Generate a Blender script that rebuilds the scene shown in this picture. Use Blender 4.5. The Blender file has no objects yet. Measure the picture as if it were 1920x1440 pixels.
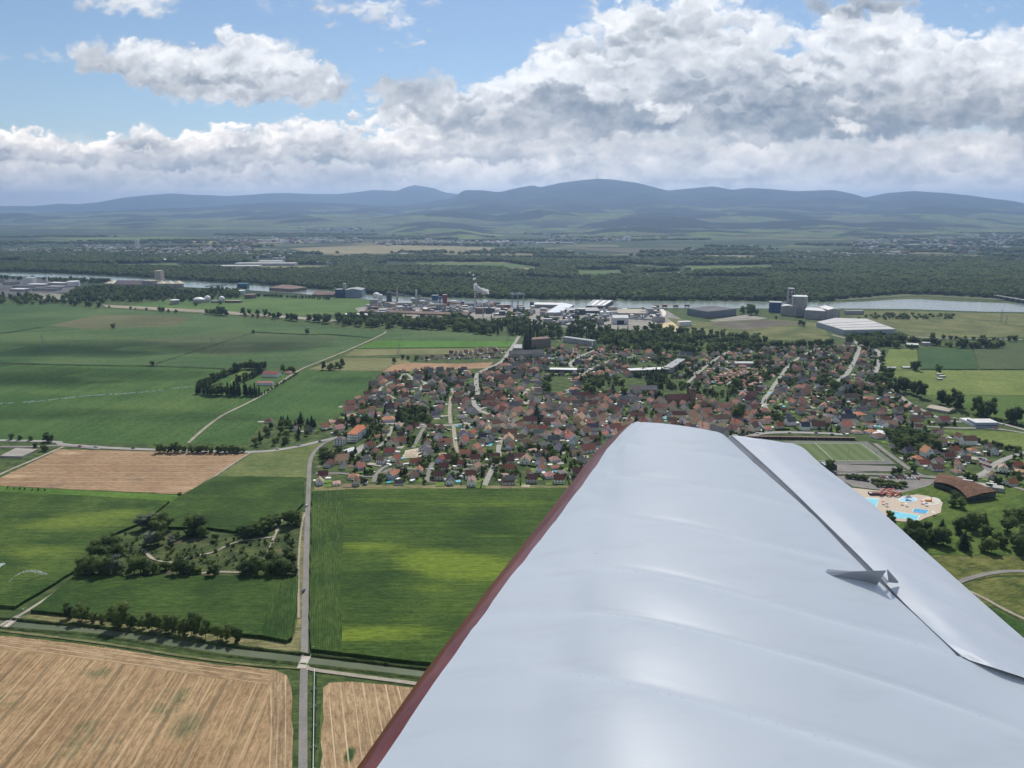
import bpy, bmesh, math, random
import numpy as np
from mathutils import Vector, Matrix, noise as mnoise

rng = random.Random(11)
nrg = np.random.default_rng(11)
C = bpy.context.scene.collection
scene = bpy.context.scene

# ---------------------------------------------------------------- camera
CAM_H = 280.0                      # metres above the plain
PITCH = math.radians(12.9)         # looking down
FPX = 1440.0                       # focal length in pixels of the 1920 px wide photograph
cam_data = bpy.data.cameras.new('camera')
cam_data.sensor_width = 36.0
cam_data.lens = FPX / 1920.0 * 36.0
cam_data.clip_start = 0.05
cam_data.clip_end = 250000.0
cam = bpy.data.objects.new('camera', cam_data)
cam.location = (0, 0, CAM_H)
cam.rotation_euler = (math.pi / 2 - PITCH, 0, 0)
C.objects.link(cam)
scene.camera = cam

def ray(px, py):
    """Direction of a photograph pixel (1920x1440) in world axes."""
    x, y = (px - 960.0) / FPX, (720.0 - py) / FPX
    c, s = math.cos(PITCH), math.sin(PITCH)
    return Vector((x, c + y * s, -s + y * c))

def at(px, py, z=0.0):
    """The point of the plain that the photograph shows at a pixel."""
    r = ray(px, py)
    t = (z - CAM_H) / r.z
    return Vector((r.x * t, r.y * t, z))

def px_of(x, y, z=0.0):
    c, s = math.cos(PITCH), math.sin(PITCH)
    dz = z - CAM_H
    d = y * c - dz * s
    return 960 + FPX * x / d, 720 - FPX * (y * s + dz * c) / d

# ---------------------------------------------------------------- node helpers
class E:
    """A socket or number with arithmetic that builds math nodes."""
    nt = None
    def __init__(self, s): self.s = s
    @staticmethod
    def m(op, *a, clamp=False):
        n = E.nt.nodes.new('ShaderNodeMath'); n.operation = op; n.use_clamp = clamp
        for i, v in enumerate(a):
            v = v.s if isinstance(v, E) else v
            if isinstance(v, (int, float)): n.inputs[i].default_value = v
            else: E.nt.links.new(v, n.inputs[i])
        return E(n.outputs[0])
    def __add__(a, b): return E.m('ADD', a, b)
    __radd__ = __add__
    def __sub__(a, b): return E.m('SUBTRACT', a, b)
    def __rsub__(a, b): return E.m('SUBTRACT', b, a)
    def __mul__(a, b): return E.m('MULTIPLY', a, b)
    __rmul__ = __mul__
    def __truediv__(a, b): return E.m('DIVIDE', a, b)
    def __pow__(a, b): return E.m('POWER', a, b)
    def max(a, b): return E.m('MAXIMUM', a, b)
    def min(a, b): return E.m('MINIMUM', a, b)

def smooth(v, lo, hi, a=0.0, b=1.0):
    n = E.nt.nodes.new('ShaderNodeMapRange'); n.interpolation_type = 'SMOOTHSTEP'
    E.nt.links.new(v.s, n.inputs[0])
    for i, x in zip((1, 2, 3, 4), (lo, hi, a, b)): n.inputs[i].default_value = x
    return E(n.outputs[0])

def vec(x, y, z=0.0):
    n = E.nt.nodes.new('ShaderNodeCombineXYZ')
    for i, v in enumerate((x, y, z)):
        if isinstance(v, E): E.nt.links.new(v.s, n.inputs[i])
        else: n.inputs[i].default_value = v
    return E(n.outputs[0])

def xyz(v):
    n = E.nt.nodes.new('ShaderNodeSeparateXYZ'); E.nt.links.new(v.s, n.inputs[0])
    return [E(o) for o in n.outputs]

def tex_noise(v, scale, detail=4, rough=0.5, dist=0.0, out=0):
    n = E.nt.nodes.new('ShaderNodeTexNoise')
    if v is not None: E.nt.links.new(v.s, n.inputs['Vector'])
    n.inputs['Scale'].default_value = scale; n.inputs['Detail'].default_value = detail
    n.inputs['Roughness'].default_value = rough; n.inputs['Distortion'].default_value = dist
    return E(n.outputs[out])

def tex_vor(v, scale, detail=0, rough=0.5, feature='F1', out='Distance', rnd=1.0):
    n = E.nt.nodes.new('ShaderNodeTexVoronoi'); n.feature = feature
    if v is not None: E.nt.links.new(v.s, n.inputs['Vector'])
    n.inputs['Scale'].default_value = scale; n.inputs['Detail'].default_value = detail
    n.inputs['Roughness'].default_value = rough; n.inputs['Randomness'].default_value = rnd
    if detail: n.normalize = True
    return E(n.outputs[out])

def mixc(f, a, b, blend='MIX'):
    n = E.nt.nodes.new('ShaderNodeMix'); n.data_type = 'RGBA'; n.blend_type = blend
    ins = [n.inputs[0], n.inputs[6], n.inputs[7]]
    for s, v in zip(ins, (f, a, b)):
        if isinstance(v, E): E.nt.links.new(v.s, s)
        elif isinstance(v, (int, float)): s.default_value = v
        else: s.default_value = (*v[:3], 1.0)
    return E(n.outputs[2])

def curve(v, pts):
    """Piecewise linear function of a value as a colour-free ramp (chain of map ranges)."""
    xs = [p[0] for p in pts]; ys = [p[1] for p in pts]
    n = E.nt.nodes.new('ShaderNodeFloatCurve')
    x0, x1, y0, y1 = xs[0], xs[-1], min(ys), max(ys) + 1e-6
    t = (v - x0) * (1.0 / (x1 - x0))
    E.nt.links.new(t.s, n.inputs['Value'])
    c = n.mapping.curves[0]
    while len(c.points) > 2: c.points.remove(c.points[1])
    c.points[0].location = (0, (ys[0] - y0) / (y1 - y0)); c.points[1].location = (1, (ys[-1] - y0) / (y1 - y0))
    for x, y in pts[1:-1]:
        c.points.new((x - x0) / (x1 - x0), (y - y0) / (y1 - y0))
    n.mapping.update()
    return E(n.outputs[0]) * (y1 - y0) + y0

# ---------------------------------------------------------------- world, sun, exposure
SUN_EL, SUN_AZ = math.radians(47), math.radians(6)     # azimuth clockwise from +Y (view direction)
SKY_STRENGTH = 0.068

def build_world():
    w = bpy.data.worlds.new('World'); scene.world = w; w.use_nodes = True
    nt = w.node_tree; nt.nodes.clear(); E.nt = nt
    out = nt.nodes.new('ShaderNodeOutputWorld'); bg = nt.nodes.new('ShaderNodeBackground')
    nt.links.new(bg.outputs[0], out.inputs[0]); bg.inputs[1].default_value = SKY_STRENGTH
    sky = nt.nodes.new('ShaderNodeTexSky'); sky.sky_type = 'NISHITA'; sky.sun_disc = False
    sky.sun_elevation = SUN_EL; sky.sun_rotation = SUN_AZ; sky.altitude = 300
    sky.air_density = 1.0; sky.dust_density = 0.2; sky.ozone_density = 3.0
    nt.links.new(sky.outputs[0], bg.inputs[0])

build_world()
sun = bpy.data.lights.new('sun', 'SUN'); sun.energy = 3.9; sun.angle = math.radians(0.5); sun.color = (1.0, 0.955, 0.88)
sun_ob = bpy.data.objects.new('sun', sun); C.objects.link(sun_ob)
SUN_DIR = Vector((math.sin(SUN_AZ) * math.cos(SUN_EL), math.cos(SUN_AZ) * math.cos(SUN_EL), math.sin(SUN_EL)))
sun_ob.rotation_euler = SUN_DIR.to_track_quat('Z', 'Y').to_euler(); sun_ob.location = (0, 0, 900)
vs = scene.view_settings
vs.view_transform = 'Standard'; vs.look = 'None'; vs.exposure = 0.42; vs.gamma = 1.0; vs.use_curve_mapping = False
scene.display_settings.display_device = 'sRGB'
cy = scene.cycles
cy.max_bounces = 5; cy.diffuse_bounces = 2; cy.glossy_bounces = 3; cy.transmission_bounces = 3; cy.transparent_max_bounces = 40; cy.volume_bounces = 0
cy.use_denoising = True; cy.sample_clamp_indirect = 4.0
cy.use_adaptive_sampling = True; cy.adaptive_threshold = 0.02
# ---------------------------------------------------------------- cloud canvas (numpy, no files)
def up2(g, H, W):
    """Smooth upsampling of a small random grid to H x W."""
    h, w = g.shape
    def ax(n, m):
        t = np.linspace(0, m - 1.001, n); i = t.astype(int); f = t - i
        return i, f * f * (3 - 2 * f)
    iy, fy = ax(H, h); ix, fx = ax(W, w)
    a = g[iy][:, ix]; b = g[iy][:, ix + 1]; c = g[iy + 1][:, ix]; d = g[iy + 1][:, ix + 1]
    fx = fx[None]; fy = fy[:, None]
    return (a * (1 - fx) + b * fx) * (1 - fy) + (c * (1 - fx) + d * fx) * fy

def fbm2(r, H, W, cell, octaves=5, rough=0.55, asp=1.0):
    s = np.zeros((H, W), np.float32); amp, tot = 1.0, 0.0
    for k in range(octaves):
        cy_, cx_ = cell / asp, cell
        g = r.random((max(3, int(H / cy_) + 2), max(3, int(W / cx_) + 2))).astype(np.float32) * 2 - 1
        s += amp * up2(g, H, W); tot += amp
        amp *= rough; cell = max(cell * 0.5, 1.6)
    return s / tot

def sstep(x, a, b):
    t = np.clip((x - a) / (b - a), 0, 1); return t * t * (3 - 2 * t)

def cloud_canvas(r, W, H, PX0, PX1, PY0, PY1):
    """Cumulus painted puff by puff into (grey, alpha); canvas axes are photo pixels."""
    sx, sy = W / (PX1 - PX0), H / (PY1 - PY0)
    grey = np.full((H, W), 0.8, np.float32); alpha = np.zeros((H, W), np.float32)
    wx = fbm2(r, H, W, 60 * sx, 6, 0.62); wy = fbm2(r, H, W, 60 * sx, 6, 0.62)
    wx2 = fbm2(r, H, W, 18 * sx, 5, 0.65); wy2 = fbm2(r, H, W, 18 * sx, 5, 0.65)
    fine = fbm2(r, H, W, 26 * sx, 6, 0.66)
    broad = fbm2(r, H, W, 130 * sx, 5, 0.55, 1.6)
    def puff(cx, cy, rad, br, op, flat=1.0, contrast=0.26, hard=0.62):
        x, y = (cx - PX0) * sx, (cy - PY0) * sy; R = rad * sx; m = R * 1.7 + 3
        x0, x1 = int(max(0, x - m)), int(min(W, x + m)); y0, y1 = int(max(0, y - m)), int(min(H, y + m))
        if x1 - x0 < 2 or y1 - y0 < 2: return
        X = (np.arange(x0, x1)[None] - x) / R; Y = (np.arange(y0, y1)[:, None] - y) / (R * flat)
        sl = (slice(y0, y1), slice(x0, x1))
        k1 = 0.95; k2 = 0.62 * min(1.0, 22.0 / rad); hard = hard * r.uniform(.02, .85)
        X = X + wx[sl] * k1 + wx2[sl] * k2; Y = Y + wy[sl] * k1 + wy2[sl] * k2
        rr = np.sqrt(X * X + Y * Y)
        a = (1 - sstep(rr, hard, 1.0)) * op
        nz = np.sqrt(np.clip(1 - rr * rr, 0, 1))
        lit = -Y * 0.75 - X * 0.12 + (1 - nz) * 0.30 - 0.12
        g = br + lit * contrast * r.uniform(.35, 1.0) + fine[sl] * 0.07
        grey[sl] = grey[sl] * (1 - a) + g * a
        alpha[sl] = alpha[sl] + (1 - alpha[sl]) * a
    def bank(top, base, n, r0, r1, b_top, b_base, op=0.9, flat=0.8, edge=0.0, contrast=0.26, gap=0.0, sort=True):
        """Fill the strip between two outlines [(x, y)...] with puffs."""
        tx, ty = zip(*top); bx, by = zip(*base)
        ps = []
        for _ in range(n):
            x = r.uniform(tx[0], tx[-1]); t = r.random() ** 0.8
            yt, yb = np.interp(x, tx, ty), np.interp(x, bx, by)
            if yb - yt < 4: continue
            if gap and broad[int(np.clip((yt + (yb - yt) * t - PY0) * sy, 0, H - 1)), int(np.clip((x - PX0) * sx, 0, W - 1))] < gap - 0.5: continue
            rad = r.uniform(r0, r1) * (0.55 + 0.6 * t) * min(1.7, math.exp(r.normal(0.10, .38)))
            y = yt + rad * flat * 0.8 + (yb - yt - rad * flat * 1.2) * t
            ps.append((t + r.uniform(-.25, .25), x, y, rad, b_top + (b_base - b_top) * min(1, t * 1.1) + r.normal(0, 0.035)))
        if sort: ps.sort()
        for (_, x, y, rad, b) in ps: puff(x, y, rad, b, op, flat, contrast)
    # far thin layers low over the hills
    yy = (np.arange(H) / sy + PY0)[:, None] + broad * 40
    yy = yy + 75 * sstep((np.arange(W) / sx + PX0)[None, :], 850, 1100)
    veil = sstep(yy, 250, 325) * 0.9
    alpha = np.maximum(alpha, veil.astype(np.float32)); grey[:] = .77 + broad * .05
    for k in range(60):
        puff(r.uniform(PX0, PX1), r.uniform(300, 385), r.uniform(40, 120), r.uniform(.66, .74), 0.55, 0.22, 0.06)
    bank([(PX0, 318), (PX1, 312)], [(PX0, 375), (PX1, 372)], 420, 9, 24, .80, .66, .62, .42, contrast=.12)
    bank([(PX0, 282), (500, 275), (PX1, 262)], [(PX0, 345), (PX1, 340)], 520, 12, 30, .84, .62, .75, .5, contrast=.18)
    # left bank of cumulus
    left = [(PX0, 240), (0, 232), (60, 226), (95, 250), (125, 262), (170, 256), (225, 222), (250, 210), (285, 236), (340, 246), (400, 228), (430, 214), (480, 222), (520, 214),
            (560, 194), (600, 206), (650, 206), (700, 186), (740, 184), (800, 180), (900, 185), (1010, 190)]
    bank(left, [(PX0, 288), (100, 292), (300, 292), (600, 296), (1010, 300)], 760, 13, 27, 1.0, .60, .92, .68, contrast=.40)
    bank([(0, 262), (400, 262), (800, 240), (1000, 235)], [(0, 302), (500, 310), (1000, 300)], 190, 14, 30, .86, .58, .8, .55, contrast=.26)
    # the big mass on the right
    big = [(735, 168), (770, 154), (830, 148), (870, 140), (905, 128), (960, 118), (992, 118), (1003, 60), (1035, 42), (1075, 14), (1110, -20), (1200, -40), (1300, -40), (1400, -40), (1430, 0), (1455, 30), (1490, 44),
           (1520, 34), (1545, 0), (1570, -40), (1650, -40), (1690, 0), (1740, 34), (1800, 36), (1860, 36), (1920, 20), (2060, 10)]
    big = [(735, 168)] + [(x, y) for x, y in big[1:] if x < PX1] + [(PX1, 25)]
    base = [(735, 190), (850, 235), (1000, 262), (1150, 258), (1250, 235), (1400, 246), (1560, 250), (1700, 225), (1900, 235), (PX1, 235)]
    bank(big, base, 1000, 24, 66, .93, .68, .85, .72, contrast=.30)
    bank([(x, y + 30) for x, y in big], base, 420, 16, 40, .90, .64, .7, .7, contrast=.34)
    bank([(1150, 235), (1500, 250), (PX1, 215)], [(1150, 300), (1500, 310), (PX1, 320)], 210, 18, 46, .78, .68, .6, .45, contrast=.14)
    # dark undersides
    for (px, py, rx, n, b) in [(1080, 205, 120, 34, .50), (1180, 225, 90, 18, .53), (1010, 215, 70, 14, .58), (1060, 165, 50, 10, .56), (1290, 165, 60, 14, .56), (1480, 200, 140, 32, .52), (1545, 225, 120, 26, .50), (1440, 235, 100, 16, .55), (1430, 150, 90, 12, .60),
                              (1560, 160, 60, 10, .58), (1790, 195, 70, 12, .62), (1880, 200, 60, 10, .62), (1240, 60, 80, 16, .66), (1110, 95, 70, 12, .66), (1330, 40, 70, 10, .72), (1640, 70, 80, 10, .70), (1620, 5, 90, 18, .66), (880, 205, 60, 12, .62), (820, 262, 90, 14, .60), (940, 262, 60, 10, .60), (1080, 288, 60, 10, .60)]:
        for _ in range(n):
            puff(px + r.normal(0, rx * .5), py + r.normal(0, 15), r.uniform(18, 42), b - .03 + r.normal(0, .03), .66, .55, .22)
    # bright knots against the dark
    for (px, py, rx, n) in [(1130, 105, 70, 10), (1330, 80, 90, 12), (1500, 130, 60, 8), (1590, 225, 26, 6), (1450, 130, 60, 8), (1700, 110, 90, 12), (1830, 110, 80, 12), (1000, 150, 40, 7), (1120, 155, 30, 5), (1250, 200, 60, 8), (1720, 60, 60, 8)]:
        for _ in range(n):
            puff(px + r.normal(0, rx * .5), py + r.normal(0, 12), r.uniform(10, 26), .92 + r.normal(0, .03), .55, .7, .30)
    # the free cloud upper left
    c = [(160, 112), (180, 98), (210, 90), (240, 44), (275, 52), (310, 68), (345, 66), (370, 44), (410, 38), (450, 36), (500, 50), (550, 76), (590, 100), (615, 118), (640, 158)]
    cb = [(160, 122), (220, 125), (260, 142), (310, 168), (400, 186), (500, 188), (600, 172), (640, 162)]
    bank(c, cb, 230, 18, 38, .97, .76, .9, .8, contrast=.32)
    bank([(240, 60), (310, 78), (420, 46), (520, 70), (600, 118), (625, 150)], [(240, 120), (320, 140), (500, 150), (625, 160)], 90, 14, 26, .99, .84, .8, .8, contrast=.34)
    for _ in range(24): puff(r.uniform(290, 470), 146 + r.normal(0, 5), r.uniform(12, 28), .56, .5, .45, .18)
    for _ in range(8): puff(r.uniform(460, 560), 128 + r.normal(0, 6), r.uniform(10, 20), .66, .5, .5, .2)
    for _ in range(26): puff(r.uniform(330, 610), 176 + r.normal(0, 7), r.uniform(12, 24), .86, .5, .45, .2)
    # wisps at the top
    for (px, py, rx, ry, n, rad, op) in [(250, 2, 45, 9, 46, 22, .6), (215, -5, 40, 6, 16, 16, .35), (45, 98, 50, 6, 14, 17, .32), (100, 105, 18, 4, 5, 12, .22), (680, 12, 55, 12, 52, 20, .5), (740, 40, 26, 8, 26, 15, .42), (520, 5, 40, 8, 10, 14, .22), (780, 75, 18, 2, 8, 9, .4), (690, 88, 26, 2, 6, 8, .25),
                                        (770, 55, 14, 8, 6, 9, .3), (1480, 20, 30, 14, 8, 9, .25), (1850, 12, 40, 10, 10, 9, .3)]:
        for _ in range(n): puff(px + r.normal(0, rx), py + r.normal(0, ry), rad * r.uniform(.6, 1.3), .90, op, .5, .18, .1)
    def rewarp(img, amp, u, v):
        Y, X = np.mgrid[0:H, 0:W].astype(np.float32)
        xs = np.clip(X + u * amp, 0, W - 1.01); ys = np.clip(Y + v * amp, 0, H - 1.01)
        xi, yi = xs.astype(int), ys.astype(int); fx, fy = xs - xi, ys - yi
        return (img[yi, xi] * (1 - fx) + img[yi, xi + 1] * fx) * (1 - fy) + (img[yi + 1, xi] * (1 - fx) + img[yi + 1, xi + 1] * fx) * fy
    u, v = fbm2(r, H, W, 22 * sx, 4, 0.62), fbm2(r, H, W, 22 * sx, 4, 0.62)
    grey, alpha = rewarp(grey, 8 * sx / .56, u, v), rewarp(alpha, 8 * sx / .56, u, v)
    near = 1 - sstep((np.arange(H) / sy + PY0)[:, None], 300, 385)
    grey = grey + .012 + (broad * 0.20 + fine * 0.07) * (.35 + .65 * near)
    grey = .79 + (grey - .79) * (.50 + .40 * near)
    alpha *= 1.0
    return np.clip(grey, .34, 1.0), np.clip(alpha, 0, 1)

# ---------------------------------------------------------------- sky dome with the clouds, haze box
def build_sky():
    D2R = math.pi / 180
    W, H = 1230, 300
    PX0, PX1, PY0, PY1 = -140.0, 2060.0, -60.0, 400.0
    r = np.random.default_rng(5)
    g, al = cloud_canvas(r, W, H, PX0, PX1, PY0, PY1)
    # rows and columns: dense where the clouds have detail, coarse elsewhere
    az_in = np.linspace(-37.5, 37.5, W)
    az = np.concatenate([np.arange(-180, -38, 1.5), az_in, np.arange(38.5, 181.5, 1.5)])
    el_in = np.linspace(-1.2, 15.6, 320)
    el = np.concatenate([[-6.0, -3.0], el_in, np.arange(16.4, 90.1, 1.5), [90.0]])
    A, L = np.meshgrid(az * D2R, el * D2R)
    x, y, z = np.sin(A) * np.cos(L), np.cos(A) * np.cos(L), np.sin(L)
    # outside the dense block: the same kind of sky from noise
    gh, gw = A.shape
    def pol(cell, oc, seed):
        q = np.random.default_rng(seed)
        base = fbm2(q, 180, 720, cell, oc, 0.58, 1.5)
        base[:, -60:] = base[:, -60:] * np.linspace(1, 0, 60) + base[:, :60][:, ::-1] * np.linspace(0, 1, 60)
        u = np.clip(A / (2 * math.pi) + .5, 0, 1) * 718; v = np.clip((L / (math.pi / 2)), 0, 1) * 178
        ui, vi = u.astype(int), v.astype(int); fu, fv = u - ui, v - vi
        return (base[vi, ui] * (1 - fu) + base[vi, ui + 1] * fu) * (1 - fv) + (base[vi + 1, ui] * (1 - fu) + base[vi + 1, ui + 1] * fu) * fv
    n1, n2 = pol(60, 6, 21), pol(22, 5, 22)
    band = 1 - sstep(L, 4 * D2R, 14 * D2R)
    oa = np.maximum(sstep(n1 + n2 * .35, -.02, .18) * .9, band * .9)
    og = .76 + n2 * .30 - sstep(n1, .1, .5) * .22
    # view block: canvas pixel -> direction, inverted per vertex
    cP, sP = math.cos(PITCH), math.sin(PITCH)
    dcam = y * cP - z * sP
    ok = dcam > 0.2
    d = np.where(ok, dcam, 1)
    px = 960 + FPX * x / d; py = 720 - FPX * (y * sP + z * cP) / d
    u = np.clip((px - PX0) / (PX1 - PX0) * (W - 1), 0, W - 1.01); v = np.clip((py - PY0) / (PY1 - PY0) * (H - 1), 0, H - 1.01)
    ui, vi = u.astype(int), v.astype(int); fu, fv = u - ui, v - vi
    samp = lambda im: (im[vi, ui] * (1 - fu) + im[vi, ui + 1] * fu) * (1 - fv) + (im[vi + 1, ui] * (1 - fu) + im[vi + 1, ui + 1] * fu) * fv
    inside = ok * sstep(px, -140, -10) * (1 - sstep(px, 1930, 2060)) * sstep(py, -60, -8)
    gg = samp(g) * inside + og * (1 - inside); aa = samp(al) * inside + oa * (1 - inside)
    sd = x * SUN_DIR.x + y * SUN_DIR.y + z * SUN_DIR.z        # the sun shines through a gap
    aa = aa * (1 - sstep(sd, math.cos(14 * D2R), math.cos(7 * D2R)))
    aa[L > 80 * D2R] *= 0
    t = np.clip((gg - .42) / .56, 0, 1)[..., None]
    lo, hi = np.array([.16, .20, .25]), np.array([.93, .935, .94])
    col = lo + (hi - lo) * t ** 1.3
    warm = sstep(-L, -9 * D2R, -3 * D2R)[..., None]
    col = col * (1 + warm * np.array([.52, .38, .22]))
    rgba = np.concatenate([col, aa[..., None]], -1).astype(np.float32).reshape(-1, 4)
    R = 120000.0
    co = np.stack([x * R, y * R, z * R], -1).reshape(-1, 3).astype(np.float32)
    idx = np.arange(gh * gw).reshape(gh, gw)
    q = np.stack([idx[:-1, :-1], idx[:-1, 1:], idx[1:, 1:], idx[1:, :-1]], -1).reshape(-1, 4)
    me = bpy.data.meshes.new('sky')
    me.vertices.add(len(co)); me.vertices.foreach_set('co', co.ravel())
    me.loops.add(q.size); me.loops.foreach_set('vertex_index', q.ravel().astype(np.int32))
    me.polygons.add(len(q)); me.polygons.foreach_set('loop_start', np.arange(0, q.size, 4, dtype=np.int32))
    me.update(calc_edges=True)
    ca = me.color_attributes.new('cloud', 'FLOAT_COLOR', 'POINT'); ca.data.foreach_set('color', rgba.ravel())
    m = bpy.data.materials.new('sky_clouds'); m.use_nodes = True; nt = m.node_tree; nt.nodes.clear(); E.nt = nt
    o = nt.nodes.new('ShaderNodeOutputMaterial'); at_ = nt.nodes.new('ShaderNodeAttribute'); at_.attribute_name = 'cloud'
    em = nt.nodes.new('ShaderNodeEmission'); tr = nt.nodes.new('ShaderNodeBsdfTransparent'); mx = nt.nodes.new('ShaderNodeMixShader')
    em.inputs[1].default_value = CLOUD_GAIN
    nt.links.new(at_.outputs['Color'], em.inputs[0]); nt.links.new(at_.outputs['Alpha'], mx.inputs[0])
    nt.links.new(tr.outputs[0], mx.inputs[1]); nt.links.new(em.outputs[0], mx.inputs[2]); nt.links.new(mx.outputs[0], o.inputs[0])
    m.cycles.emission_sampling = 'NONE'
    me.materials.append(m)
    ob = bpy.data.objects.new('sky', me); C.objects.link(ob); ob['kind'] = 'structure'; ob['label'] = 'cumulus clouds over a blue summer sky'

def build_haze():
    x0, x1, y0, y1, z0, z1 = -42000, 42000, -3000, 42000, -6, 1050
    v = [(x, y, z) for z in (z0, z1) for (x, y) in ((x0, y0), (x1, y0), (x1, y1), (x0, y1))]
    f = [(3, 2, 1, 0), (4, 5, 6, 7), (0, 1, 5, 4), (1, 2, 6, 5), (2, 3, 7, 6), (3, 0, 4, 7)]
    me = bpy.data.meshes.new('haze'); me.from_pydata(v, [], f)
    m = bpy.data.materials.new('haze_air'); m.use_nodes = True; nt = m.node_tree; nt.nodes.clear()
    o = nt.nodes.new('ShaderNodeOutputMaterial'); p = nt.nodes.new('ShaderNodeVolumePrincipled')
    p.inputs['Color'].default_value = HAZE_COLOR; p.inputs['Density'].default_value = HAZE_DENSITY
    p.inputs['Anisotropy'].default_value = 0.45
    nt.links.new(p.outputs[0], o.inputs['Volume'])
    me.materials.append(m)
    ob = bpy.data.objects.new('haze', me); C.objects.link(ob); ob['kind'] = 'stuff'; ob['label'] = 'pale blue summer haze over the plain'

CLOUD_GAIN = 0.86
HAZE_COLOR = (0.38, 0.56, 0.87, 1.0); HAZE_DENSITY = 4.6e-5
build_sky()
build_haze()

# ================================================================ materials
MATS = {}
def new_mat(name):
    m = bpy.data.materials.new(name); m.use_nodes = True
    nt = m.node_tree; E.nt = nt
    return m, nt, nt.nodes['Principled BSDF']

def set_rough(b, r, spec=0.25):
    b.inputs['Roughness'].default_value = r; b.inputs['Specular IOR Level'].default_value = spec

def pos():
    n = E.nt.nodes.new('ShaderNodeNewGeometry'); return E(n.outputs['Position'])

def obj_color():
    n = E.nt.nodes.new('ShaderNodeObjectInfo'); return E(n.outputs['Color']), E(n.outputs['Random'])

def rotated(P, ang, sx=1.0, sy=1.0):
    x, y, z = xyz(P)
    c, s = math.cos(ang), math.sin(ang)
    return (x * c + y * s) * sx, (y * c - x * s) * sy

def bump(b, h, strength=0.3, dist=1.0):
    n = E.nt.nodes.new('ShaderNodeBump'); n.inputs['Strength'].default_value = strength; n.inputs['Distance'].default_value = dist
    E.nt.links.new(h.s, n.inputs['Height']); E.nt.links.new(n.outputs[0], b.inputs['Normal'])

def plain(name, col, rough=0.7, spec=0.25, var=0.12, scale=0.6, metallic=0.0, bmp=0.0):
    """One paint, plaster or metal with slight grain and weathering."""
    m, nt, b = new_mat(name)
    P = pos(); n = tex_noise(P, scale, 4, 0.6); n2 = tex_noise(P, scale * 0.13, 3, 0.5)
    f = (n + n2) * 0.5
    lo = tuple(c * (1 - var) for c in col); hi = tuple(min(1, c * (1 + var)) for c in col)
    nt.links.new(mixc(smooth(f, 0.35, 0.65), lo, hi).s, b.inputs['Base Color'])
    if bmp: bump(b, n, bmp, 0.2)
    set_rough(b, rough, spec); b.inputs['Metallic'].default_value = metallic
    return m

def tinted(name, rough=0.8, grain=0.18, scale=0.8, tile=None, spec=0.2):
    """Takes its colour from the object, so copies that share a mesh differ."""
    m, nt, b = new_mat(name)
    col, rnd = obj_color(); P = pos()
    n = tex_noise(P, scale, 4, 0.65)
    f = smooth(n, 0.3, 0.7, 1 - grain, 1 + grain)
    if tile:
        tc = nt.nodes.new('ShaderNodeTexCoord'); x, y, z = xyz(E(tc.outputs['Object']))
        w = E.m('FRACT', z * tile); f = f * smooth(w, 0.0, 0.3, 0.8, 1.04)
    vm = nt.nodes.new('ShaderNodeVectorMath'); vm.operation = 'SCALE'
    nt.links.new(col.s, vm.inputs[0]); nt.links.new(f.s, vm.inputs['Scale'])
    nt.links.new(vm.outputs[0], b.inputs['Base Color'])
    set_rough(b, rough, spec)
    return m

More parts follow.
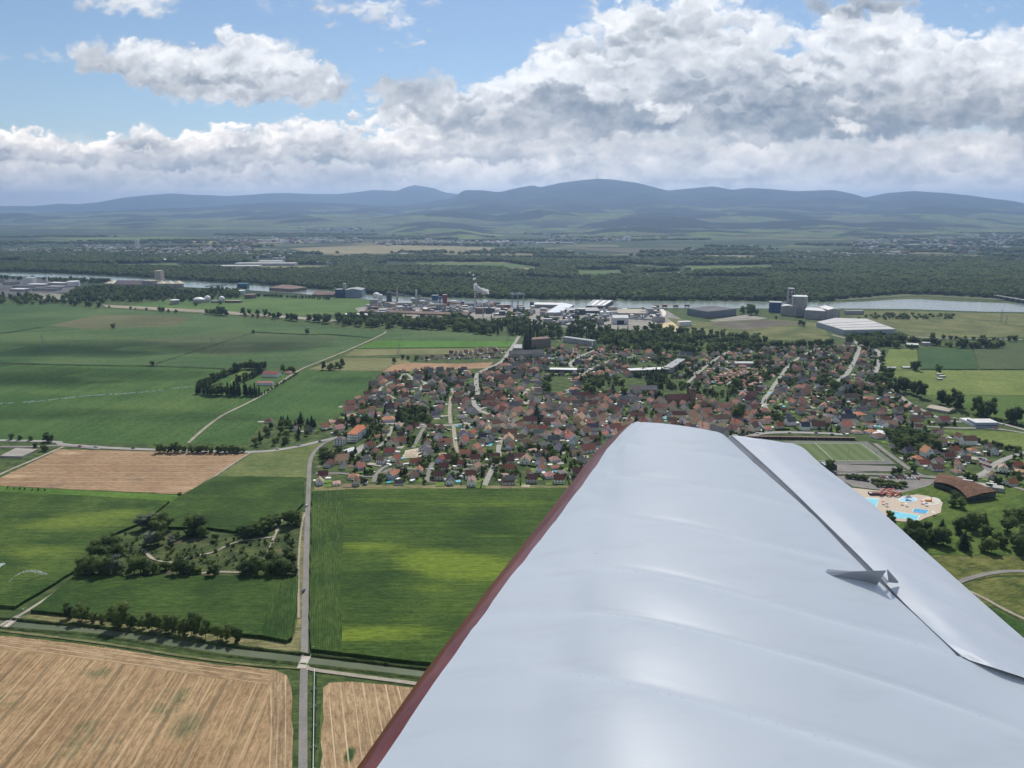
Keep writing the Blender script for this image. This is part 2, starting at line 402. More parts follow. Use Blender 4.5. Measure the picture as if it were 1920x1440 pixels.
GRAIN = .30
def field(name, dark, light, ang=0.0, streak=(1 / 70, 1 / 7), big=1 / 90, fine=0.35, rows=None, row_amt=0.25, patches=(), pcol=None, bare=None,
          bare_amt=0.0, bmp=0.25, lo=0.40, hi=0.60, weights=(0.45, 0.35, 0.2), tracks=None):
    """Crop, meadow or stubble: blotches, streaks along the drilling direction, fine plant texture."""
    m, nt, b = new_mat(name); P = pos()
    u, v = rotated(P, ang)
    nb = tex_noise(P, big, 4, 0.55); ns = tex_noise(vec(u * streak[0], v * streak[1]), 1.0, 4, 0.6); nf = tex_noise(P, fine, 3, 0.7)
    ns2 = tex_noise(vec(u * streak[0] * 4, v * streak[1] * 3.2), 1.0, 3, 0.65)
    f = nb * weights[0] + (ns * .6 + ns2 * .4) * weights[1] + nf * weights[2]
    col = mixc(smooth(f, lo, hi), dark, light)
    if bare is not None:
        col = mixc(smooth(tex_noise(P, 1 / 38, 5, 0.62) + (ns - 0.5) * 0.35, 0.60 - bare_amt, 0.78 - bare_amt), col, bare)
    if patches:
        s = None; x, y, z = xyz(P)
        wob = (tex_noise(P, 1 / 45, 4, 0.6) - 0.5) * 1.6
        wos = (ns - 0.5) * 0.9
        for (cx, cy_, rx, ry, wgt) in patches:
            dx = (x - cx) * (1 / rx); dy = (y - cy_) * (1 / ry)
            g = E.m('EXPONENT', (dx * dx + dy * dy) * -1.0) * wgt
            s = g if s is None else s + g
        s = smooth(s + (wob * .8 + wos * 1.3) * 0.55, 0.30, 1.05)
        col = mixc(s, col, pcol)
    grain = tex_noise(vec(u * (1 / 8.5), v * (1 / 2.3)), 1.0, 3, 0.75)
    g2 = nt.nodes.new('ShaderNodeVectorMath'); g2.operation = 'SCALE'; nt.links.new(col.s, g2.inputs[0]); nt.links.new(smooth(grain, .3, .7, 1 - GRAIN, 1 + GRAIN).s, g2.inputs['Scale']); col = E(g2.outputs[0])
    h = nf
    if rows:
        w = E.m('SINE', (v + (ns - 0.5) * 1.2) * (2 * math.pi / rows)) * 0.5 + 0.5
        col = mixc(w * row_amt, col, tuple(c * 0.35 for c in dark))
        h = nf * 0.6 + w * 0.6
    if tracks:
        for (spacing, width, tcol, amt) in tracks:
            q = E.m('ABSOLUTE', E.m('FRACT', (v + (tex_noise(vec(u * 0.006, v * 0.05), 1.0, 2, 0.5) - 0.5) * 5.0) * (1 / spacing)) - 0.5) * spacing
            t = smooth(q, width * 0.4, width, 1.0, 0.0) * smooth(tex_noise(vec(u * 0.02, v * 0.3), 1.0, 3, 0.6), 0.3, 0.62) * amt
            col = mixc(t, col, tcol)
    nt.links.new(col.s, b.inputs['Base Color']); set_rough(b, 0.95, 0.08)
    bump(b, h, bmp, 2.0)
    return m

def leaf_mat(name, dark, light, transl=0.25):
    m, nt, b = new_mat(name)
    col, rnd = obj_color(); P = pos()
    n = tex_noise(P, 0.35, 3, 0.6)
    f = (rnd * 0.5 + n * 0.6 + tex_noise(P, 1 / 120, 3, 0.6) * 0.5 - 0.30)
    c = mixc(smooth(f, 0.15, 0.75), dark, light)
    nt.links.new(c.s, b.inputs['Base Color']); set_rough(b, 0.75, 0.15)
    t = nt.nodes.new('ShaderNodeBsdfTranslucent'); mx = nt.nodes.new('ShaderNodeMixShader')
    nt.links.new(c.s, t.inputs[0]); mx.inputs[0].default_value = transl
    o = nt.nodes['Material Output']
    nt.links.new(b.outputs[0], mx.inputs[1]); nt.links.new(t.outputs[0], mx.inputs[2]); nt.links.new(mx.outputs[0], o.inputs[0])
    return m

# ================================================================ mesh helpers
class MB:
    """Collects boxes, prisms and tubes; build() links them as ONE mesh object."""
    def __init__(s): s.v, s.f, s.m = [], [], []
    def add(s, vs, fs, mi=0):
        o = len(s.v); s.v += [tuple(v) for v in vs]; s.f += [tuple(i + o for i in f) for f in fs]; s.m += [mi] * len(fs); return s
    def box(s, c, d, rz=0.0, mi=0, taper=1.0):
        cx, cy_, z0 = c; lx, ly, h = d; ca, sa = math.cos(rz), math.sin(rz); vs = []
        for k, z in ((1.0, z0), (taper, z0 + h)):
            for x, y in ((-1, -1), (1, -1), (1, 1), (-1, 1)):
                X, Y = x * lx / 2 * k, y * ly / 2 * k
                vs.append((cx + X * ca - Y * sa, cy_ + X * sa + Y * ca, z))
        return s.add(vs, [(3, 2, 1, 0), (4, 5, 6, 7), (0, 1, 5, 4), (1, 2, 6, 5), (2, 3, 7, 6), (3, 0, 4, 7)], mi)
    def prism(s, pts, z0, z1, mi=0, bottom=False):
        n = len(pts); vs = [(p[0], p[1], z0) for p in pts] + [(p[0], p[1], z1) for p in pts]
        a = sum(pts[i][0] * pts[(i + 1) % n][1] - pts[(i + 1) % n][0] * pts[i][1] for i in range(n))
        fs = [tuple(range(n, 2 * n))] + [(i, (i + 1) % n, n + (i + 1) % n, n + i) for i in range(n)]
        if bottom: fs.append(tuple(reversed(range(n))))
        if a < 0: fs = [tuple(reversed(f)) for f in fs]
        return s.add(vs, fs, mi)
    def cyl(s, c, r, h, n=16, r2=None, mi=0, cap=True):
        r2 = r if r2 is None else r2; cx, cy_, z0 = c
        vs = [(cx + r * math.cos(2 * math.pi * i / n), cy_ + r * math.sin(2 * math.pi * i / n), z0) for i in range(n)]
        vs += [(cx + r2 * math.cos(2 * math.pi * i / n), cy_ + r2 * math.sin(2 * math.pi * i / n), z0 + h) for i in range(n)]
        fs = [(i, (i + 1) % n, n + (i + 1) % n, n + i) for i in range(n)]
        if cap: fs.append(tuple(range(n, 2 * n)))
        return s.add(vs, fs, mi)
    def lathe(s, c, prof, n=20, mi=0):
        cx, cy_, z0 = c; vs, fs = [], []
        for r, z in prof: vs += [(cx + r * math.cos(2 * math.pi * i / n), cy_ + r * math.sin(2 * math.pi * i / n), z0 + z) for i in range(n)]
        for k in range(len(prof) - 1): fs += [(k * n + i, k * n + (i + 1) % n, (k + 1) * n + (i + 1) % n, (k + 1) * n + i) for i in range(n)]
        fs.append(tuple((len(prof) - 1) * n + i for i in range(n)))
        return s.add(vs, fs, mi)
    def tube(s, a, b, r, n=6, r2=None, mi=0):
        a, b = Vector(a), Vector(b); d = (b - a).normalized(); r2 = r if r2 is None else r2
        u = d.cross(Vector((0, 0, 1)));  u = (u if u.length > 1e-4 else Vector((1, 0, 0))).normalized(); w = d.cross(u)
        vs = []
        for p, q in ((a, r), (b, r2)): vs += [p + (u * math.cos(2 * math.pi * i / n) + w * math.sin(2 * math.pi * i / n)) * q for i in range(n)]
        return s.add(vs, [(i, (i + 1) % n, n + (i + 1) % n, n + i) for i in range(n)] + [tuple(range(n - 1, -1, -1)), tuple(range(n, 2 * n))], mi)
    def mesh(s, name, mats, smooth_=False):
        me = bpy.data.meshes.new(name); me.from_pydata(s.v, [], s.f)
        for m in (mats if isinstance(mats, (list, tuple)) else [mats]): me.materials.append(m)
        if any(s.m): me.polygons.foreach_set('material_index', s.m)
        if smooth_: me.shade_smooth()
        me.update(); return me
    def build(s, name, mats, parent=None, smooth_=False, **props):
        return link(name, s.mesh(name, mats, smooth_), parent, **props)

def link(name, me, parent=None, loc=None, rz=None, **props):
    o = bpy.data.objects.new(name, me); C.objects.link(o)
    if parent is not None: o.parent = parent
    if loc is not None: o.location = loc
    if rz is not None: o.rotation_euler = (0, 0, rz)
    for k, v in props.items(): o[k] = v
    return o

def thing(name, label, cat, loc=(0, 0, 0), rz=0.0, group=None):
    o = bpy.data.objects.new(name, None); C.objects.link(o); o.empty_display_size = 0.1
    o.location = loc; o.rotation_euler = (0, 0, rz); o['label'] = label; o['category'] = cat
    if group: o['group'] = group
    return o

def struct(name, me_or_mb, mats=None, label=None, kind='structure', z=0.0):
    o = me_or_mb.build(name, mats) if isinstance(me_or_mb, MB) else link(name, me_or_mb)
    o['kind'] = kind
    if label: o['label'] = label
    return o

def poly(pxs, z=0.0): return [at(*p, 0.0).xy.to_tuple() for p in pxs]

def in_poly(x, y, P):
    c = False; j = len(P) - 1
    for i in range(len(P)):
        if (P[i][1] > y) != (P[j][1] > y) and x < (P[j][0] - P[i][0]) * (y - P[i][1]) / (P[j][1] - P[i][1]) + P[i][0]: c = not c
        j = i
    return c

def ribbon(pts, w, z, jit=0.0):
    """Strip of constant width along a polyline of world points."""
    vs, fs = [], []
    n = len(pts)
    for i, p in enumerate(pts):
        a = pts[max(0, i - 1)]; b = pts[min(n - 1, i + 1)]
        d = Vector((b[0] - a[0], b[1] - a[1])).normalized(); nx, ny = -d.y, d.x
        q = w / 2 * (1 + (rng.uniform(-jit, jit) if jit else 0))
        vs += [(p[0] + nx * q, p[1] + ny * q, z), (p[0] - nx * q, p[1] - ny * q, z)]
    for i in range(n - 1): fs.append((2 * i, 2 * i + 1, 2 * i + 3, 2 * i + 2))
    return vs, fs

def smooth_line(pts, k=4):
    """Catmull-Rom through world points."""
    out = []; P = [Vector((p[0], p[1], 0)) for p in pts]
    P = [2 * P[0] - P[1]] + P + [2 * P[-1] - P[-2]]
    for i in range(1, len(P) - 2):
        for t in range(k):
            t /= k; a, b, c, d = P[i - 1], P[i], P[i + 1], P[i + 2]
            out.append((0.5 * ((2 * b) + (c - a) * t + (2 * a - 5 * b + 4 * c - d) * t * t + (3 * b - a - 3 * c + d) * t ** 3)).xy.to_tuple())
    out.append(P[-2].xy.to_tuple()); return out

# ---------------------------------------------------------------- clouds overhead, beyond the upper frame edge: their shade lies on the wing and the left fields
def build_overhead_clouds():
    m = bpy.data.materials.new('cloud_vapour'); m.use_nodes = True; nt = m.node_tree; nt.nodes.clear()
    o = nt.nodes.new('ShaderNodeOutputMaterial'); p = nt.nodes.new('ShaderNodeVolumePrincipled')
    p.inputs['Color'].default_value = (1, 1, 1, 1); p.inputs['Density'].default_value = 0.0148; p.inputs['Anisotropy'].default_value = 0.3
    nt.links.new(p.outputs[0], o.inputs['Volume'])
    ztop = 1300.0; r = random.Random(3)
    W = Vector((0, 0, CAM_H))
    def cl(target, parts, label):
        base = target + SUN_DIR * ((ztop - target.z) / SUN_DIR.z)
        bm = bmesh.new()
        for (dx, dy, rx, ry, rz_) in parts:
            q = bmesh.ops.create_icosphere(bm, subdivisions=3, radius=1.0)
            for v in q['verts']:
                n = mnoise.fractal(v.co * 1.7 + Vector((dx, dy, 3)), 0.8, 2.2, 4)
                s = 1 + n * .38
                v.co = Vector((dx + v.co.x * rx * s, dy + v.co.y * ry * s, v.co.z * rz_ * s * (1.0 if v.co.z > 0 else .45)))
        me = bpy.data.meshes.new('cumulus_cloud'); bm.to_mesh(me); bm.free(); me.materials.append(m)
        ob = link('cumulus_cloud', me, loc=base); ob['kind'] = 'stuff'; ob['label'] = label
    cl(W, [(0, 30, 260, 200, 42)], 'white cumulus high above the aircraft')
    g = lambda x, y: at(x, y)
    cl(g(150, 652), [(0, 0, 330, 95, 40), (310, 10, 220, 70, 30), (-400, -30, 260, 110, 40)], 'flat cumulus above the left fields')
    cl(g(60, 705), [(0, 0, 230, 75, 40), (-330, 40, 260, 120, 40), (200, 10, 130, 40, 24)], 'cumulus above the left edge fields')
    cl(g(80, 775), [(0, 0, 190, 34, 20), (210, -20, 130, 26, 15)], 'thin cumulus above the near left field')
    cl(g(640, 712), [(0, 0, 70, 28, 14)], 'small scrap of cumulus above the village edge')

build_overhead_clouds()

# ================================================================ the plain, fields, roads, water
G = lambda r, g, b: (r, g, b)
def gang(p, q):
    a, b = at(*p), at(*q); return math.atan2(b.y - a.y, b.x - a.x)
def wp(px, py, rx, ry, w=1.0):
    p = at(px, py); return (p.x, p.y, rx, ry, w)

def build_base():
    # one sheet to the horizon; the material carries the far field pattern
    m, nt, b = new_mat('plain_ground'); P = pos(); x, y, z = xyz(P)
    # near: grass and gardens
    near = mixc(smooth(tex_noise(P, 1 / 14, 5, 0.65), 0.35, 0.65), (.035, .062, .022), (.085, .115, .038))
    near = mixc(smooth(tex_noise(P, 1 / 5, 3, 0.6), 0.62, 0.72, 0, .5), near, (.16, .145, .105))
    # far: strips of fields
    q = vec(x * (1 / 900) + tex_noise(P, 1 / 2500, 2, .5) * .8, y * (1 / 330))
    v = E.nt.nodes.new('ShaderNodeTexVoronoi'); nt.links.new(q.s, v.inputs['Vector']); v.inputs['Scale'].default_value = 1.0
    v.distance = 'CHEBYCHEV'
    r, g, bl = [E(o) for o in _rgb(E(v.outputs['Color']))]
    far = mixc(smooth(r, .15, .85), (.022, .042, .019), (.062, .092, .036))
    far = mixc(smooth(g, .70, .76), far, (.16, .145, .08))
    far = mixc(smooth(bl, .55, .62), far, (.024, .042, .022))
    far = mixc(smooth(tex_noise(P, 1 / 420, 4, .6), .52, .58, 0, .8), far, (.022, .040, .020))
    far = mixc(smooth(tex_noise(vec(x * (1 / 260), y * (1 / 90)), 1.0, 4, .6), .40, .6, 0, .35), far, (.05, .075, .03))
    deep = mixc(smooth(tex_noise(vec(x * (1 / 900), y * (1 / 500)), 1.0, 5, .6), .64, .70), (.010, .021, .016), (.05, .08, .036))
    far = mixc(smooth(y, 9500, 13500), far, deep)
    col = mixc(smooth(y, 2300, 2700), near, far)
    nt.links.new(col.s, b.inputs['Base Color']); set_rough(b, .95, .08)
    me = MB(); me.add([(-41500, -2800, 0), (41500, -2800, 0), (41500, 41500, 0), (-41500, 41500, 0)], [(0, 1, 2, 3)])
    struct('ground', me, m, 'flat river plain of grass and far fields')

def _rgb(c):
    n = E.nt.nodes.new('ShaderNodeSeparateColor'); E.nt.links.new(c.s, n.inputs[0]); return n.outputs

P20 = lambda n, c: plain(n, c, .9, .1, .35, .035)
FIELD_POLYS = []
def rough_edge(P):
    if min(p[1] for p in P) > 1500 or len(P) > 16: return P
    out = []
    for i, p in enumerate(P):
        q = P[(i + 1) % len(P)]; L = math.dist(p, q); n = int(min(40, L / 9)) if L < 2500 else 0; out.append(p)
        for k in range(1, n):
            t = k / n; o = mnoise.noise(Vector((p[0] + (q[0] - p[0]) * t, p[1] + (q[1] - p[1]) * t, 0)) * .07) * 1.5 + rng.uniform(-.35, .35)
            out.append((p[0] + (q[0] - p[0]) * t - (q[1] - p[1]) / L * o, p[1] + (q[1] - p[1]) * t + (q[0] - p[0]) / L * o))
    return out
_layer = [0.02]
def add_field(name, pxs, mat, h=0.0, label=None, z=None):
    P = rough_edge(poly(pxs)); FIELD_POLYS.append(P)
    z = z if z is not None else _layer[0]; _layer[0] += 0.006
    mb = MB()
    if h > 0: mb.prism(P, -0.1, z + h)
    else:
        a = sum(P[i][0] * P[(i + 1) % len(P)][1] - P[(i + 1) % len(P)][0] * P[i][1] for i in range(len(P)))
        mb.add([(x, y, z) for x, y in P], [tuple(range(len(P))) if a > 0 else tuple(reversed(range(len(P))))])
    return struct(name, mb, mat, label)

def build_fields():
    corn_d, corn_l, corn_y = (.024, .052, .013), (.066, .108, .022), (.125, .175, .024)
    a_ew = gang((300, 1000), (900, 1000)); a_ns = gang((575, 1300), (582, 950))
    strip = gang((36, 1439), (179, 1260))
    tan = [(9.0, .9, (.46, .345, .21), .6), (2.9, .3, (.42, .31, .19), .5), (5.3, .55, (.17, .115, .07), .7), (23.0, 1.8, (.14, .105, .06), .8)]
    st = field('stubble', (.225, .145, .078), (.355, .245, .135), strip, (1 / 120, 1 / 2.6), 1 / 45, .4, bare=(.12, .125, .06), bare_amt=.06, tracks=tan, bmp=.2,
               patches=[wp(890, 2000, 1, 1, 0), wp(355, 1360, 13, 20, .72), wp(180, 1262, 14, 9, .5), wp(30, 1400, 18, 12, .45)], pcol=(.075, .095, .045), lo=.36, hi=.64)
    add_field('stubble_field', [(-700, 1120), (-150, 1172), (0, 1192), (130, 1205), (250, 1222), (400, 1245), (515, 1256), (538, 1266), (546, 1290), (548, 1440), (545, 2600), (-3000, 2600)], st,
              label='harvested tan stubble field in the near left corner')
    st2 = field('stubble_two', (.225, .15, .085), (.35, .25, .145), gang((640, 1440), (628, 1330)), (1 / 120, 1 / 1.6), 1 / 35, .4, bare=(.13, .12, .06), bare_amt=.03,
                tracks=[(6.5, .55, (.52, .40, .26), .9), (4.1, .4, (.15, .11, .065), .6)], bmp=.2, patches=[wp(656, 1415, 3.2, 7, 1.3)], pcol=(.035, .07, .025), lo=.36, hi=.64)
    add_field('stubble_field', [(606, 1290), (618, 1280), (660, 1278), (760, 1288), (850, 1300), (1250, 1350), (1500, 2600), (585, 2600), (600, 1440)], st2,
              label='small stubble field between the road and the wing')
    a_h = gang((100, 1200), (500, 1254)); hl = [(4.2, .5, (.56, .42, .26), .7), (2.7, .35, (.18, .12, .07), .6)]
    add_field('headland', [(-300, 1160), (0, 1193), (130, 1206), (250, 1223), (400, 1246), (512, 1257), (505, 1283), (400, 1272), (250, 1248), (100, 1226), (-300, 1195)], field('headland', (.22, .15, .085), (.34, .245, .145), a_h, (1 / 90, 1 / 2.6), 1 / 40, .4, tracks=hl, bare=(.13, .125, .06), bare_amt=.05, bmp=.2), label='headland of the large stubble field along the canal')
    add_field('headland', [(513, 1258), (538, 1267), (545.5, 1290), (547, 1440), (544, 2600), (505, 2600), (503, 1440), (505, 1300)], field('headland_two', (.21, .145, .085), (.33, .24, .14), gang((540, 1440), (540, 1300)), (1 / 90, 1 / 2.6), 1 / 40, .4, tracks=hl, bmp=.2), label='headland of the large stubble field along the road')
    # verges round the canal and the road
    verge = field('verge_grass', (.030, .055, .018), (.075, .105, .035), a_ew, (1 / 30, 1 / 2), 1 / 12, .5)
    dryv = field('dry_verge', (.09, .10, .04), (.22, .20, .10), a_ew, (1 / 40, 1 / 2), 1 / 14, .5)
    add_field('canal_verge', [(-400, 1105), (0, 1142), (60, 1142), (300, 1180), (550, 1215), (800, 1245), (1400, 1310), (1400, 1375), (800, 1300), (640, 1276), (604, 1280), (596, 1440), (580, 2600), (545, 2600), (549, 1290), (540, 1262), (400, 1243), (0, 1190), (-400, 1150)], verge, z=.012)
    add_field('dry_bank', [(55, 1150), (150, 1158), (300, 1178), (460, 1195), (545, 1207), (558, 1160), (561, 1030), (566, 960), (572, 960), (570, 1232), (555, 1228), (300, 1190), (40, 1158)], dryv, z=.03)
    add_field('copse_ground', [(262, 1022), (300, 995), (345, 1010), (440, 1002), (480, 1015), (548, 990), (560, 1000), (556, 1078), (300, 1080), (150, 1078), (200, 1035)], field('copse_scrub', (.030, .050, .018), (.085, .105, .038), .4, (1 / 25, 1 / 8), 1 / 14, .4, bare=(.14, .10, .075), bare_amt=.05), label='scrubby ground inside the copse', z=.05)
    # maize, standing 2.3 m high
    mz = field('maize_near', corn_d, corn_l, a_ew, (1 / 85, 1 / 5), 1 / 75, .6, patches=[wp(815, 1055, 42, 22), wp(900, 1075, 42, 26), wp(690, 1030, 34, 13, .9), wp(720, 1190, 50, 14, .9), wp(900, 950, 90, 10, .65), wp(700, 940, 60, 8, .5), wp(760, 1110, 70, 6, .5), wp(650, 1200, 20, 8, .5), wp(940, 1010, 40, 5, .6)],
               pcol=corn_y, bmp=.5, weights=(.34, .44, .22), tracks=[(27.0, .7, (.02, .04, .012), .5)])
    add_field('maize_field', [(648, 921), (1050, 919), (1260, 917), (1560, 1340), (800, 1247), (642, 1230), (640, 1100)], mz, 2.3, 'large bright and dark green maize field beside the road')
    mzr = field('maize_rows', (.025, .055, .014), (.062, .102, .024), a_ns, (1 / 60, 1 / 4), 1 / 50, .9, rows=1.5, row_amt=.14, bmp=.4)
    add_field('maize_strip', [(585, 925), (665, 921), (664, 1100), (666, 1232), (584, 1222), (580, 1180)], mzr, 2.25, 'maize strip drilled along the road in fine rows')
    mz2 = field('maize_west', corn_d, (.055, .095, .022), a_ew, (1 / 70, 1 / 9), 1 / 60, .7, bmp=.5, tracks=[(24.0, .7, (.018, .036, .012), .5)])
    add_field('maize_field', [(58, 1149), (146, 1085), (300, 1084), (522, 1084), (518, 1150), (505, 1198), (459, 1194), (300, 1172), (109, 1154)], mz2, 2.3, 'dark maize field between the copse and the canal')
    add_field('maize_strip', [(505, 1084.5), (560, 1084), (556, 1150), (548, 1200), (538, 1206), (490, 1196), (500, 1150)], mzr, 2.3, 'row strip at the road end of the dark maize field')
    add_field('maize_field', [(403, 897), (571, 898), (569, 948), (555, 962), (500, 985), (440, 1000), (390, 993), (317, 992), (299, 964), (335, 935)], mz2, 2.3, 'dark maize field north of the copse')
    mz3 = field('maize_left', (.026, .058, .014), (.075, .115, .026), a_ew, (1 / 60, 1 / 6), 1 / 60, .6, patches=[wp(130, 985, 60, 25, .9), wp(60, 1040, 50, 20, .8), wp(240, 965, 30, 14, .7)], pcol=(.12, .165, .03), bmp=.5)
    add_field('maize_field', [(-900, 915), (0, 926), (180, 934), (318, 943), (290, 966), (262, 985), (190, 1015), (140, 1075), (30, 1142), (-600, 1110)], mz3, 2.2, 'mottled green maize field at the left edge')
    brt = field('young_green', (.06, .12, .022), (.095, .165, .03), a_ew)
    add_field('grass_strip', [(-900, 905), (0, 912), (345, 929), (332, 942), (0, 925), (-900, 914)], brt, label='bright green grass strip below the tan field')
    st3 = field('stubble_mid', (.235, .15, .085), (.31, .21, .125), a_ew, (1 / 160, 1 / 5), 1 / 60, .3, tracks=[(14.0, 1.2, (.40, .29, .18), .7), (8.0, .8, (.21, .14, .09), .6)], bare=(.17, .13, .09), bare_amt=.02, bmp=.15,
                patches=[wp(130, 850, 20, 8, .9), wp(25, 893, 40, 8, .8), wp(350, 915, 24, 8, .8), wp(440, 860, 22, 9, .6)], pcol=(.46, .34, .21))
    add_field('stubble_field', [(112, 842.5), (300, 847), (464, 851), (347, 927), (0, 911), (-300, 905), (0, 896)], st3, label='brown harvested field crossed by pale tractor lines')
    md = field('meadow', (.075, .11, .035), (.15, .17, .065), a_ew, (1 / 50, 1 / 6), 1 / 40, .4)
    add_field('meadow', [(477, 847), (540, 842), (606, 829), (590, 842), (580, 858), (575, 896), (404, 894)], md, label='pale meadow beside the village road')
    add_field('meadow_strip', [(590, 908), (1050, 911), (1400, 912), (1400, 918), (588, 924)], field('dry_strip', (.11, .115, .045), (.23, .205, .11), a_ew, (1 / 60, 1 / 2), 1 / 30, .5), label='dry grass strip below the last gardens')
    # left plain
    g1 = field('green_plain', (.036, .082, .022), (.072, .125, .036), gang((100, 800), (350, 700)), (1 / 220, 1 / 26), 1 / 200, .12, patches=[wp(330, 760, 130, 60, .8), wp(120, 735, 160, 35, .7), wp(520, 660, 120, 50, .7)], pcol=(.09, .14, .038), tracks=[(30.0, 1.0, (.025, .05, .016), .5)])
    add_field('crop_field', [(-900, 672), (0, 683), (285, 686), (420, 692), (560, 693), (350, 833), (0, 829), (-900, 822)], g1, 0, 'wide dark green field with the sprinkler line')
    g2 = field('green_far', (.042, .085, .030), (.085, .130, .048), gang((0, 660), (500, 640)), (1 / 300, 1 / 30), 1 / 260, .08)
    add_field('crop_field', [(-1500, 560), (60, 567), (200, 579), (400, 592), (560, 606), (724, 622), (690, 640), (572, 690), (420, 690), (286, 685), (0, 681.5), (-1500, 665)], g2, label='broad green field reaching to the tree line')
    add_field('olive_field', [(90, 611), (175, 592), (290, 590), (360, 596), (330, 611), (180, 617)], field('olive_far', (.085, .095, .045), (.13, .13, .065), 0, (1 / 300, 1 / 30), 1 / 200, .1), label='faded olive brown patch in the far green field')
    add_field('olive_field', [(250, 640), (420, 622), (640, 632), (600, 648), (420, 668)], field('olive_far_two', (.052, .082, .034), (.085, .11, .048), 0, (1 / 300, 1 / 30), 1 / 200, .1), label='lighter band across the far green field')
    g3 = field('green_mid', (.036, .082, .022), (.064, .118, .034), gang((500, 780), (640, 700)), (1 / 120, 1 / 12), 1 / 120, .2)
    add_field('crop_field', [(574, 696), (716, 698), (680, 735), (640, 778), (600, 790), (497, 788), (420, 780)], g3, 0, 'dark green field beside the village gardens')
    add_field('crop_field', [(416, 783), (497, 789), (455, 836), (358, 831)], g1, 0, 'small dark green field above the road trees')
    add_field('crop_field', [(717, 626), (745, 615), (860, 624), (975, 632), (968, 638), (707, 637)], g2, 0, 'muted green field before the poplars')
    add_field('crop_field', [(706, 639), (966, 639.5), (955, 651), (668, 653)], field('lush', (.055, .13, .02), (.085, .18, .035), 0, (1 / 200, 1 / 10), 1 / 150, .1), .5, label='vivid green strip left of the village')
    bg = field('beige_green', (.12, .13, .055), (.19, .185, .085), 0, (1 / 200, 1 / 10), 1 / 90, .1)
    add_field('meadow', [(666, 655), (955, 653), (900, 664), (760, 665), (645, 668)], bg, label='dry beige strip above the terraces')
    add_field('meadow', [(640, 671), (760, 672), (770, 680), (735, 684), (715, 696), (576, 693)], bg, label='dry beige meadow left of the terraces')
    add_field('ploughed_strip', [(735, 685), (760, 680), (860, 682), (925, 679), (915, 690), (800, 695), (716, 697)], field('orange_soil', (.24, .15, .09), (.34, .22, .13), 0, (1 / 90, 1 / 6), 1 / 60, .2), label='orange brown bare strip below the terraces')
    # strip of track verge and the industrial apron
    add_field('green_meadow', [(230, 575), (310, 562), (500, 556), (720, 560), (735, 575), (700, 587), (560, 592), (420, 588)], field('park_green', (.06, .115, .03), (.10, .155, .045), 0, (1 / 200, 1 / 20), 1 / 150, .1), label='bright meadow before the gas tanks')
    add_field('railway_strip', [(190, 571), (420, 583), (640, 600), (640, 604), (420, 588.5), (200, 576)], plain('ballast', (.25, .22, .17), .9, .1, .3, .05), label='pale railway strip along the field edge')
    yard = plain('yard_concrete', (.21, .195, .17), .85, .2, .35, .035)
    add_field('yard', [(665, 578), (700, 572), (860, 571), (1000, 578), (1180, 580), (1250, 582), (1300, 612), (1250, 625), (1130, 616), (1000, 612), (860, 598), (680, 592)], yard, label='dusty concrete apron of the riverside works')
    add_field('yard', [(-300, 528), (60, 522), (150, 531), (150, 545), (60, 556), (-300, 560)], P20('dark_yard', (.10, .10, .10)), label='paved yard of the works at the left edge')
    add_field('yard', [(60, 548), (140, 553), (200, 557), (180, 563), (40, 560)], P20('dark_yard_two', (.20, .19, .15)), label='pale lot among trees at the left')
    add_field('gravel_yard', [(1330, 601), (1400, 590), (1440, 597), (1380, 604), (1345, 604)], yard, label='gravel lot before the dark warehouse')
    add_field('sand_yard', [(1215, 612), (1260, 604), (1320, 612), (1290, 622), (1230, 622)], plain('sand', (.52, .42, .25), .95, .1, .2, .1), label='sand and gravel lot by the mixing plant')
    ol = field('olive_meadow', (.075, .095, .035), (.16, .165, .07), 0, (1 / 120, 1 / 20), 1 / 60, .15, bare=(.13, .115, .085), bare_amt=.03)
    add_field('rough_meadow', [(1250, 596), (1330, 604), (1440, 598), (1540, 606), (1560, 640), (1300, 632)], ol, label='rough olive meadow beyond the village trees')
    add_field('rough_meadow', [(1580, 584), (1700, 583), (1920, 589), (2500, 600), (2500, 650), (1920, 632), (1720, 634), (1680, 618), (1600, 596)], ol, label='rough meadow along the river at the right')
    add_field('bare_ground', [(1330, 606), (1440, 600), (1510, 606), (1400, 618), (1345, 612)], plain('bare_soil', (.13, .115, .09), .95, .1, .3, .02), label='brownish bare ground beyond the meadow')
    # right side
    lg = field('light_meadow', (.105, .145, .038), (.165, .20, .06), 0, (1 / 120, 1 / 10), 1 / 80, .15)
    add_field('meadow', [(1668, 655), (1718, 655), (1722, 694), (1662, 694), (1655, 680)], lg, label='light meadow left of the dark crop squares')
    add_field('crop_field', [(1721, 654), (1822, 655), (1833, 693), (1726, 693)], field('crop_dark', (.035, .075, .03), (.05, .095, .035), 0), 1.0, label='square dark green crop field at the right')
    add_field('crop_field', [(1825, 655), (2300, 650), (2400, 693), (1836, 693)], field('crop_olive', (.055, .08, .035), (.075, .10, .045), 0), 1.0, label='olive crop field at the right edge')
    add_field('meadow', [(1662, 695), (2400, 695), (2500, 740), (1850, 741), (1740, 741), (1700, 720)], lg, label='wide light green meadow behind the tall tree row')
    add_field('meadow', [(1735, 742), (1850, 742), (2500, 741), (2500, 800), (1940, 795), (1850, 780), (1790, 762)], field('mid_green', (.06, .105, .025), (.09, .14, .035), 0), label='darker green meadow at the right edge')
    add_field('meadow', [(1760, 806), (1880, 810), (2100, 822), (2100, 850), (1920, 846), (1840, 828)], lg, label='meadow strip behind the right hand houses')
    lawn = field('pool_lawn', (.045, .085, .018), (.095, .135, .03), .4, (1 / 30, 1 / 6), 1 / 20, .6)
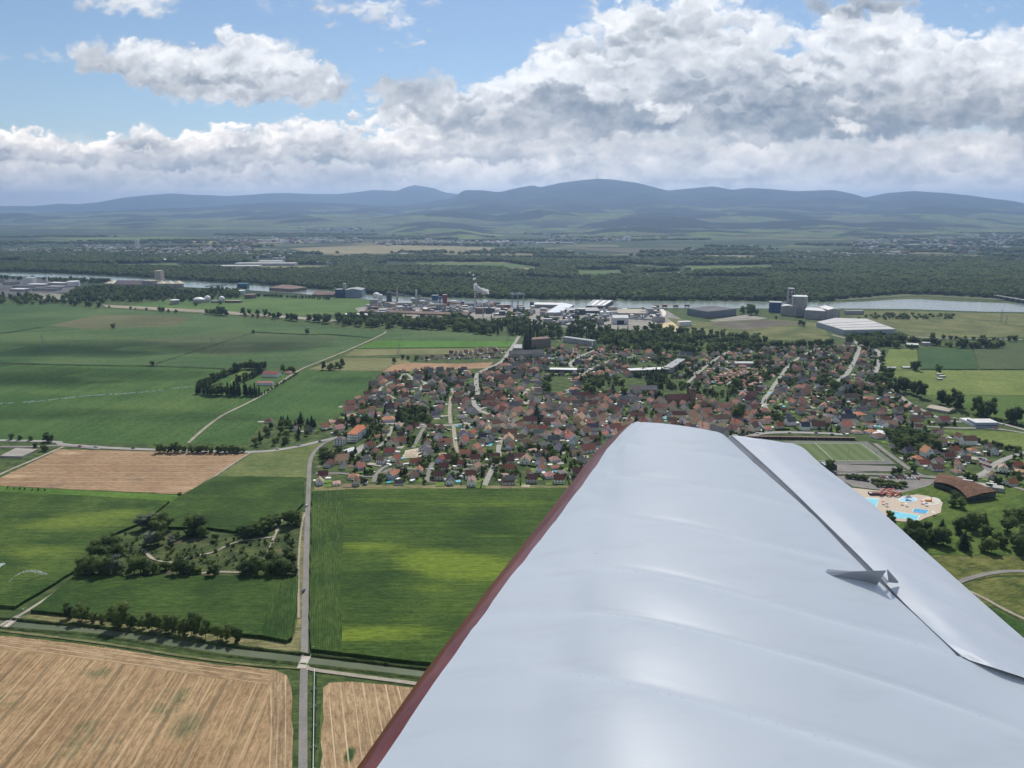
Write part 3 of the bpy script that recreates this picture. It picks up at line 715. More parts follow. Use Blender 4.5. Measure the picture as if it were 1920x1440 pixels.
    add_field('park_lawn', [(1540, 925), (1700, 915), (1800, 905), (2200, 915), (2200, 1045), (1900, 1042), (1720, 1040), (1500, 990)], lawn, label='park lawn round the open air pool')
    rm = field('rough_grass', (.055, .075, .02), (.14, .145, .045), .3, (1 / 25, 1 / 5), 1 / 15, .5, bare=(.20, .16, .10), bare_amt=-.02)
    add_field('rough_meadow', [(1600, 1040), (1900, 1042), (2200, 1045), (2200, 1080), (1870, 1080), (1790, 1096), (1600, 1100)], rm, label='rough grass below the park')
    add_field('rough_meadow', [(1700, 1110), (1800, 1096), (1870, 1083), (2200, 1083), (2400, 1500), (1930, 1172), (1870, 1140)], rm, label='rough grass between two gravel paths')
    add_field('meadow', [(1600, 1100), (1780, 1100), (1860, 1140), (1930, 1178), (2400, 1510), (2400, 2600), (1600, 2600), (1500, 1400)], field('deep_grass', (.022, .055, .014), (.04, .08, .02), 0), label='dark green grass beside the wing edge')
    # far plain strips, beyond the river forest
    tanf = field('far_tan', (.17, .155, .085), (.25, .22, .13), 0, (1 / 700, 1 / 90), 1 / 900, .01)
    grf = field('far_green', (.065, .11, .035), (.11, .155, .05), 0, (1 / 700, 1 / 90), 1 / 900, .01)
    dkf = field('far_dark', (.06, .06, .05), (.10, .095, .07), 0, (1 / 700, 1 / 90), 1 / 900, .01)
    for nm, pts, mt, lb in [
        ('far_field', [(540, 466), (700, 459), (860, 462), (1080, 470), (1000, 474), (820, 476), (600, 476)], tanf, 'pale tan field beyond the river forest'),
        ('far_field', [(600, 477), (820, 477), (960, 481), (800, 484), (640, 481)], field('far_tan_two', (.15, .12, .08), (.22, .17, .11), 0, (1 / 700, 1 / 90), 1 / 900, .01), 'brownish strip beyond the river forest'),
        ('far_field', [(780, 493), (940, 493), (1010, 500), (900, 503), (790, 500)], grf, 'green far field beyond the forest centre'),
        ('far_field', [(935, 502), (1010, 502), (1010, 508), (960, 508)], tanf, 'small tan field beyond the forest'),
        ('far_field', [(1080, 508), (1160, 507), (1170, 517), (1090, 520)], grf, 'bright green clearing beyond the forest'),
        ('far_field', [(1200, 513), (1280, 510), (1280, 516), (1220, 518)], tanf, 'pale clearing right of the bright one'),
        ('far_field', [(1285, 500), (1480, 497), (1500, 503), (1300, 510)], grf, 'green clearing before the dark wood'),
        ('far_field', [(1060, 466), (1300, 464), (1400, 470), (1180, 474)], dkf, 'dull brown field on the far plain'),
        ('far_field', [(1300, 478), (1480, 480), (1600, 484), (1400, 484)], tanf, 'thin tan strip on the far plain'),
        ('far_field', [(1330, 468), (1440, 468), (1460, 474), (1340, 475)], dkf, 'brown square on the far plain'),
        ('far_field', [(210, 497), (330, 494), (340, 503), (230, 500)], grf, 'grass mound among the river forest'),
        ('far_field', [(380, 503), (470, 500), (640, 498), (600, 505), (450, 507)], tanf, 'pale industrial clearing in the left forest'),
        ('far_field', [(60, 446), (330, 444), (420, 448), (200, 452)], grf, 'thin green strip on the far left plain'),
        ('far_field', [(340, 452), (560, 450), (600, 455), (400, 458)], tanf, 'tan strip on the far left plain'),
        ('far_field', [(1500, 470), (1720, 472), (1800, 476), (1540, 475)], tanf, 'tan strip on the far right plain')]:
        add_field(nm, pts, mt, label=lb, z=_layer[0] + 0.5)

ROADS = []     # (points, width) for keeping houses off them
def road(name, pxs, w, mat, label, z=None, k=4, is_world=False, jit=0.0):
    pts = smooth_line([at(*p).xy.to_tuple() for p in pxs] if not is_world else pxs, k)
    ROADS.append((pts, w))
    _road_z[0] += .004
    z = z if z is not None else _road_z[0]
    vs, fs = ribbon(pts, w, z, jit); mb = MB(); mb.add(vs, [tuple(reversed(f)) if _up(vs, f) < 0 else f for f in fs])
    return struct(name, mb, mat, label)
_road_z = [0.9]
def _up(vs, f):
    return sum(vs[f[i]][0] * vs[f[(i + 1) % len(f)]][1] - vs[f[(i + 1) % len(f)]][0] * vs[f[i]][1] for i in range(len(f)))

def build_roads():
    asp = plain('asphalt', (.20, .19, .175), .9, .15, .15, .5); pale = plain('pale_asphalt', (.29, .28, .255), .9, .15, .15, .4)
    gravel = plain('gravel_track', (.30, .27, .215), .95, .1, .2, .6); line = plain('road_paint', (.75, .75, .72), .7, .2, .05)
    _road_z[0] = .45
    road('road', [(567, 2600), (568, 1440), (569, 1300), (570.5, 1240), (572, 1160), (574, 1060), (576.5, 970), (579, 905), (581, 870), (588, 850), (604, 834), (624, 824)], 4.6, asp, 'straight narrow asphalt road running up to the village')
    road('road', [(-900, 822), (0, 826), (120, 834), (200, 840), (300, 844), (465, 848), (540, 841), (600, 828), (640, 818), (680, 806), (705, 798), (720, 795), (760, 795), (830, 798), (880, 795)], 7.5, pale, 'pale road entering the village from the left')
    road('road', [(0, 838), (60, 838), (120, 836), (190, 842)], 6, asp, 'short service road by the left yard')
    road('track', [(119, 838), (60, 864), (0, 890), (-200, 985)], 4, gravel, 'gravel track along the brown field')
    road('track', [(470, 849), (440, 868), (400, 895), (347, 930), (300, 963), (262, 985)], 3, gravel, 'farm track beside the pale meadow')
    road('track', [(150, 1082), (100, 1115), (45, 1150), (14, 1166), (-40, 1200)], 3.2, gravel, 'farm track crossing the canal at the left')
    road('track', [(353, 831), (382, 805), (416, 780), (452, 762), (487, 744), (525, 718), (562, 694), (600, 678), (640, 662), (690, 640), (717, 627), (724, 622)], 4.2, gravel, 'pale farm road running past the poplar compound')
    road('track', [(573, 1250), (585, 1256), (640, 1264), (760, 1280), (900, 1300)], 3.2, gravel, 'track along the far canal bank')
    road('track', [(565, 1254), (480, 1248), (350, 1232), (200, 1208), (0, 1183), (-200, 1160)], 2.2, field('grassy_track', (.09, .11, .04), (.20, .18, .10), 0), 'grassy track between canal and stubble')
    road('path', [(266, 1030), (275, 1038), (290, 1050), (325, 1055), (360, 1044), (400, 1036), (440, 1018), (490, 1010), (515, 1005), (522, 985), (530, 975)], 2.3, gravel, 'winding dirt path through the copse', jit=.45)
    road('path', [(515, 1005), (508, 1025), (495, 1050), (487, 1062)], 2.6, gravel, 'dirt spur at the right of the copse')
    road('path', [(370, 1077), (400, 1073), (450, 1074)], 2.6, gravel, 'pale dirt patch at the lower copse edge')
    road('path', [(560, 1160), (560, 1050), (566, 985), (572, 962)], 1.6, gravel, 'worn footpath beside the asphalt road')
    # village streets
    S = [([(973, 631), (951, 665), (938, 680), (910, 693), (895, 703), (893, 720), (896, 738), (888, 756), (905, 772), (925, 780), (960, 790)], 7.5, pale, 'main village street coming in from the poplars'),
         ([(592, 888), (640, 888), (700, 894), (735, 880), (790, 880), (840, 878), (880, 880), (920, 870)], 5, asp, 'street through the lowest row of gardens'),
         ([(700, 905), (705, 893), (715, 880), (730, 872)], 5, asp, 'side street between the lowest gardens'),
         ([(800, 905), (806, 880), (812, 868)], 5, asp, 'short lane among the lowest gardens'),
         ([(908, 912), (918, 890), (926, 874), (935, 862), (935, 840), (940, 820)], 6, pale, 'street climbing from the field edge'),
         ([(775, 840), (792, 808), (800, 796)], 5, asp, 'access lane past the building plot'),
         ([(735, 800), (725, 825), (700, 845)], 4.5, pale, 'lane beside the white school'),
         ([(845, 795), (843, 770), (846, 745), (850, 728)], 5, gravel, 'pale lane through the left quarter'),
         ([(850, 798), (855, 840), (862, 860)], 5, gravel, 'pale lane beside the tall cream house'),
         ([(760, 760), (730, 742), (712, 730), (740, 715), (775, 712), (796, 718), (785, 735)], 5, pale, 'loop street in the left quarter'),
         ([(775, 712), (760, 700), (750, 712)], 5, pale, 'small close in the left quarter'),
         ([(893, 770), (940, 755), (960, 765), (1000, 775), (1050, 780), (1100, 770), (1160, 780), (1230, 783), (1300, 780)], 6, pale, 'street through the old core'),
         ([(1075, 692), (1070, 680), (1095, 665), (1120, 655)], 6, pale, 'street behind the supermarket'),
         ([(1085, 708), (1110, 692), (1150, 675), (1200, 668)], 6, pale, 'street beside the long hedge'),
         ([(1290, 718), (1320, 690), (1345, 672), (1368, 658), (1385, 645)], 6, pale, 'straight street towards the back woods'),
         ([(1365, 722), (1385, 705), (1405, 688), (1420, 675)], 6, pale, 'street between the small bungalows'),
         ([(1440, 740), (1452, 722), (1468, 700), (1475, 690), (1500, 670), (1530, 655)], 6, pale, 'second straight street of the right suburb'),
         ([(1438, 770), (1432, 755), (1440, 740), (1460, 728)], 7, pale, 'street into the core from the right suburb'),
         ([(1560, 720), (1585, 705), (1600, 680), (1610, 655), (1602, 640), (1560, 628)], 8, pale, 'wide road past the white warehouse'),
         ([(1602, 643), (1640, 655), (1650, 668), (1645, 690), (1640, 700)], 8, pale, 'curving road at the right suburb edge'),
         ([(1640, 700), (1670, 725), (1690, 745), (1720, 765), (1780, 790), (1850, 790), (1920, 806), (2000, 830)], 7, pale, 'road along the tall tree row'),
         ([(1400, 820), (1440, 812), (1520, 812), (1580, 815)], 9, pale, 'car park road behind the football pitch'),
         ([(1735, 800), (1790, 803), (1860, 804), (1920, 812)], 5, pale, 'lane beside the right hand sheds'),
         ([(1640, 832), (1680, 862), (1712, 884), (1740, 895), (1790, 898)], 6, asp, 'street passing right of the pitch'),
         ([(1560, 888), (1640, 890), (1730, 894), (1800, 897), (1860, 893)], 7, asp, 'street between pitch and pool'),
         ([(1790, 897), (1840, 890), (1870, 868), (1920, 850), (2000, 835)], 7, pale, 'street among the right edge houses'),
         ([(1840, 858), (1850, 875), (1860, 885)], 10, asp, 'small car park among the right edge houses'),
         ([(1860, 893), (1890, 910), (1960, 930)], 6, asp, 'street at the right frame edge'),
         ([(1660, 630), (1760, 634), (1860, 636), (1960, 638), (2300, 645)], 8, pale, 'main road crossing behind the crop squares'),
         ([(1620, 605), (1665, 622), (1700, 632)], 5, pale, 'road beside the white warehouse'),
         ([(1780, 1100), (1822, 1084), (1870, 1074), (1930, 1072), (2200, 1076)], 4.5, asp, 'grey path in the rough grass at the right'),
         ([(1790, 1098), (1840, 1120), (1880, 1142), (1930, 1166), (2200, 1290)], 3, gravel, 'gravel path beside the wing edge'),
         ([(960, 592), (1000, 598), (1050, 604), (1090, 612), (1110, 606), (1130, 590), (1150, 576)], 12, pale, 'works road between the long sheds'),
         ([(1215, 612), (1235, 600), (1245, 588), (1240, 580)], 12, plain('chalk', (.6, .57, .5), .9, .1, .1), 'white haul road of the mixing plant')]
    for pts, w, mt, lb in S: road('street' if 'street' in lb else 'road', pts, w, mt, lb)
    # car parks
    add_field('car_park', [(1540, 870), (1680, 875), (1700, 884), (1560, 885)], asp, label='grey lot below the football pitch', z=.44)
    add_field('car_park', [(1560, 893), (1700, 897), (1760, 900), (1740, 912), (1690, 925), (1600, 913)], asp, label='pool car park with tree rows', z=.44)
    add_field('car_park', [(960, 598), (1050, 600), (1090, 612), (1000, 614), (950, 608)], asp, label='works car park full of cars', z=.66)
    add_field('forecourt', [(650, 850), (690, 828), (700, 832), (665, 856)], pale, label='school forecourt', z=.44)
    add_field('square', [(1335, 760), (1372, 757), (1370, 772), (1350, 778)], plain('pale_square', (.5, .46, .38), .9, .1, .1), label='pale village square', z=.44)
    add_field('building_plot', [(760, 845), (800, 838), (790, 858), (755, 860)], plain('plot_soil', (.42, .36, .27), .95, .1, .35, .25), label='torn up building plot', z=.44)

def build_water():
    # canal in front: water sheet between two bank ridges
    m, nt, b = new_mat('canal_water'); P = pos()
    col = mixc(smooth(tex_noise(P, 1 / 30, 3, .5), .3, .7), (.085, .105, .062), (.115, .135, .085))
    nt.links.new(col.s, b.inputs['Base Color']); set_rough(b, .45, .06); bump(b, tex_noise(P, 1.2, 3, .6), .3, .3)
    top = [(-500, 1110), (28, 1165), (168, 1177), (328, 1198.5), (437, 1215), (560, 1229), (700, 1246), (800, 1258), (1400, 1326)]
    bot = [(-500, 1118), (15, 1175), (168, 1187), (328, 1212), (437, 1228), (560, 1242), (700, 1258), (800, 1270), (1400, 1341)]
    T = [at(*p).xy for p in top]; B = [at(*p).xy for p in bot]
    mb = MB(); n = len(T)
    mb.add([(p.x, p.y, .05) for p in T] + [(p.x, p.y, .05) for p in B], [(n + i, n + i + 1, i + 1, i) for i in range(n - 1)])
    struct('canal_water', mb, m, 'grey green water of the narrow canal')
    def berm(line, w, h, name, mat, lb):
        L = smooth_line([(p.x, p.y) for p in line], 10); vs, fs = [], []
        for i, p in enumerate(L):
            a = L[max(0, i - 1)]; c = L[min(len(L) - 1, i + 1)]; d = Vector((c[0] - a[0], c[1] - a[1])).normalized(); nx, ny = -d.y, d.x
            hh = h * rng.uniform(.7, 1.25); j = rng.uniform(-.3, .3)
            for o, z in ((0 + j * .3, 0), (.45, hh * .75), (w * .35, hh), (w * .6, hh * .9), (w, 0.02)): vs.append((p[0] + nx * o, p[1] + ny * o, z))
        for i in range(len(L) - 1):
            for k in range(4): fs.append((i * 5 + k, i * 5 + k + 1, i * 5 + k + 6, i * 5 + k + 5)[::-1])
        struct(name, MB().add(vs, fs), mat, lb)
    bankm = field('bank_grass', (.028, .045, .016), (.07, .095, .03), 0, (1 / 6, 1 / 2), 1 / 8, .8, bmp=.6)
    berm(T, 3.2, 1.7, 'canal_bank', bankm, 'steep grassy canal bank on the maize side')
    berm(list(reversed(B)), 3.6, .6, 'canal_bank', bankm, 'grassy canal bank on the stubble side')
    # the great river
    m, nt, b = new_mat('river_water'); P = pos(); x, y, z = xyz(P)
    col = mixc(smooth(tex_noise(P, 1 / 300, 3, .5), .3, .7), (.17, .21, .18), (.22, .25, .22))
    nt.links.new(col.s, b.inputs['Base Color']); set_rough(b, .16, .5)
    bump(b, tex_noise(vec(x * .05, y * .02), 1.0, 4, .65), .12, 2.0)
    far = [(-1500, 470), (-300, 504), (0, 512), (120, 515), (200, 519), (345, 528), (440, 533), (540, 540), (640, 548), (700, 555), (850, 560), (1000, 563), (1180, 565), (1420, 566), (1540, 568), (1620, 566), (1680, 562), (1720, 561), (1780, 565), (1860, 568), (1920, 570), (2300, 578), (3000, 592)]
    near = [(3000, 610), (2300, 592), (1920, 586), (1850, 585), (1700, 580), (1580, 579), (1440, 579), (1170, 578), (1000, 577), (800, 571), (690, 562), (560, 551), (445, 543), (330, 538), (140, 523), (0, 517), (-300, 509), (-1500, 474)]
    mb = MB(); mb.add([(p.x, p.y, .8) for p in (at(*q) for q in far + near)], [tuple(range(len(far) + len(near)))])
    o = struct('river', mb, m, 'broad pale river between forest and works')
    if o.data.polygons[0].normal.z < 0: o.data.flip_normals()
    lev = plain('levee_grass', (.095, .115, .06), .9, .1, .2, .03)
    vs, fs = ribbon(smooth_line([at(*p).xy.to_tuple() for p in [(1560, 563), (1640, 558), (1700, 554), (1760, 556), (1830, 560), (1920, 563), (2300, 571)]]), 55, 1.5)
    struct('levee', MB().add(vs, [f[::-1] if _up(vs, f) < 0 else f for f in fs]), lev, 'grassy levee on the far river bank')

def mixf_(f, p, q): return p + (q - p) * f
def build_hills():
    cols = np.linspace(-1500, 3400, 620); D = np.geomspace(5800, 38000, 230)
    r = np.random.default_rng(9)
    H, W = len(D), len(cols)
    def fb(cell, oc=5, asp=1.0): return fbm2(r, H, W, cell, oc, .55, asp)
    c, s = math.cos(PITCH), math.sin(PITCH)
    def height(px_y, dist):      # height of a ridge that reaches photo row px_y at depth dist
        yy = (720.0 - px_y) / FPX
        return CAM_H + dist * (-s + yy * c) / (c + yy * s)
    def prof(pts): return np.interp(cols, [p[0] for p in pts], [p[1] for p in pts])
    L = [ # depth, front width, back width, profile (photo rows of the crest)
        (26000, 3000, [(-1500, 398), (-300, 390), (0, 386), (60, 387), (110, 382), (145, 383), (185, 379), (230, 371), (280, 365), (320, 362), (370, 365), (430, 367), (480, 364), (540, 361), (590, 363), (640, 364), (700, 357), (745, 358), (762, 351), (780, 347), (812, 353), (835, 361), (870, 366), (950, 372), (1100, 370), (1400, 372), (1900, 392), (3400, 405)]),
        (18500, 2700, [(-1500, 420), (-200, 405), (0, 403), (150, 396), (250, 392), (330, 388), (420, 386), (500, 379), (560, 378), (640, 381), (700, 384), (760, 384), (800, 379), (850, 371), (870, 356), (905, 356), (935, 360), (975, 351), (1000, 347), (1012, 351), (1050, 343), (1085, 339), (1120, 335), (1150, 337), (1190, 342), (1250, 357), (1300, 352), (1335, 349), (1370, 356), (1400, 352), (1440, 353), (1490, 358), (1560, 356), (1595, 363), (1620, 370), (1660, 361), (1710, 357), (1760, 361), (1810, 366), (1850, 371), (1885, 375), (1920, 381), (2100, 395), (3400, 410)]),
        (16200, 1300, [(-1500, 415), (0, 400), (150, 402), (300, 396), (420, 392), (520, 388), (640, 392), (700, 386), (760, 392), (830, 384), (900, 372), (960, 378), (1040, 366), (1120, 372), (1200, 362), (1280, 372), (1370, 366), (1460, 374), (1550, 368), (1640, 380), (1740, 372), (1830, 382), (1920, 392), (3400, 410)]),
        (12000, 850, [(-1500, 440), (0, 425), (200, 420), (330, 414), (460, 412), (600, 405), (680, 410), (760, 404), (850, 398), (930, 402), (1010, 392), (1100, 400), (1200, 396), (1300, 402), (1400, 394), (1500, 400), (1620, 404), (1720, 398), (1920, 408), (3400, 430)]),
        (14200, 1500, [(-1500, 430), (0, 422), (150, 415), (300, 406), (450, 404), (560, 400), (640, 398), (690, 396), (730, 404), (800, 396), (870, 390), (930, 381), (990, 386), (1060, 378), (1150, 386), (1230, 380), (1330, 388), (1430, 380), (1520, 386), (1620, 392), (1720, 386), (1820, 390), (1920, 398), (3400, 420)]),
        (10200, 950, [(-1500, 500), (600, 470), (680, 450), (720, 428), (760, 418), (820, 416), (900, 420), (980, 426), (1060, 430), (1110, 416), (1180, 407), (1230, 406), (1290, 410), (1340, 418), (1400, 416), (1470, 410), (1530, 410), (1600, 416), (1680, 412), (1760, 416), (1850, 424), (1920, 430), (2300, 436), (3400, 440)]),
        (8300, 620, [(-1500, 500), (690, 470), (730, 452), (790, 436), (860, 430), (930, 440), (1000, 444), (1060, 440), (1130, 428), (1200, 424), (1290, 428), (1370, 432), (1460, 430), (1560, 436), (1600, 430), (1680, 436), (1760, 432), (1840, 440), (1920, 446), (2300, 450), (3400, 470)])]
    Z = np.full((H, W), -9.0)
    Dg = D[:, None] * np.ones((1, W))
    n1, n2, n3 = fb(60, 5, 1.0), fb(24, 5, .8), fb(10, 4, .8)
    for k, (d0, w, pts) in enumerate(L):
        j1 = np.interp(cols, np.linspace(-1500, 3400, 260), fbm2(r, 4, 260, 5, 3, .6)[1]); hh = (np.maximum(height(prof(pts) + j1 * (6.0 if d0 < 17000 else 1.8), d0), -20))[None, :]
        off = (n1 * 1.3 + n2 * .6) * w * .55 * np.clip(np.abs(Dg - d0) / w * 1.4, 0, 1)
        t = (Dg - d0 + off) / w
        g = np.exp(-np.abs(t) ** 1.7)
        z = hh * g + (n2 * .10 + n3 * .05) * np.maximum(hh, 0) * g * np.clip(np.abs(t) * 2.6, 0.05, 1) * 1.7
        Z = np.maximum(Z, z - 8)
    cc = np.where(np.abs(cols) >= 0, (cols - 960) / FPX, 0)[None, :]
    X = cc * Dg * c
    co = np.stack([X, Dg, Z], -1).reshape(-1, 3)
    idx = np.arange(H * W).reshape(H, W)
    q = np.stack([idx[:-1, :-1], idx[:-1, 1:], idx[1:, 1:], idx[1:, :-1]], -1).reshape(-1, 4)
    me = bpy.data.meshes.new('hills'); me.from_pydata(co.tolist(), [], q.tolist()); me.shade_smooth()
    m, nt, b = new_mat('hill_woods'); P = pos(); x, y, z = xyz(P)
    wood = mixc(smooth(tex_noise(P, 1 / 180, 5, .7), .35, .65), (.008, .017, .014), (.020, .032, .021))
    mead = mixc(smooth(tex_noise(vec(x * (1 / 500), y * (1 / 260)), 1.0, 4, .6), .38, .62), (.07, .11, .036), (.13, .17, .06))
    dry = mixc(smooth(tex_noise(P, 1 / 350, 3, .6), .5, .56), mead, (.10, .105, .06))
    f = tex_noise(vec(x * (1 / 1500), y * (1 / 700), z * 0.0), 1.0, 5, .58)
    lowz = smooth(z, 60, 260, 1.0, 0.0) * smooth(y, 11000, 13500, 1.0, .35)
    msk = smooth(f + lowz * .16, .54, .58)
    near_ = smooth(y, 10800, 11500, 1.0, 0.0); patch_ = tex_noise(vec(x * (1 / 700), y * (1 / 420)), 1.0, 4, .6)
    foot_ = smooth(patch_ + z * .0026, .57, .61, 1.0, 0.0)
    col = mixc(mixf_(near_, msk * smooth(z, 200, 420, 1.0, 0.0), foot_), wood, dry)
    nt.links.new(col.s, b.inputs['Base Color']); set_rough(b, .95, .05)
    bump(b, tex_noise(P, 1 / 60, 4, .7), .6, 30.0)
    me.materials.append(m)
    o = struct('hills', me, None, 'hazy blue wooded mountains with vineyard foothills')
    return co.reshape(H, W, 3)

build_base(); build_fields(); build_roads(); build_water(); HILL_GRID = build_hills()

# ================================================================ the aircraft wing
WING_H = 1.05                                  # wing top below the eye, metres
def on_wing(px, py, dz=0.0):
    r = ray(px, py); t = (-(WING_H) + dz) / r.z
    return Vector((r.x * t, r.y * t, CAM_H - WING_H + dz))

def catmull(P, n):
    """Smooth curve through 3-D points, n samples per span."""
    Q = [2 * P[0] - P[1]] + list(P) + [2 * P[-1] - P[-2]]; out = []
    for i in range(1, len(Q) - 2):
        a, b, c, d = Q[i - 1:i + 3]
        for k in range(n):
            t = k / n
            out.append(0.5 * ((2 * b) + (c - a) * t + (2 * a - 5 * b + 4 * c - d) * t * t + (3 * b - a - 3 * c + d) * t ** 3))
    out.append(P[-1].copy()); return out

def patch(rows, nr, nc, lin_rows=False):
    """Dense grid through rows of 3-D control points; returns [row][col] and the row parameter."""
    A = [catmull(r, nc) for r in rows]
    out = []
    for j in range(len(A[0])):
        col = [A[i][j] for i in range(len(A))]
        if lin_rows:
            L = []
            for i in range(len(col) - 1): L += [col[i].lerp(col[i + 1], k / nr) for k in range(nr)]
            L.append(col[-1].copy())
        else: L = catmull(col, nr)
        out.append(L)
    return [[out[j][i] for j in range(len(out))] for i in range(len(out[0]))]

def grid_mesh(g):
    h, w = len(g), len(g[0]); vs = [p for r in g for p in r]
    return vs, [(i * w + j, i * w + j + 1, (i + 1) * w + j + 1, (i + 1) * w + j) for i in range(h - 1) for j in range(w - 1)]

def build_wing():
    white, nt, b = new_mat('wing_white_paint'); P = pos()
    n = tex_noise(P, 1.6, 4, .6)
    col = mixc(smooth(n, .3, .7), (.84, .885, .90), (.88, .915, .92))
    sp = tex_vor(P, 3.1, 0); sc = tex_noise(P, 40, 2, .5)
    col = mixc(smooth(sp, .010, .016, 1, 0) * .75, col, (.10, .10, .11))
    gr = tex_noise(vec(xyz(P)[0] * 2.0, xyz(P)[1] * 6.0, 0.0), 1.6, 5, .65); col = mixc(smooth(gr, .50, .72, 0, .16), col, (.58, .59, .60))
    nt.links.new(col.s, b.inputs['Base Color']); set_rough(b, .7, .4)
    b.inputs['Coat Weight'].default_value = .45; b.inputs['Coat Roughness'].default_value = .36
    h = tex_noise(P, 3.5, 3, .5) * .8 + tex_noise(P, 60, 2, .5) * .02
    bump(b, h, .06, .04)
    ail, nt, b = new_mat('aileron_white_paint'); P = pos(); u, v = rotated(P, -.95)
    n = tex_noise(vec(u * .8, v * 4.0), 1.5, 4, .55)
    nt.links.new(mixc(smooth(n, .3, .7), (.83, .87, .90), (.90, .92, .93)).s, b.inputs['Base Color']); set_rough(b, .6, .5)
    b.inputs['Coat Weight'].default_value = .4; b.inputs['Coat Roughness'].default_value = .36
    bump(b, tex_noise(vec(u * .7, v * 2.6), 2.2, 3, .5), .45, .06)
    red, nt, b = new_mat('wing_red_paint'); P = pos(); u, v = rotated(P, .95)
    n = tex_noise(vec(u * 1.0, v * 9.0), 1.3, 4, .6)
    nt.links.new(mixc(smooth(n, .35, .7), (.19, .030, .020), (.28, .052, .036)).s, b.inputs['Base Color']); set_rough(b, .35, .3)
    b.inputs['Coat Weight'].default_value = .25; b.inputs['Coat Roughness'].default_value = .1
    bump(b, n, .15, .03)
    grey = plain('cove_grey', (.27, .28, .30), .6, .3, .3, 6.0); dark = plain('cove_dark', (.03, .03, .035), .8, .2, .2, 6.0)
    fair = plain('fairing_paint', (.36, .38, .41), .45, .4, .06, 4.0)

    root = thing('aircraft_wing', 'white light aircraft wing with dark red leading edge filling the lower right', 'aircraft wing', on_wing(1300, 1200))
    root_loc = root.location.copy()
    def mk(name, vs, fs, mats, smooth_=True, parent=root, **kw):
        off = root_loc
        me = bpy.data.meshes.new(name); me.from_pydata([tuple(Vector(v) - off) for v in vs], [], fs); me.materials.append(mats)
        if smooth_: me.shade_smooth()
        return link(name, me, parent, **kw)
    dz = [-.085, -.040, 0.0, .022, .022, .010, -.012]
    R = [[(1176, 797), (1184, 793.5), (1203, 792), (1250, 794.5), (1300, 801.5), (1330, 807), (1356, 812.5)],
         [(1122, 842), (1143, 837), (1168, 834), (1213, 837), (1290, 846), (1360, 856.5), (1414, 866)],
         [(1080, 894), (1106, 889), (1152, 893), (1231, 900), (1342, 915), (1430, 935), (1517, 957)],
         [(1016, 976), (1047, 969), (1130, 966), (1255, 982), (1395, 1011), (1508, 1038), (1621, 1063)],
         [(938, 1075), (972, 1062), (1098, 1063), (1238, 1080), (1404, 1120), (1594, 1175), (1795, 1226)],
         [(882, 1148), (912, 1145), (1077, 1146), (1237, 1168), (1434, 1217), (1646, 1277), (1924, 1372)],
         [(794, 1263), (828, 1261), (1050, 1264), (1195, 1288), (1450, 1357), (1718, 1442), (2070, 1570)],
         [(627, 1500), (668, 1498), (975, 1495), (1200, 1545), (1500, 1640), (1850, 1765), (2260, 1905)]]
    rows = [[on_wing(x, y, d) for (x, y), d in zip(r, dz)] for r in R]
    # two more bays towards the fuselage, outside the picture
    for k in range(3): rows.append([rows[-1][j] * 2 - rows[-2][j] if k == 0 else rows[-1][j] + (rows[-1][j] - rows[-2][j]) for j in range(7)])
    NR, NC = 18, 6
    def lin_patch(c0, c1, nc):
        return patch([r[c0:c1 + 1] for r in rows], NR, nc)
    # smooth whole surface once, then cut at the columns
    full = patch(rows, NR, NC)
    r2 = np.random.default_rng(4)
    nh, nw = len(full), len(full[0])
    wob = fbm2(r2, nh, nw, 7, 3, .5)
    for i in range(nh):
        t = (i % NR) / NR; bay = i // NR
        for j in range(nw):
            c = j / NC
            sag = (1.9 * t ** .5 * (1 - t) * .0130 + .0050 * (1 - t) - .0045 * math.exp(-((1 - t) / .06) ** 2)) * min(1, max(0, (c - 1.9) / .25)) * min(1, max(0, (6.0 - c) / .4))
            lip = .0012 * math.exp(-((t if t < .5 else 1 - t) / .05) ** 2) * (c > 1.95)
            nose = wob[i][j] * .0075 * min(1, max(0, (2.3 - c) / .6)) * min(1, c)
            full[i][j].z += sag - lip + nose + wob[i][j] * .0012
            if c > 1.99: full[i][j].z -= .0035
    def cut(a, b_): return [r[a * NC:b_ * NC + 1] for r in full]
    vs, fs = grid_mesh(cut(1, 6)); w_ = 5 * NC + 1
    te = [on_wing(x, y, -.05) for x, y in [(2085, 1349), (2230, 1500), (2420, 1720), (2640, 2090)]]
    for k in range(3): te.append(te[-1] + (te[-1] - te[-2]))
    te = catmull(te, NR); o_ = {}
    for i in range(4 * NR, nh):
        a_, b2 = full[i][-1], te[min(len(te) - 1, i - 4 * NR)]; o_[i] = len(vs)
        for k in range(1, 6): t = k / 5; p = a_.lerp(b2, t); p.z += .012 * math.sin(math.pi * t * .8); vs.append(p)
    for i in range(4 * NR, nh - 1):
        A1 = [i * w_ + w_ - 1] + [o_[i] + k for k in range(5)]; B1 = [(i + 1) * w_ + w_ - 1] + [o_[i + 1] + k for k in range(5)]
        for k in range(5): fs.append((A1[k], A1[k + 1], B1[k + 1], B1[k]))
    mk('wing_skin', vs, fs, white)
    vs, fs = grid_mesh(cut(0, 1)); mk('leading_edge', vs, fs, red)
    # underside and tip wall
    low = []
    for i in range(nh):
        a, m_, e = full[i][0], full[i][3 * NC], full[i][-1]
        low.append([a, a + Vector((.006, -.002, -.035)), a.lerp(m_, .25) + Vector((0, 0, -.085)), Vector((m_.x, m_.y, a.z - .06)), Vector((e.x, e.y, e.z - .05)), e - Vector((0, 0, .004))])
    vs, fs = grid_mesh(low); mk('underside', vs, [f[::-1] for f in fs], red if False else white)
    vs, fs = grid_mesh([full[0], [Vector((p.x, p.y, min(p.z, full[0][0].z + .02) - .03)) for p in full[0]]]); mk('wing_tip', vs, fs, white)
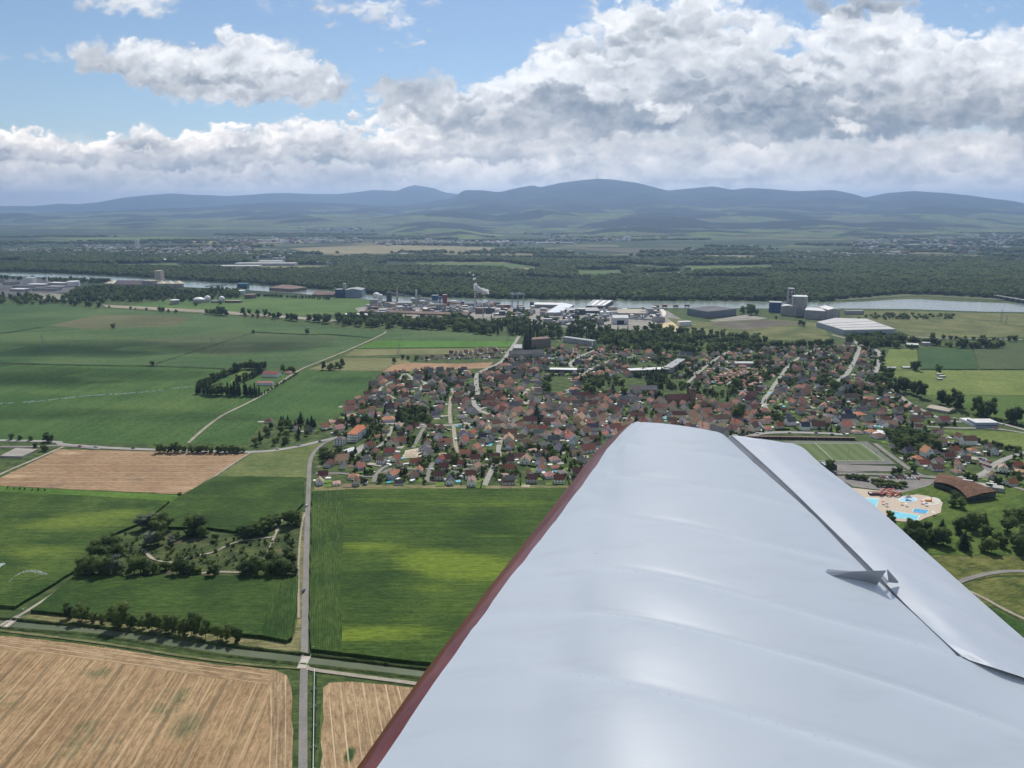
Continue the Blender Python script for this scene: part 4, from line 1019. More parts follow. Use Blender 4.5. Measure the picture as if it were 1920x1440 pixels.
    # hinge gap
    hf = [full[i][-1] for i in range(0, 4 * NR + 1)]
    ba = [(1371, 815.5), (1415, 854), (1476, 910), (1560, 992), (1633, 1064), (1700, 1135), (1770, 1201), (1805, 1231)]
    bw = catmull([on_wing(x, y, -.014) for x, y in ba], 8)
    m_ = 49; pick = lambda L, t: L[int(t * (len(L) - 1))].lerp(L[min(len(L) - 1, int(t * (len(L) - 1)) + 1)], (t * (len(L) - 1)) % 1)
    # match by projected image height so the channel follows both edges
    yb = [px_of(*p)[1] for p in bw]; xs = []
    for i in range(0, len(hf), 1):
        y = px_of(*hf[i])[1]; k = max(0, min(len(yb) - 2, next((q for q in range(len(yb)) if yb[q] >= y - 1), len(yb) - 1) - 1)); t = 0 if yb[k + 1] == yb[k] else (y - yb[k]) / (yb[k + 1] - yb[k])
        xs.append(bw[k].lerp(bw[k + 1], max(0, min(1, t))))
    g = [[a, a - Vector((0, 0, .012)), a.lerp(b2, .35) - Vector((0, 0, .015)), a.lerp(b2, .85) - Vector((0, 0, .009)), b2 + Vector((.004, -.002, -.004))] for a, b2 in zip(hf, xs)]
    vs, fs = grid_mesh(g); mk('hinge_cove', vs, fs, grey, False)
    g = [[a - Vector((0, 0, .0005)), a + (b2 - a) * .18 - Vector((0, 0, .010))] for a, b2 in zip(hf, xs)]
    vs, fs = grid_mesh(g); mk('gap_shade_strip', vs, fs, dark, False)  # dark strip painted in for the shade along the gap's front edge
    # aileron
    A = [[(1371, 815.5), (1420, 822.5), (1462, 828.5), (1489, 832)],
         [(1380, 823), (1430, 831), (1478, 837), (1509, 842)],
         [(1415, 854), (1465, 861), (1510, 866), (1541, 871.5)],
         [(1476, 910), (1530, 921), (1588, 934), (1641, 949.5)],
         [(1560, 992), (1625, 1008), (1690, 1025), (1746, 1043.5)],
         [(1633, 1064), (1705, 1084), (1780, 1107), (1846, 1132.5)],
         [(1700, 1135), (1780, 1160), (1865, 1190), (1940, 1214)],
         [(1770, 1201), (1860, 1232), (1950, 1262), (2036, 1298)],
         [(1805, 1231), (1880, 1258), (1980, 1294), (2085, 1342)]]
    ad = [-.014, -.004, -.020, -.050]
    ar = [[on_wing(x, y, d) for (x, y), d in zip(r, ad)] for r in A]
    ag = patch(ar, 8, 6)
    wb = fbm2(r2, len(ag), len(ag[0]), 6, 3, .5)
    for i, r_ in enumerate(ag):
        for j, p in enumerate(r_):
            if 0 < j < len(r_) - 1: p.z += wb[i][j] * .0035
    vs, fs = grid_mesh(ag); mk('aileron', vs, fs, ail)
    lowg = [[r_[0], r_[0] - Vector((0, 0, .03)), r_[-1] - Vector((0, 0, .008)), r_[-1]] for r_ in ag]
    vs, fs = grid_mesh(lowg); mk('aileron_underside', vs, [f[::-1] for f in fs], ail)
    g = [[on_wing(x, y, -.016 - k * .007), on_wing(x + 1, y + 8, -.026 - k * .01)] for k, (x, y) in enumerate([(1797, 1226), (1880, 1256), (1980, 1294), (2085, 1341)])]
    vs, fs = grid_mesh(g); mk('flap_gap', vs, fs, dark, False)
    # hinge fairing
    n0 = on_wing(1532, 1073, .012); nb = on_wing(1645, 1096, -.006); nm = on_wing(1584, 1087.5, .006); nm0 = on_wing(1546, 1082, .010)
    rt = on_wing(1662, 1069.5, .055); rm = on_wing(1600, 1071.5, .040); bk = on_wing(1653, 1082, .030)
    fb_ = [p + Vector((.010, .055, 0)) for p in (nm0, nm, nb)]
    vs = [n0, nm0, nm, nb, bk, rt, rm, fb_[0], fb_[1], fb_[2]]
    mk('hinge_fairing', vs, [(0, 1, 6), (1, 2, 6), (2, 3, 4, 5, 6), (0, 6, 7), (7, 6, 8), (8, 6, 5, 9), (3, 9, 5, 4)], fair, False)
    t0, t1, t2 = on_wing(1663, 1070, .052), on_wing(1684, 1093.5, .002), on_wing(1666, 1092, .002)
    mk('hinge_arm', [t0, t1, t2, t0 + Vector((.006, .01, 0)), t1 + Vector((.006, .01, 0)), t2 + Vector((.006, .01, 0))], [(0, 2, 1), (3, 4, 5), (0, 1, 4, 3), (1, 2, 5, 4), (2, 0, 3, 5)], fair, False)
    q = [on_wing(1652, 1079, .03), on_wing(1657, 1079, .03), on_wing(1666, 1090, .004), on_wing(1661, 1091, .004)]
    mk('hinge_strut', q + [p - Vector((0, 0, .006)) for p in q], [(3, 2, 1, 0), (4, 5, 6, 7), (0, 1, 5, 4), (1, 2, 6, 5), (2, 3, 7, 6), (3, 0, 4, 7)], white, False)
    # rivet heads along the ribs
    vs, fs = [], []
    def dot(p, r_, h_):
        o = len(vs)
        for k in range(6): vs.append((p.x + r_ * math.cos(k * math.pi / 3), p.y + r_ * math.sin(k * math.pi / 3), p.z))
        vs.append((p.x, p.y, p.z + h_))
        for k in range(6): fs.append((o + k, o + (k + 1) % 6, o + 6))
    for rib in range(1, 10):
        if rib * NR >= nh: break
        for k in range(42):
            c = 2.05 * NC + k / 41 * (3.85 * NC); j = int(c); f = c - j
            if j + 1 < nw and rng.random() < .55:
                p = full[rib * NR][j].lerp(full[rib * NR][j + 1], f); dot(p + Vector((0, 0, .0002)), .0022 if rng.random() < .6 else .003, .0008)
    mk('rivets', vs, fs, plain('rivet_paint', (.70, .72, .75), .4, .4, .1, 9.0), True, kind='stuff')

build_wing()

# ================================================================ trees
LEAF = {'broad': leaf_mat('leaves_broad', (.050, .088, .030), (.155, .215, .062), .5),
        'light': leaf_mat('leaves_light', (.062, .10, .030), (.15, .195, .058), .45),
        'conifer': leaf_mat('needles', (.018, .038, .018), (.048, .078, .032), .2),
        'silver': leaf_mat('leaves_silver', (.07, .095, .06), (.20, .23, .17)),
        'poplar': leaf_mat('leaves_poplar', (.034, .064, .023), (.10, .145, .044), .45)}
BARK = plain('bark', (.085, .065, .048), .95, .1, .25, 2.0)

def crown_mesh(name, kind, n, seed, mat):
    """Unit crown: total tree height 1, crown radius about 0.38; leaf clumps over several lobes round a dark inside."""
    r = np.random.default_rng(seed); lobes = []
    if kind in ('round', 'bush', 'hedge'):
        base = .04 if kind == 'round' else .0
        lobes.append((0, 0, base + (1 - base) * .46, .33, .40 if kind == 'round' else .42))
        for k in range(11):
            a = k * 2.4 + r.uniform(-.4, .4); q = r.uniform(.13, .27); zz = base + (1 - base) * r.uniform(.10, .84)
            lobes.append((math.cos(a) * q, math.sin(a) * q, zz, r.uniform(.13, .20), r.uniform(.12, .19)))
    elif kind == 'poplar':
        for k in range(9):
            t = k / 8; lobes.append((r.normal(0, .012), r.normal(0, .012), .10 + t * .80, .105 * (1 - .62 * t ** 2) * r.uniform(.85, 1.2), .11))
    elif kind == 'conifer':
        for k in range(8):
            t = k / 7; lobes.append((r.normal(0, .01), r.normal(0, .01), .12 + t * .80, .24 * (1 - t * .9) + .02, .085))
    vs, fs = [], []
    ico = [(0, 0, 1)] + [(math.cos(a) * .894, math.sin(a) * .894, .447) for a in np.arange(5) * 1.2566] + [(math.cos(a) * .894, math.sin(a) * .894, -.447) for a in np.arange(5) * 1.2566 + .628] + [(0, 0, -1)]
    fi = [(0, 1 + k, 1 + (k + 1) % 5) for k in range(5)] + [(1 + k, 6 + k, 1 + (k + 1) % 5) for k in range(5)] + [(6 + k, 6 + (k + 1) % 5, 1 + (k + 1) % 5) for k in range(5)] + [(11, 6 + (k + 1) % 5, 6 + k) for k in range(5)]
    for (cx, cy_, cz, rr, rz_) in lobes:
        o = len(vs)
        for (x, y, z) in ico: s = .80 * r.uniform(.85, 1.1); vs.append((cx + x * rr * s, cy_ + y * rr * s, cz + z * rz_ * s))
        fs += [tuple(i + o for i in f) for f in fi]
    wts = np.array([l[3] ** 2 for l in lobes]); wts /= wts.sum()
    size = (.030 + .55 / math.sqrt(n)) * (.55 if kind in ('poplar',) else .75)
    for k in range(n):
        cx, cy_, cz, rr, rz_ = lobes[r.choice(len(lobes), p=wts)]
        d = r.normal(size=3); d /= np.linalg.norm(d)
        if d[2] < -.35: d[2] *= -1
        q = r.uniform(.82, 1.10)
        p = np.array([cx + d[0] * rr * q, cy_ + d[1] * rr * q, cz + d[2] * rz_ * q])
        nn = d + r.normal(0, .45, 3); nn /= np.linalg.norm(nn)
        u = np.cross(nn, r.normal(size=3)); u /= np.linalg.norm(u); w = np.cross(nn, u); s = size * r.uniform(.6, 1.35)
        o = len(vs)
        for (a, b_) in ((-1, -.6), (.5, -1), (1, .7), (-.4, 1)): vs.append(tuple(p + u * a * s * .5 + w * b_ * s * .5 + nn * s * .12 * (a * b_)))
        fs.append((o, o + 1, o + 2, o + 3))
    me = bpy.data.meshes.new(name); me.from_pydata(vs, [], fs); me.materials.append(mat); return me

def trunk_mesh(kind, seed):
    r = random.Random(seed); mb = MB()
    mb.tube((0, 0, -.01), (0, 0, .42), .022, 6, .013)
    if kind in ('round',):
        for k in range(4):
            a = k * 1.6 + r.random(); mb.tube((0, 0, .28 + .03 * k), (math.cos(a) * .2, math.sin(a) * .2, .55 + .06 * k), .010, 4, .004)
    return mb.mesh('trunk', BARK)

LOD = {0: 760, 1: 300, 2: 110}
CROWNS, TRUNKS = {}, {}
def crown(kind, leaf, lod, variant):
    key = (kind, leaf, lod, variant)
    if key not in CROWNS: CROWNS[key] = crown_mesh('crown', kind, LOD[lod], hash((len(kind), len(leaf), lod, variant)) % 9999, LEAF[leaf])
    return CROWNS[key]
def trunk(kind, variant):
    if (kind, variant) not in TRUNKS: TRUNKS[(kind, variant)] = trunk_mesh(kind, variant)
    return TRUNKS[(kind, variant)]

TREES = []       # x, y, height, kind, leaf, width factor
def tr(x, y, h, kind='round', leaf='broad', wf=1.0, pri=0):
    f = 1.42 if y < 640 and kind != 'bush' and pri else 1.08
    TREES.append((x, y, h * f, kind, leaf, wf / (1.06 if f > 1.1 else 1.0), pri))
def tp(px, py, h, kind='round', leaf='broad', wf=1.0, pri=1):
    p = at(px, py); tr(p.x, p.y, h, kind, leaf, wf, pri)
def tline(pts, n, h0, h1, kind='round', leaf='broad', wf=1.0, jit=1.5, pri=1):
    P = [at(*p) for p in pts]; d = [0]
    for a, b in zip(P, P[1:]): d.append(d[-1] + (b - a).length)
    for k in range(n):
        s = d[-1] * (k + .5 + rng.uniform(-.22, .22)) / n
        i = next(q for q in range(len(d) - 1) if d[q + 1] >= s or q == len(d) - 2); t = (s - d[i]) / max(1e-6, d[i + 1] - d[i]); p = P[i].lerp(P[i + 1], t)
        tr(p.x + rng.uniform(-jit, jit), p.y + rng.uniform(-jit, jit), rng.uniform(h0, h1) * rng.uniform(.72, 1.18), kind, leaf if leaf != 'broad' or rng.random() < .75 else 'light', wf * rng.uniform(.8, 1.25), pri)
def tarea(pts, n, h0, h1, kinds=(('round', 'broad'),), wf=1.0, pri=1, gap=0.0):
    P = [at(*p) for p in pts]; Q = [(p.x, p.y) for p in P]; xs = [q[0] for q in Q]; ys = [q[1] for q in Q]; k = 0; got = []
    for _ in range(n * 40):
        x, y = rng.uniform(min(xs), max(xs)), rng.uniform(min(ys), max(ys))
        if not in_poly(x, y, Q): continue
        if gap and any((x - a) ** 2 + (y - b) ** 2 < gap * gap for a, b in got): continue
        got.append((x, y)); kd, lf = rng.choice(kinds); tr(x, y, rng.uniform(h0, h1), kd, lf, wf * rng.uniform(.8, 1.2), pri); k += 1
        if k >= n: break

def plant_list():
    B, Lt, Co, Si, Po = 'broad', 'light', 'conifer', 'silver', 'poplar'
    # hedgerow on the canal
    tline([(122, 1157), (205, 1170)], 5, 8, 11); tline([(222, 1172), (330, 1186)], 8, 8, 12); tline([(335, 1188), (390, 1196)], 4, 9, 12); tp(408, 1198, 8.5); tp(424, 1200, 8.5); tp(445, 1203, 8.5)
    # copse
    for x, y, h, l in [(268, 992, 13, Si), (283, 988, 12, Si), (296, 990, 14, B), (312, 993, 12, B), (300, 1003, 11, B), (282, 1024, 10, Si), (322, 1022, 8, Si), (298, 1020, 9, B), (330, 1012, 7, B), (365, 998, 13, B), (372, 1000, 13, B), (355, 1006, 8, Si), (380, 1006, 9, B),
                       (548, 985, 15, B), (540, 982, 12, B), (556, 982, 11, B), (520, 985, 10, B), (508, 988, 11, B), (500, 995, 11, B), (488, 1002, 10, B), (478, 1000, 9, B), (468, 1008, 9, B), (458, 1004, 8, B), (450, 1000, 7, B), (405, 1012, 6, B),
                       (188, 1040, 12, B), (200, 1036, 12, B), (214, 1034, 12, B), (180, 1050, 11, B), (196, 1052, 11, B), (225, 1040, 9, B), (160, 1078, 11, B), (172, 1076, 12, B), (186, 1078, 12, B), (200, 1078, 11, B), (213, 1076, 11, Si), (222, 1077, 9, B), (150, 1080, 8, B),
                       (252, 1076, 10, B), (264, 1074, 11, B), (276, 1076, 10, B), (288, 1077, 9, B), (310, 1068, 8, B), (332, 1077, 9, B), (344, 1077, 11, B), (356, 1078, 9, B), (370, 1077, 8, B), (401, 1080, 9, B), (458, 1078, 9, B), (470, 1078, 11, B), (482, 1078, 10, B),
                       (500, 1078, 10, B), (512, 1078, 10, B), (524, 1078, 10, B), (536, 1079, 10, B), (548, 1079, 9, B), (505, 1048, 8, B), (520, 1055, 8, B), (530, 1062, 8, B), (540, 1040, 8, Lt), (548, 1050, 8, B), (545, 1025, 7, B), (540, 1010, 6, Lt)]:
        tp(x, y, h, 'round' if h > 8 else 'bush', l, 1.35 if h > 8 else 1.5, 2)
    tarea([(235, 1000), (330, 1030), (420, 1010), (480, 1015), (550, 1000), (552, 1070), (400, 1068), (360, 1050), (240, 1050), (190, 1050)], 150, 1.2, 3.6, (('bush', B), ('bush', Lt), ('bush', Lt), ('bush', Lt), ('bush', Lt)), 1.6, 0, 2.5)
    tp(337, 932, 5.0, 'round', Lt, 1.2); tline([(8, 916), (90, 921)], 7, 2.0, 2.8, 'round', B, 1.1, .2, 0)
    # road trees left
    for x, h in [(300, 11), (308, 9), (318, 9), (327, 12), (336, 10), (346, 8), (358, 9), (368, 10), (376, 10), (386, 10), (396, 8), (410, 10), (420, 10), (430, 9), (438, 10), (447, 9), (456, 7)]: tp(x, 849 + rng.uniform(-1, 1), h, 'round', B, 1.15)
    for x, y, h in [(22, 824, 8), (38, 825, 7), (58, 826, 7), (88, 828, 11), (95, 829, 10), (66, 839, 6), (82, 845, 8), (88, 846, 6)]: tp(x, y, h, 'round', B, 1.2)
    # lone trees of the plain
    for x, y, h in [(212, 616, 13), (286, 686, 10), (475, 625, 9), (576, 626, 13), (607, 693, 16), (622, 693, 14), (616, 694, 9), (632, 690, 12), (642, 688, 18), (638, 691, 9), (739, 680, 10), (755, 673, 9), (765, 674, 9), (780, 675, 9), (800, 675, 8)]: tp(x, y, h, 'round', B, 1.15 if h < 15 else .8)
    # poplar compound
    tline([(369, 738), (398, 741)], 7, 17, 20, 'poplar', Po, 1.6, 1); tline([(400, 741), (420, 741)], 5, 15, 18, 'round', B, 1.0, 1.5); tline([(424, 741), (452, 742)], 7, 17, 20, 'poplar', Po, 1.6, 1); tline([(458, 742), (487, 743)], 8, 17, 20, 'poplar', Po, 1.3, .8)
    tline([(372, 732), (400, 716), (455, 692)], 22, 12, 15, 'round', Po, .95, 1); tline([(458, 692), (500, 692)], 10, 11, 15, 'round', B, 1.0, 2); tline([(440, 722), (478, 706)], 9, 10, 14, 'round', Po, .9, 2); tline([(530, 697), (556, 698)], 6, 9, 12, 'round', Po, 1, 2)
    tline([(490, 742), (525, 722), (561, 701)], 18, 4, 6, 'bush', B, 1.0, .6); tline([(478, 706), (492, 700)], 4, 14, 17, 'conifer', Co, 1.2, 2)
    # left hamlet
    tarea([(470, 838), (500, 800), (530, 792), (595, 800), (600, 815), (560, 828), (520, 838)], 34, 6, 11, (('round', B), ('round', B), ('conifer', Co), ('round', Lt)), 1.1, 1, 7)
    for x, y, h in [(565, 796, 17), (585, 799, 14), (577, 800, 12), (540, 794, 11), (528, 795, 11), (590, 800, 10)]: tp(x, y, h, 'conifer', Co, 1.3)
    # dark trees behind the village edge, near the white school
    tarea([(640, 792), (690, 790), (715, 800), (700, 815), (670, 812), (640, 805)], 20, 8, 14, (('round', B), ('round', B), ('conifer', Co)), 1.05, 1, 7)
    tarea([(598, 850), (640, 848), (648, 868), (600, 868)], 12, 8, 12, (('round', B),), 1.15, 1, 6)
    for x, y, h in [(748, 785, 19), (749, 788, 16), (705, 790, 15), (722, 780, 15), (800, 712, 16), (742, 740, 12)]: tp(x, y, h, 'conifer', Co, 1.1)
    for x, y, h, l in [(853, 868, 12, Lt), (930, 875, 13, Lt), (945, 870, 12, B), (835, 720, 13, B), (1006, 791, 24, Co), (1022, 730, 17, B), (1026, 722, 17, B), (1028, 734, 12, B), (1170, 742, 14, B), (1100, 735, 15, B), (1110, 740, 15, B), (1384, 786, 22, B), (1388, 782, 16, B), (1344, 702, 14, B), (1381, 726, 16, B), (1376, 724, 14, B), (1560, 728, 16, B), (1568, 730, 14, B), (1542, 724, 15, B), (1555, 882, 13, B)]:
        tp(x, y, h, 'conifer' if l == Co else 'round', l, 1.15)
    # railway hedges and trees above the left plain
    for x, y, h in [(20, 560, 18), (55, 566, 17), (70, 560, 15), (120, 570, 16), (135, 572, 20), (142, 574, 18), (164, 575, 20), (170, 575, 17), (186, 577, 19), (205, 577, 8), (245, 580, 9), (254, 581, 7), (275, 582, 9), (300, 584, 16), (306, 585, 14), (316, 586, 10), (330, 587, 12),
                    (388, 589, 15), (395, 590, 18), (403, 590, 17), (412, 591, 28), (418, 591, 24), (424, 592, 18), (368, 574, 15), (413, 571, 12), (456, 590, 19), (460, 594, 12), (468, 590, 16), (474, 595, 10), (483, 591, 18), (484, 596, 12), (498, 593, 20), (506, 594, 14), (514, 598, 18), (523, 597, 19), (540, 600, 20), (548, 601, 22), (555, 602, 18),
                    (580, 602, 18), (592, 604, 24), (600, 604, 24), (615, 606, 26), (608, 606, 18)]: tp(x, y, h, 'round', B, 1.1, 0)
    # woods left of the works
    tarea([(630, 612), (660, 612), (860, 622), (910, 628), (915, 618), (870, 600), (800, 604), (700, 598), (632, 596)], 150, 16, 24, (('round', B),), 1.1, 0, 9)
    tarea([(120, 570), (250, 566), (345, 566), (450, 560), (460, 548), (420, 545), (330, 545), (260, 541), (200, 540), (140, 545)], 420, 13, 20, (('round', B),), 1.1, 0, 7)
    tarea([(-300, 568), (100, 572), (130, 560), (60, 553), (-300, 552)], 200, 12, 18, (('round', B),), 1.1, 0, 8)
    tarea([(100, 530), (200, 531), (210, 527), (90, 524)], 60, 10, 16, (('round', B),), 1.1, 0, 8)
    tline([(480, 556), (620, 562)], 26, 8, 14, 'round', B, 1.2, 4, 0)
    tline([(-200, 515), (0, 524), (120, 527), (205, 530)], 70, 14, 20, 'round', B, 1.2, 14, 0)
    # band of trees between works and village
    tarea([(900, 612), (960, 600), (1000, 614), (1060, 622), (1100, 616), (1140, 624), (1200, 632), (1230, 640), (1120, 645), (1060, 636), (1000, 636), (970, 630), (905, 628)], 150, 14, 22, (('round', B), ('round', B), ('poplar', Po)), 1.1, 0, 9)
    tarea([(1110, 640), (1220, 618), (1330, 626), (1440, 640), (1440, 655), (1380, 660), (1300, 668), (1200, 660), (1130, 655)], 210, 12, 19, (('round', B), ('round', B), ('round', Lt)), 1.15, 0, 8)
    tarea([(960, 600), (1140, 596), (1130, 612), (1000, 614)], 34, 9, 15, (('round', B),), 1.2, 0, 12)
    tline([(984, 655), (992, 650)], 5, 30, 36, 'poplar', Po, 1.3, 4); tline([(985, 634), (1010, 632)], 6, 26, 32, 'poplar', Po, 1.2, 4, 0); tline([(1062, 632), (1090, 634)], 12, 20, 26, 'poplar', Po, 1.2, 2, 0); tline([(1140, 645), (1160, 648)], 9, 20, 26, 'poplar', Po, 1.2, 3, 0)
    tarea([(950, 596), (985, 590), (990, 600), (975, 604)], 22, 14, 20, (('round', B),), 1.2, 0, 8); tarea([(1078, 606), (1115, 604), (1112, 612), (1085, 612)], 16, 12, 16, (('round', B),), 1.2, 0, 8)
    tline([(1330, 655), (1400, 652), (1560, 648)], 55, 10, 15, 'round', B, 1.2, 5, 0)
    tarea([(1590, 632), (1700, 636), (1690, 652), (1640, 655), (1585, 645)], 60, 12, 18, (('round', B),), 1.15, 0, 7)
    for x, y, h in [(1392, 588, 20), (1408, 590, 30), (1404, 586, 24), (1418, 591, 18), (1455, 598, 8), (1500, 610, 14), (1506, 612, 14)]: tp(x, y, h, 'round', B, 1.1, 0)
    tarea([(1600, 600), (1640, 590), (1800, 592), (1790, 598), (1640, 600)], 70, 5, 9, (('bush', B), ('bush', Lt)), 1.8, 0, 6)
    tline([(1665, 640), (1740, 645), (1790, 652)], 26, 9, 15, 'round', B, 1.2, 7, 0); tline([(1795, 652), (1880, 652)], 20, 12, 20, 'round', B, 1.2, 8, 0); tline([(1740, 636), (1930, 640)], 12, 10, 15, 'round', B, 1.2, 5, 0)
    # tall trees along the right hand road
    for x, y, h in [(1660, 712, 20), (1666, 722, 22), (1670, 708, 18), (1683, 735, 24), (1690, 728, 20), (1681, 738, 18), (1698, 735, 25), (1712, 740, 25), (1727, 746, 25), (1764, 758, 25), (1776, 765, 20), (1790, 760, 24), (1796, 768, 22), (1832, 776, 26), (1838, 782, 18), (1856, 782, 26), (1850, 786, 18), (1892, 792, 22), (1905, 794, 26)]:
        tp(x, y, h, 'round', Po, .85)
    for x, y, h in [(1717, 695, 18), (1711, 692, 14), (1759, 700, 16), (1709, 655, 12), (1655, 668, 12), (1652, 680, 16), (1654, 700, 16)]: tp(x, y, h, 'round', B, 1.1)
    tarea([(1625, 722), (1660, 705), (1680, 735), (1660, 742), (1630, 738)], 12, 12, 18, (('round', B), ('round', Lt)), 1.15, 1, 8)
    tline([(1770, 770), (1920, 800)], 16, 4, 7, 'bush', B, 1.4, 2); tline([(1830, 828), (1910, 848)], 16, 5, 8, 'round', B, 1.3, 3)
    tarea([(1660, 815), (1700, 808), (1765, 830), (1760, 850), (1700, 848), (1665, 835)], 38, 9, 14, (('round', B), ('round', B), ('round', Lt)), 1.15, 1, 6)
    # pool park
    for x, y, h, l in [(1668, 974, 9, B), (1672, 982, 8, B), (1706, 993, 9, B), (1720, 996, 9, B), (1738, 998, 8, B), (1700, 1016, 11, B), (1718, 1020, 11, B), (1730, 1018, 10, B), (1748, 1018, 11, B), (1768, 1022, 12, B), (1765, 1008, 8, B), (1756, 1022, 10, B), (1766, 992, 9, Co),
                       (1790, 938, 11, B), (1800, 952, 12, B), (1785, 950, 9, B), (1812, 988, 13, B), (1825, 994, 13, B), (1800, 1000, 12, B), (1838, 984, 11, B), (1820, 976, 9, B), (1846, 980, 9, Co), (1806, 1030, 12, Co), (1848, 1010, 10, B), (1846, 1034, 10, Lt), (1858, 1036, 10, Lt), (1870, 1018, 9, B), (1878, 1026, 8, B),
                       (1888, 998, 12, Lt), (1890, 978, 12, B), (1902, 975, 12, B), (1914, 972, 12, B), (1908, 1030, 13, B), (1916, 1040, 13, B), (1830, 926, 7, B), (1925, 1010, 12, B), (1590, 990, 10, B), (1640, 1010, 10, B)]:
        tp(x, y, h, 'conifer' if l == Co else 'round', l, 1.2 if l != Co else 1.5, 3)
    tline([(1585, 897), (1625, 901)], 8, 4.5, 5.5, 'round', Lt, 1.7, .5, 3); tline([(1635, 906), (1700, 912)], 11, 4.5, 5.5, 'round', Lt, 1.8, .6, 3); tline([(1640, 912), (1690, 916)], 6, 4.5, 5.5, 'round', Lt, 1.7, .5, 3)
    for x, y, h in [(1675, 890, 8), (1686, 889, 9), (1712, 886, 10), (1705, 895, 5), (1812, 900, 11), (1825, 905, 10), (1855, 918, 9), (1870, 912, 11), (1908, 905, 9)]: tp(x, y, h, 'round', B, 1.1, 2)

# ================================================================ houses
WALLM = tinted('house_plaster', .9, .10, .5); ROOFM = tinted('roof_tiles', .8, .22, 1.2, 2.2)
CHIM = plain('chimney_brick', (.30, .20, .16), .9, .1, .2, 3.0); GLASS = plain('window_glass', (.045, .055, .065), .15, .6, .2, 2.0)
def ztop(px, py_base, py_top):
    p = at(px, py_base); r = ray(px, py_top); return CAM_H + p.y * r.z / r.y

def gable_parts(L, W, h, r, over=.45, th=.25):
    """(wall, roof) for a house whose ridge runs along x."""
    a, b = L / 2, W / 2
    wv = [(-a, -b, -.3), (a, -b, -.3), (a, b, -.3), (-a, b, -.3), (-a, -b, h), (a, -b, h), (a, b, h), (-a, b, h), (-a, 0, h + r), (a, 0, h + r)]
    wf = [(0, 1, 5, 4), (1, 2, 6, 9, 5), (2, 3, 7, 6), (3, 0, 4, 8, 7)]
    k = r / b; A, Bq = a + over, b + over; rv = []
    for s in (-1, 1):
        o = len(rv); e = h - over * k
        rv += [(-A, s * Bq, e), (A, s * Bq, e), (A, 0, h + r), (-A, 0, h + r), (-A, s * Bq, e + th), (A, s * Bq, e + th), (A, 0, h + r + th), (-A, 0, h + r + th)]
    rf = []
    for o, s in ((0, -1), (8, 1)):
        f = [(4, 5, 6, 7), (3, 2, 1, 0), (0, 1, 5, 4), (1, 2, 6, 5), (3, 0, 4, 7)]
        rf += [tuple(i + o for i in (q if s < 0 else q[::-1])) for q in f]
    return (wv, wf), (rv, rf)

def hip_parts(L, W, h, r, over=.5):
    a, b = L / 2, W / 2; A, B_ = a + over, b + over; e = h - .15; q = max(0.4, a - b * .9)
    wv = [(-a, -b, -.3), (a, -b, -.3), (a, b, -.3), (-a, b, -.3), (-a, -b, h), (a, -b, h), (a, b, h), (-a, b, h)]
    wf = [(0, 1, 5, 4), (1, 2, 6, 5), (2, 3, 7, 6), (3, 0, 4, 7)]
    rv = [(-A, -B_, e), (A, -B_, e), (A, B_, e), (-A, B_, e), (-q, 0, h + r), (q, 0, h + r)]
    rf = [(0, 1, 5, 4), (1, 2, 5), (2, 3, 4, 5), (3, 0, 4), (3, 2, 1, 0)]
    return (wv, wf), (rv, rf)

def mesh_from(name, vf, mat):
    me = bpy.data.meshes.new(name); me.from_pydata(vf[0], [], vf[1]); me.materials.append(mat); me.update(); return me

HT = []      # templates: (L, W, h, r, wall, roof, chimney, windows)
def make_templates():
    specs = [(11, 9, 3.4, 4.6, 'g'), (12, 9.5, 5.4, 4.4, 'g'), (10, 8.5, 5.2, 4.8, 'g'), (14, 10, 3.3, 4.4, 'g'), (11.5, 10.5, 3.2, 3.2, 'h'), (16, 10, 5.8, 4.5, 'g'), (13, 11, 3.0, 2.4, 'h'), (19, 9, 5.0, 4.2, 'g'), (13, 10, 3.0, 1.6, 'h')]
    win = MB().box((0, 0, 0), (1.15, .12, 1.35)).mesh('window', GLASS)
    for (L, W, h, r, k) in specs:
        w, rf = (gable_parts if k == 'g' else hip_parts)(L, W, h, r)
        ch = MB().box((L * .22, W * .12, h + r * .35), (.8, .7, r * .65 + 1.1)).mesh('chimney', CHIM)
        wins = []
        for z in ([1.0, 3.7] if h > 4.5 else [1.0]):
            for x in (-L * .3, 0, L * .3): wins += [(x, -W / 2 - .02, z, 0), (x, W / 2 + .02, z, 0)]
        for y in (-W * .22, W * .22): wins += [(-L / 2 - .02, y, 1.0, 1), (L / 2 + .02, y, 1.0, 1)]
        if k == 'g': wins += [(-L / 2 - .02, 0, h + r * .18, 1), (L / 2 + .02, 0, h + r * .18, 1)]
        HT.append((L, W, h, r, mesh_from('wall', w, WALLM), mesh_from('roof', rf, ROOFM), ch, win, wins, k))
make_templates()

ROOFC = {'orange': (.42, .19, .115), 'red': (.25, .095, .062), 'dark red': (.135, .06, .048), 'brown': (.17, .10, .07), 'grey': (.15, .145, .15), 'slate': (.07, .075, .09), 'tan': (.36, .245, .17), 'pink': (.38, .245, .19)}
WALLC = {'white': (.84, .83, .80), 'cream': (.76, .69, .56), 'grey': (.52, .51, .48), 'beige': (.64, .56, .46), 'pale blue': (.56, .61, .70), 'ochre': (.60, .44, .26)}

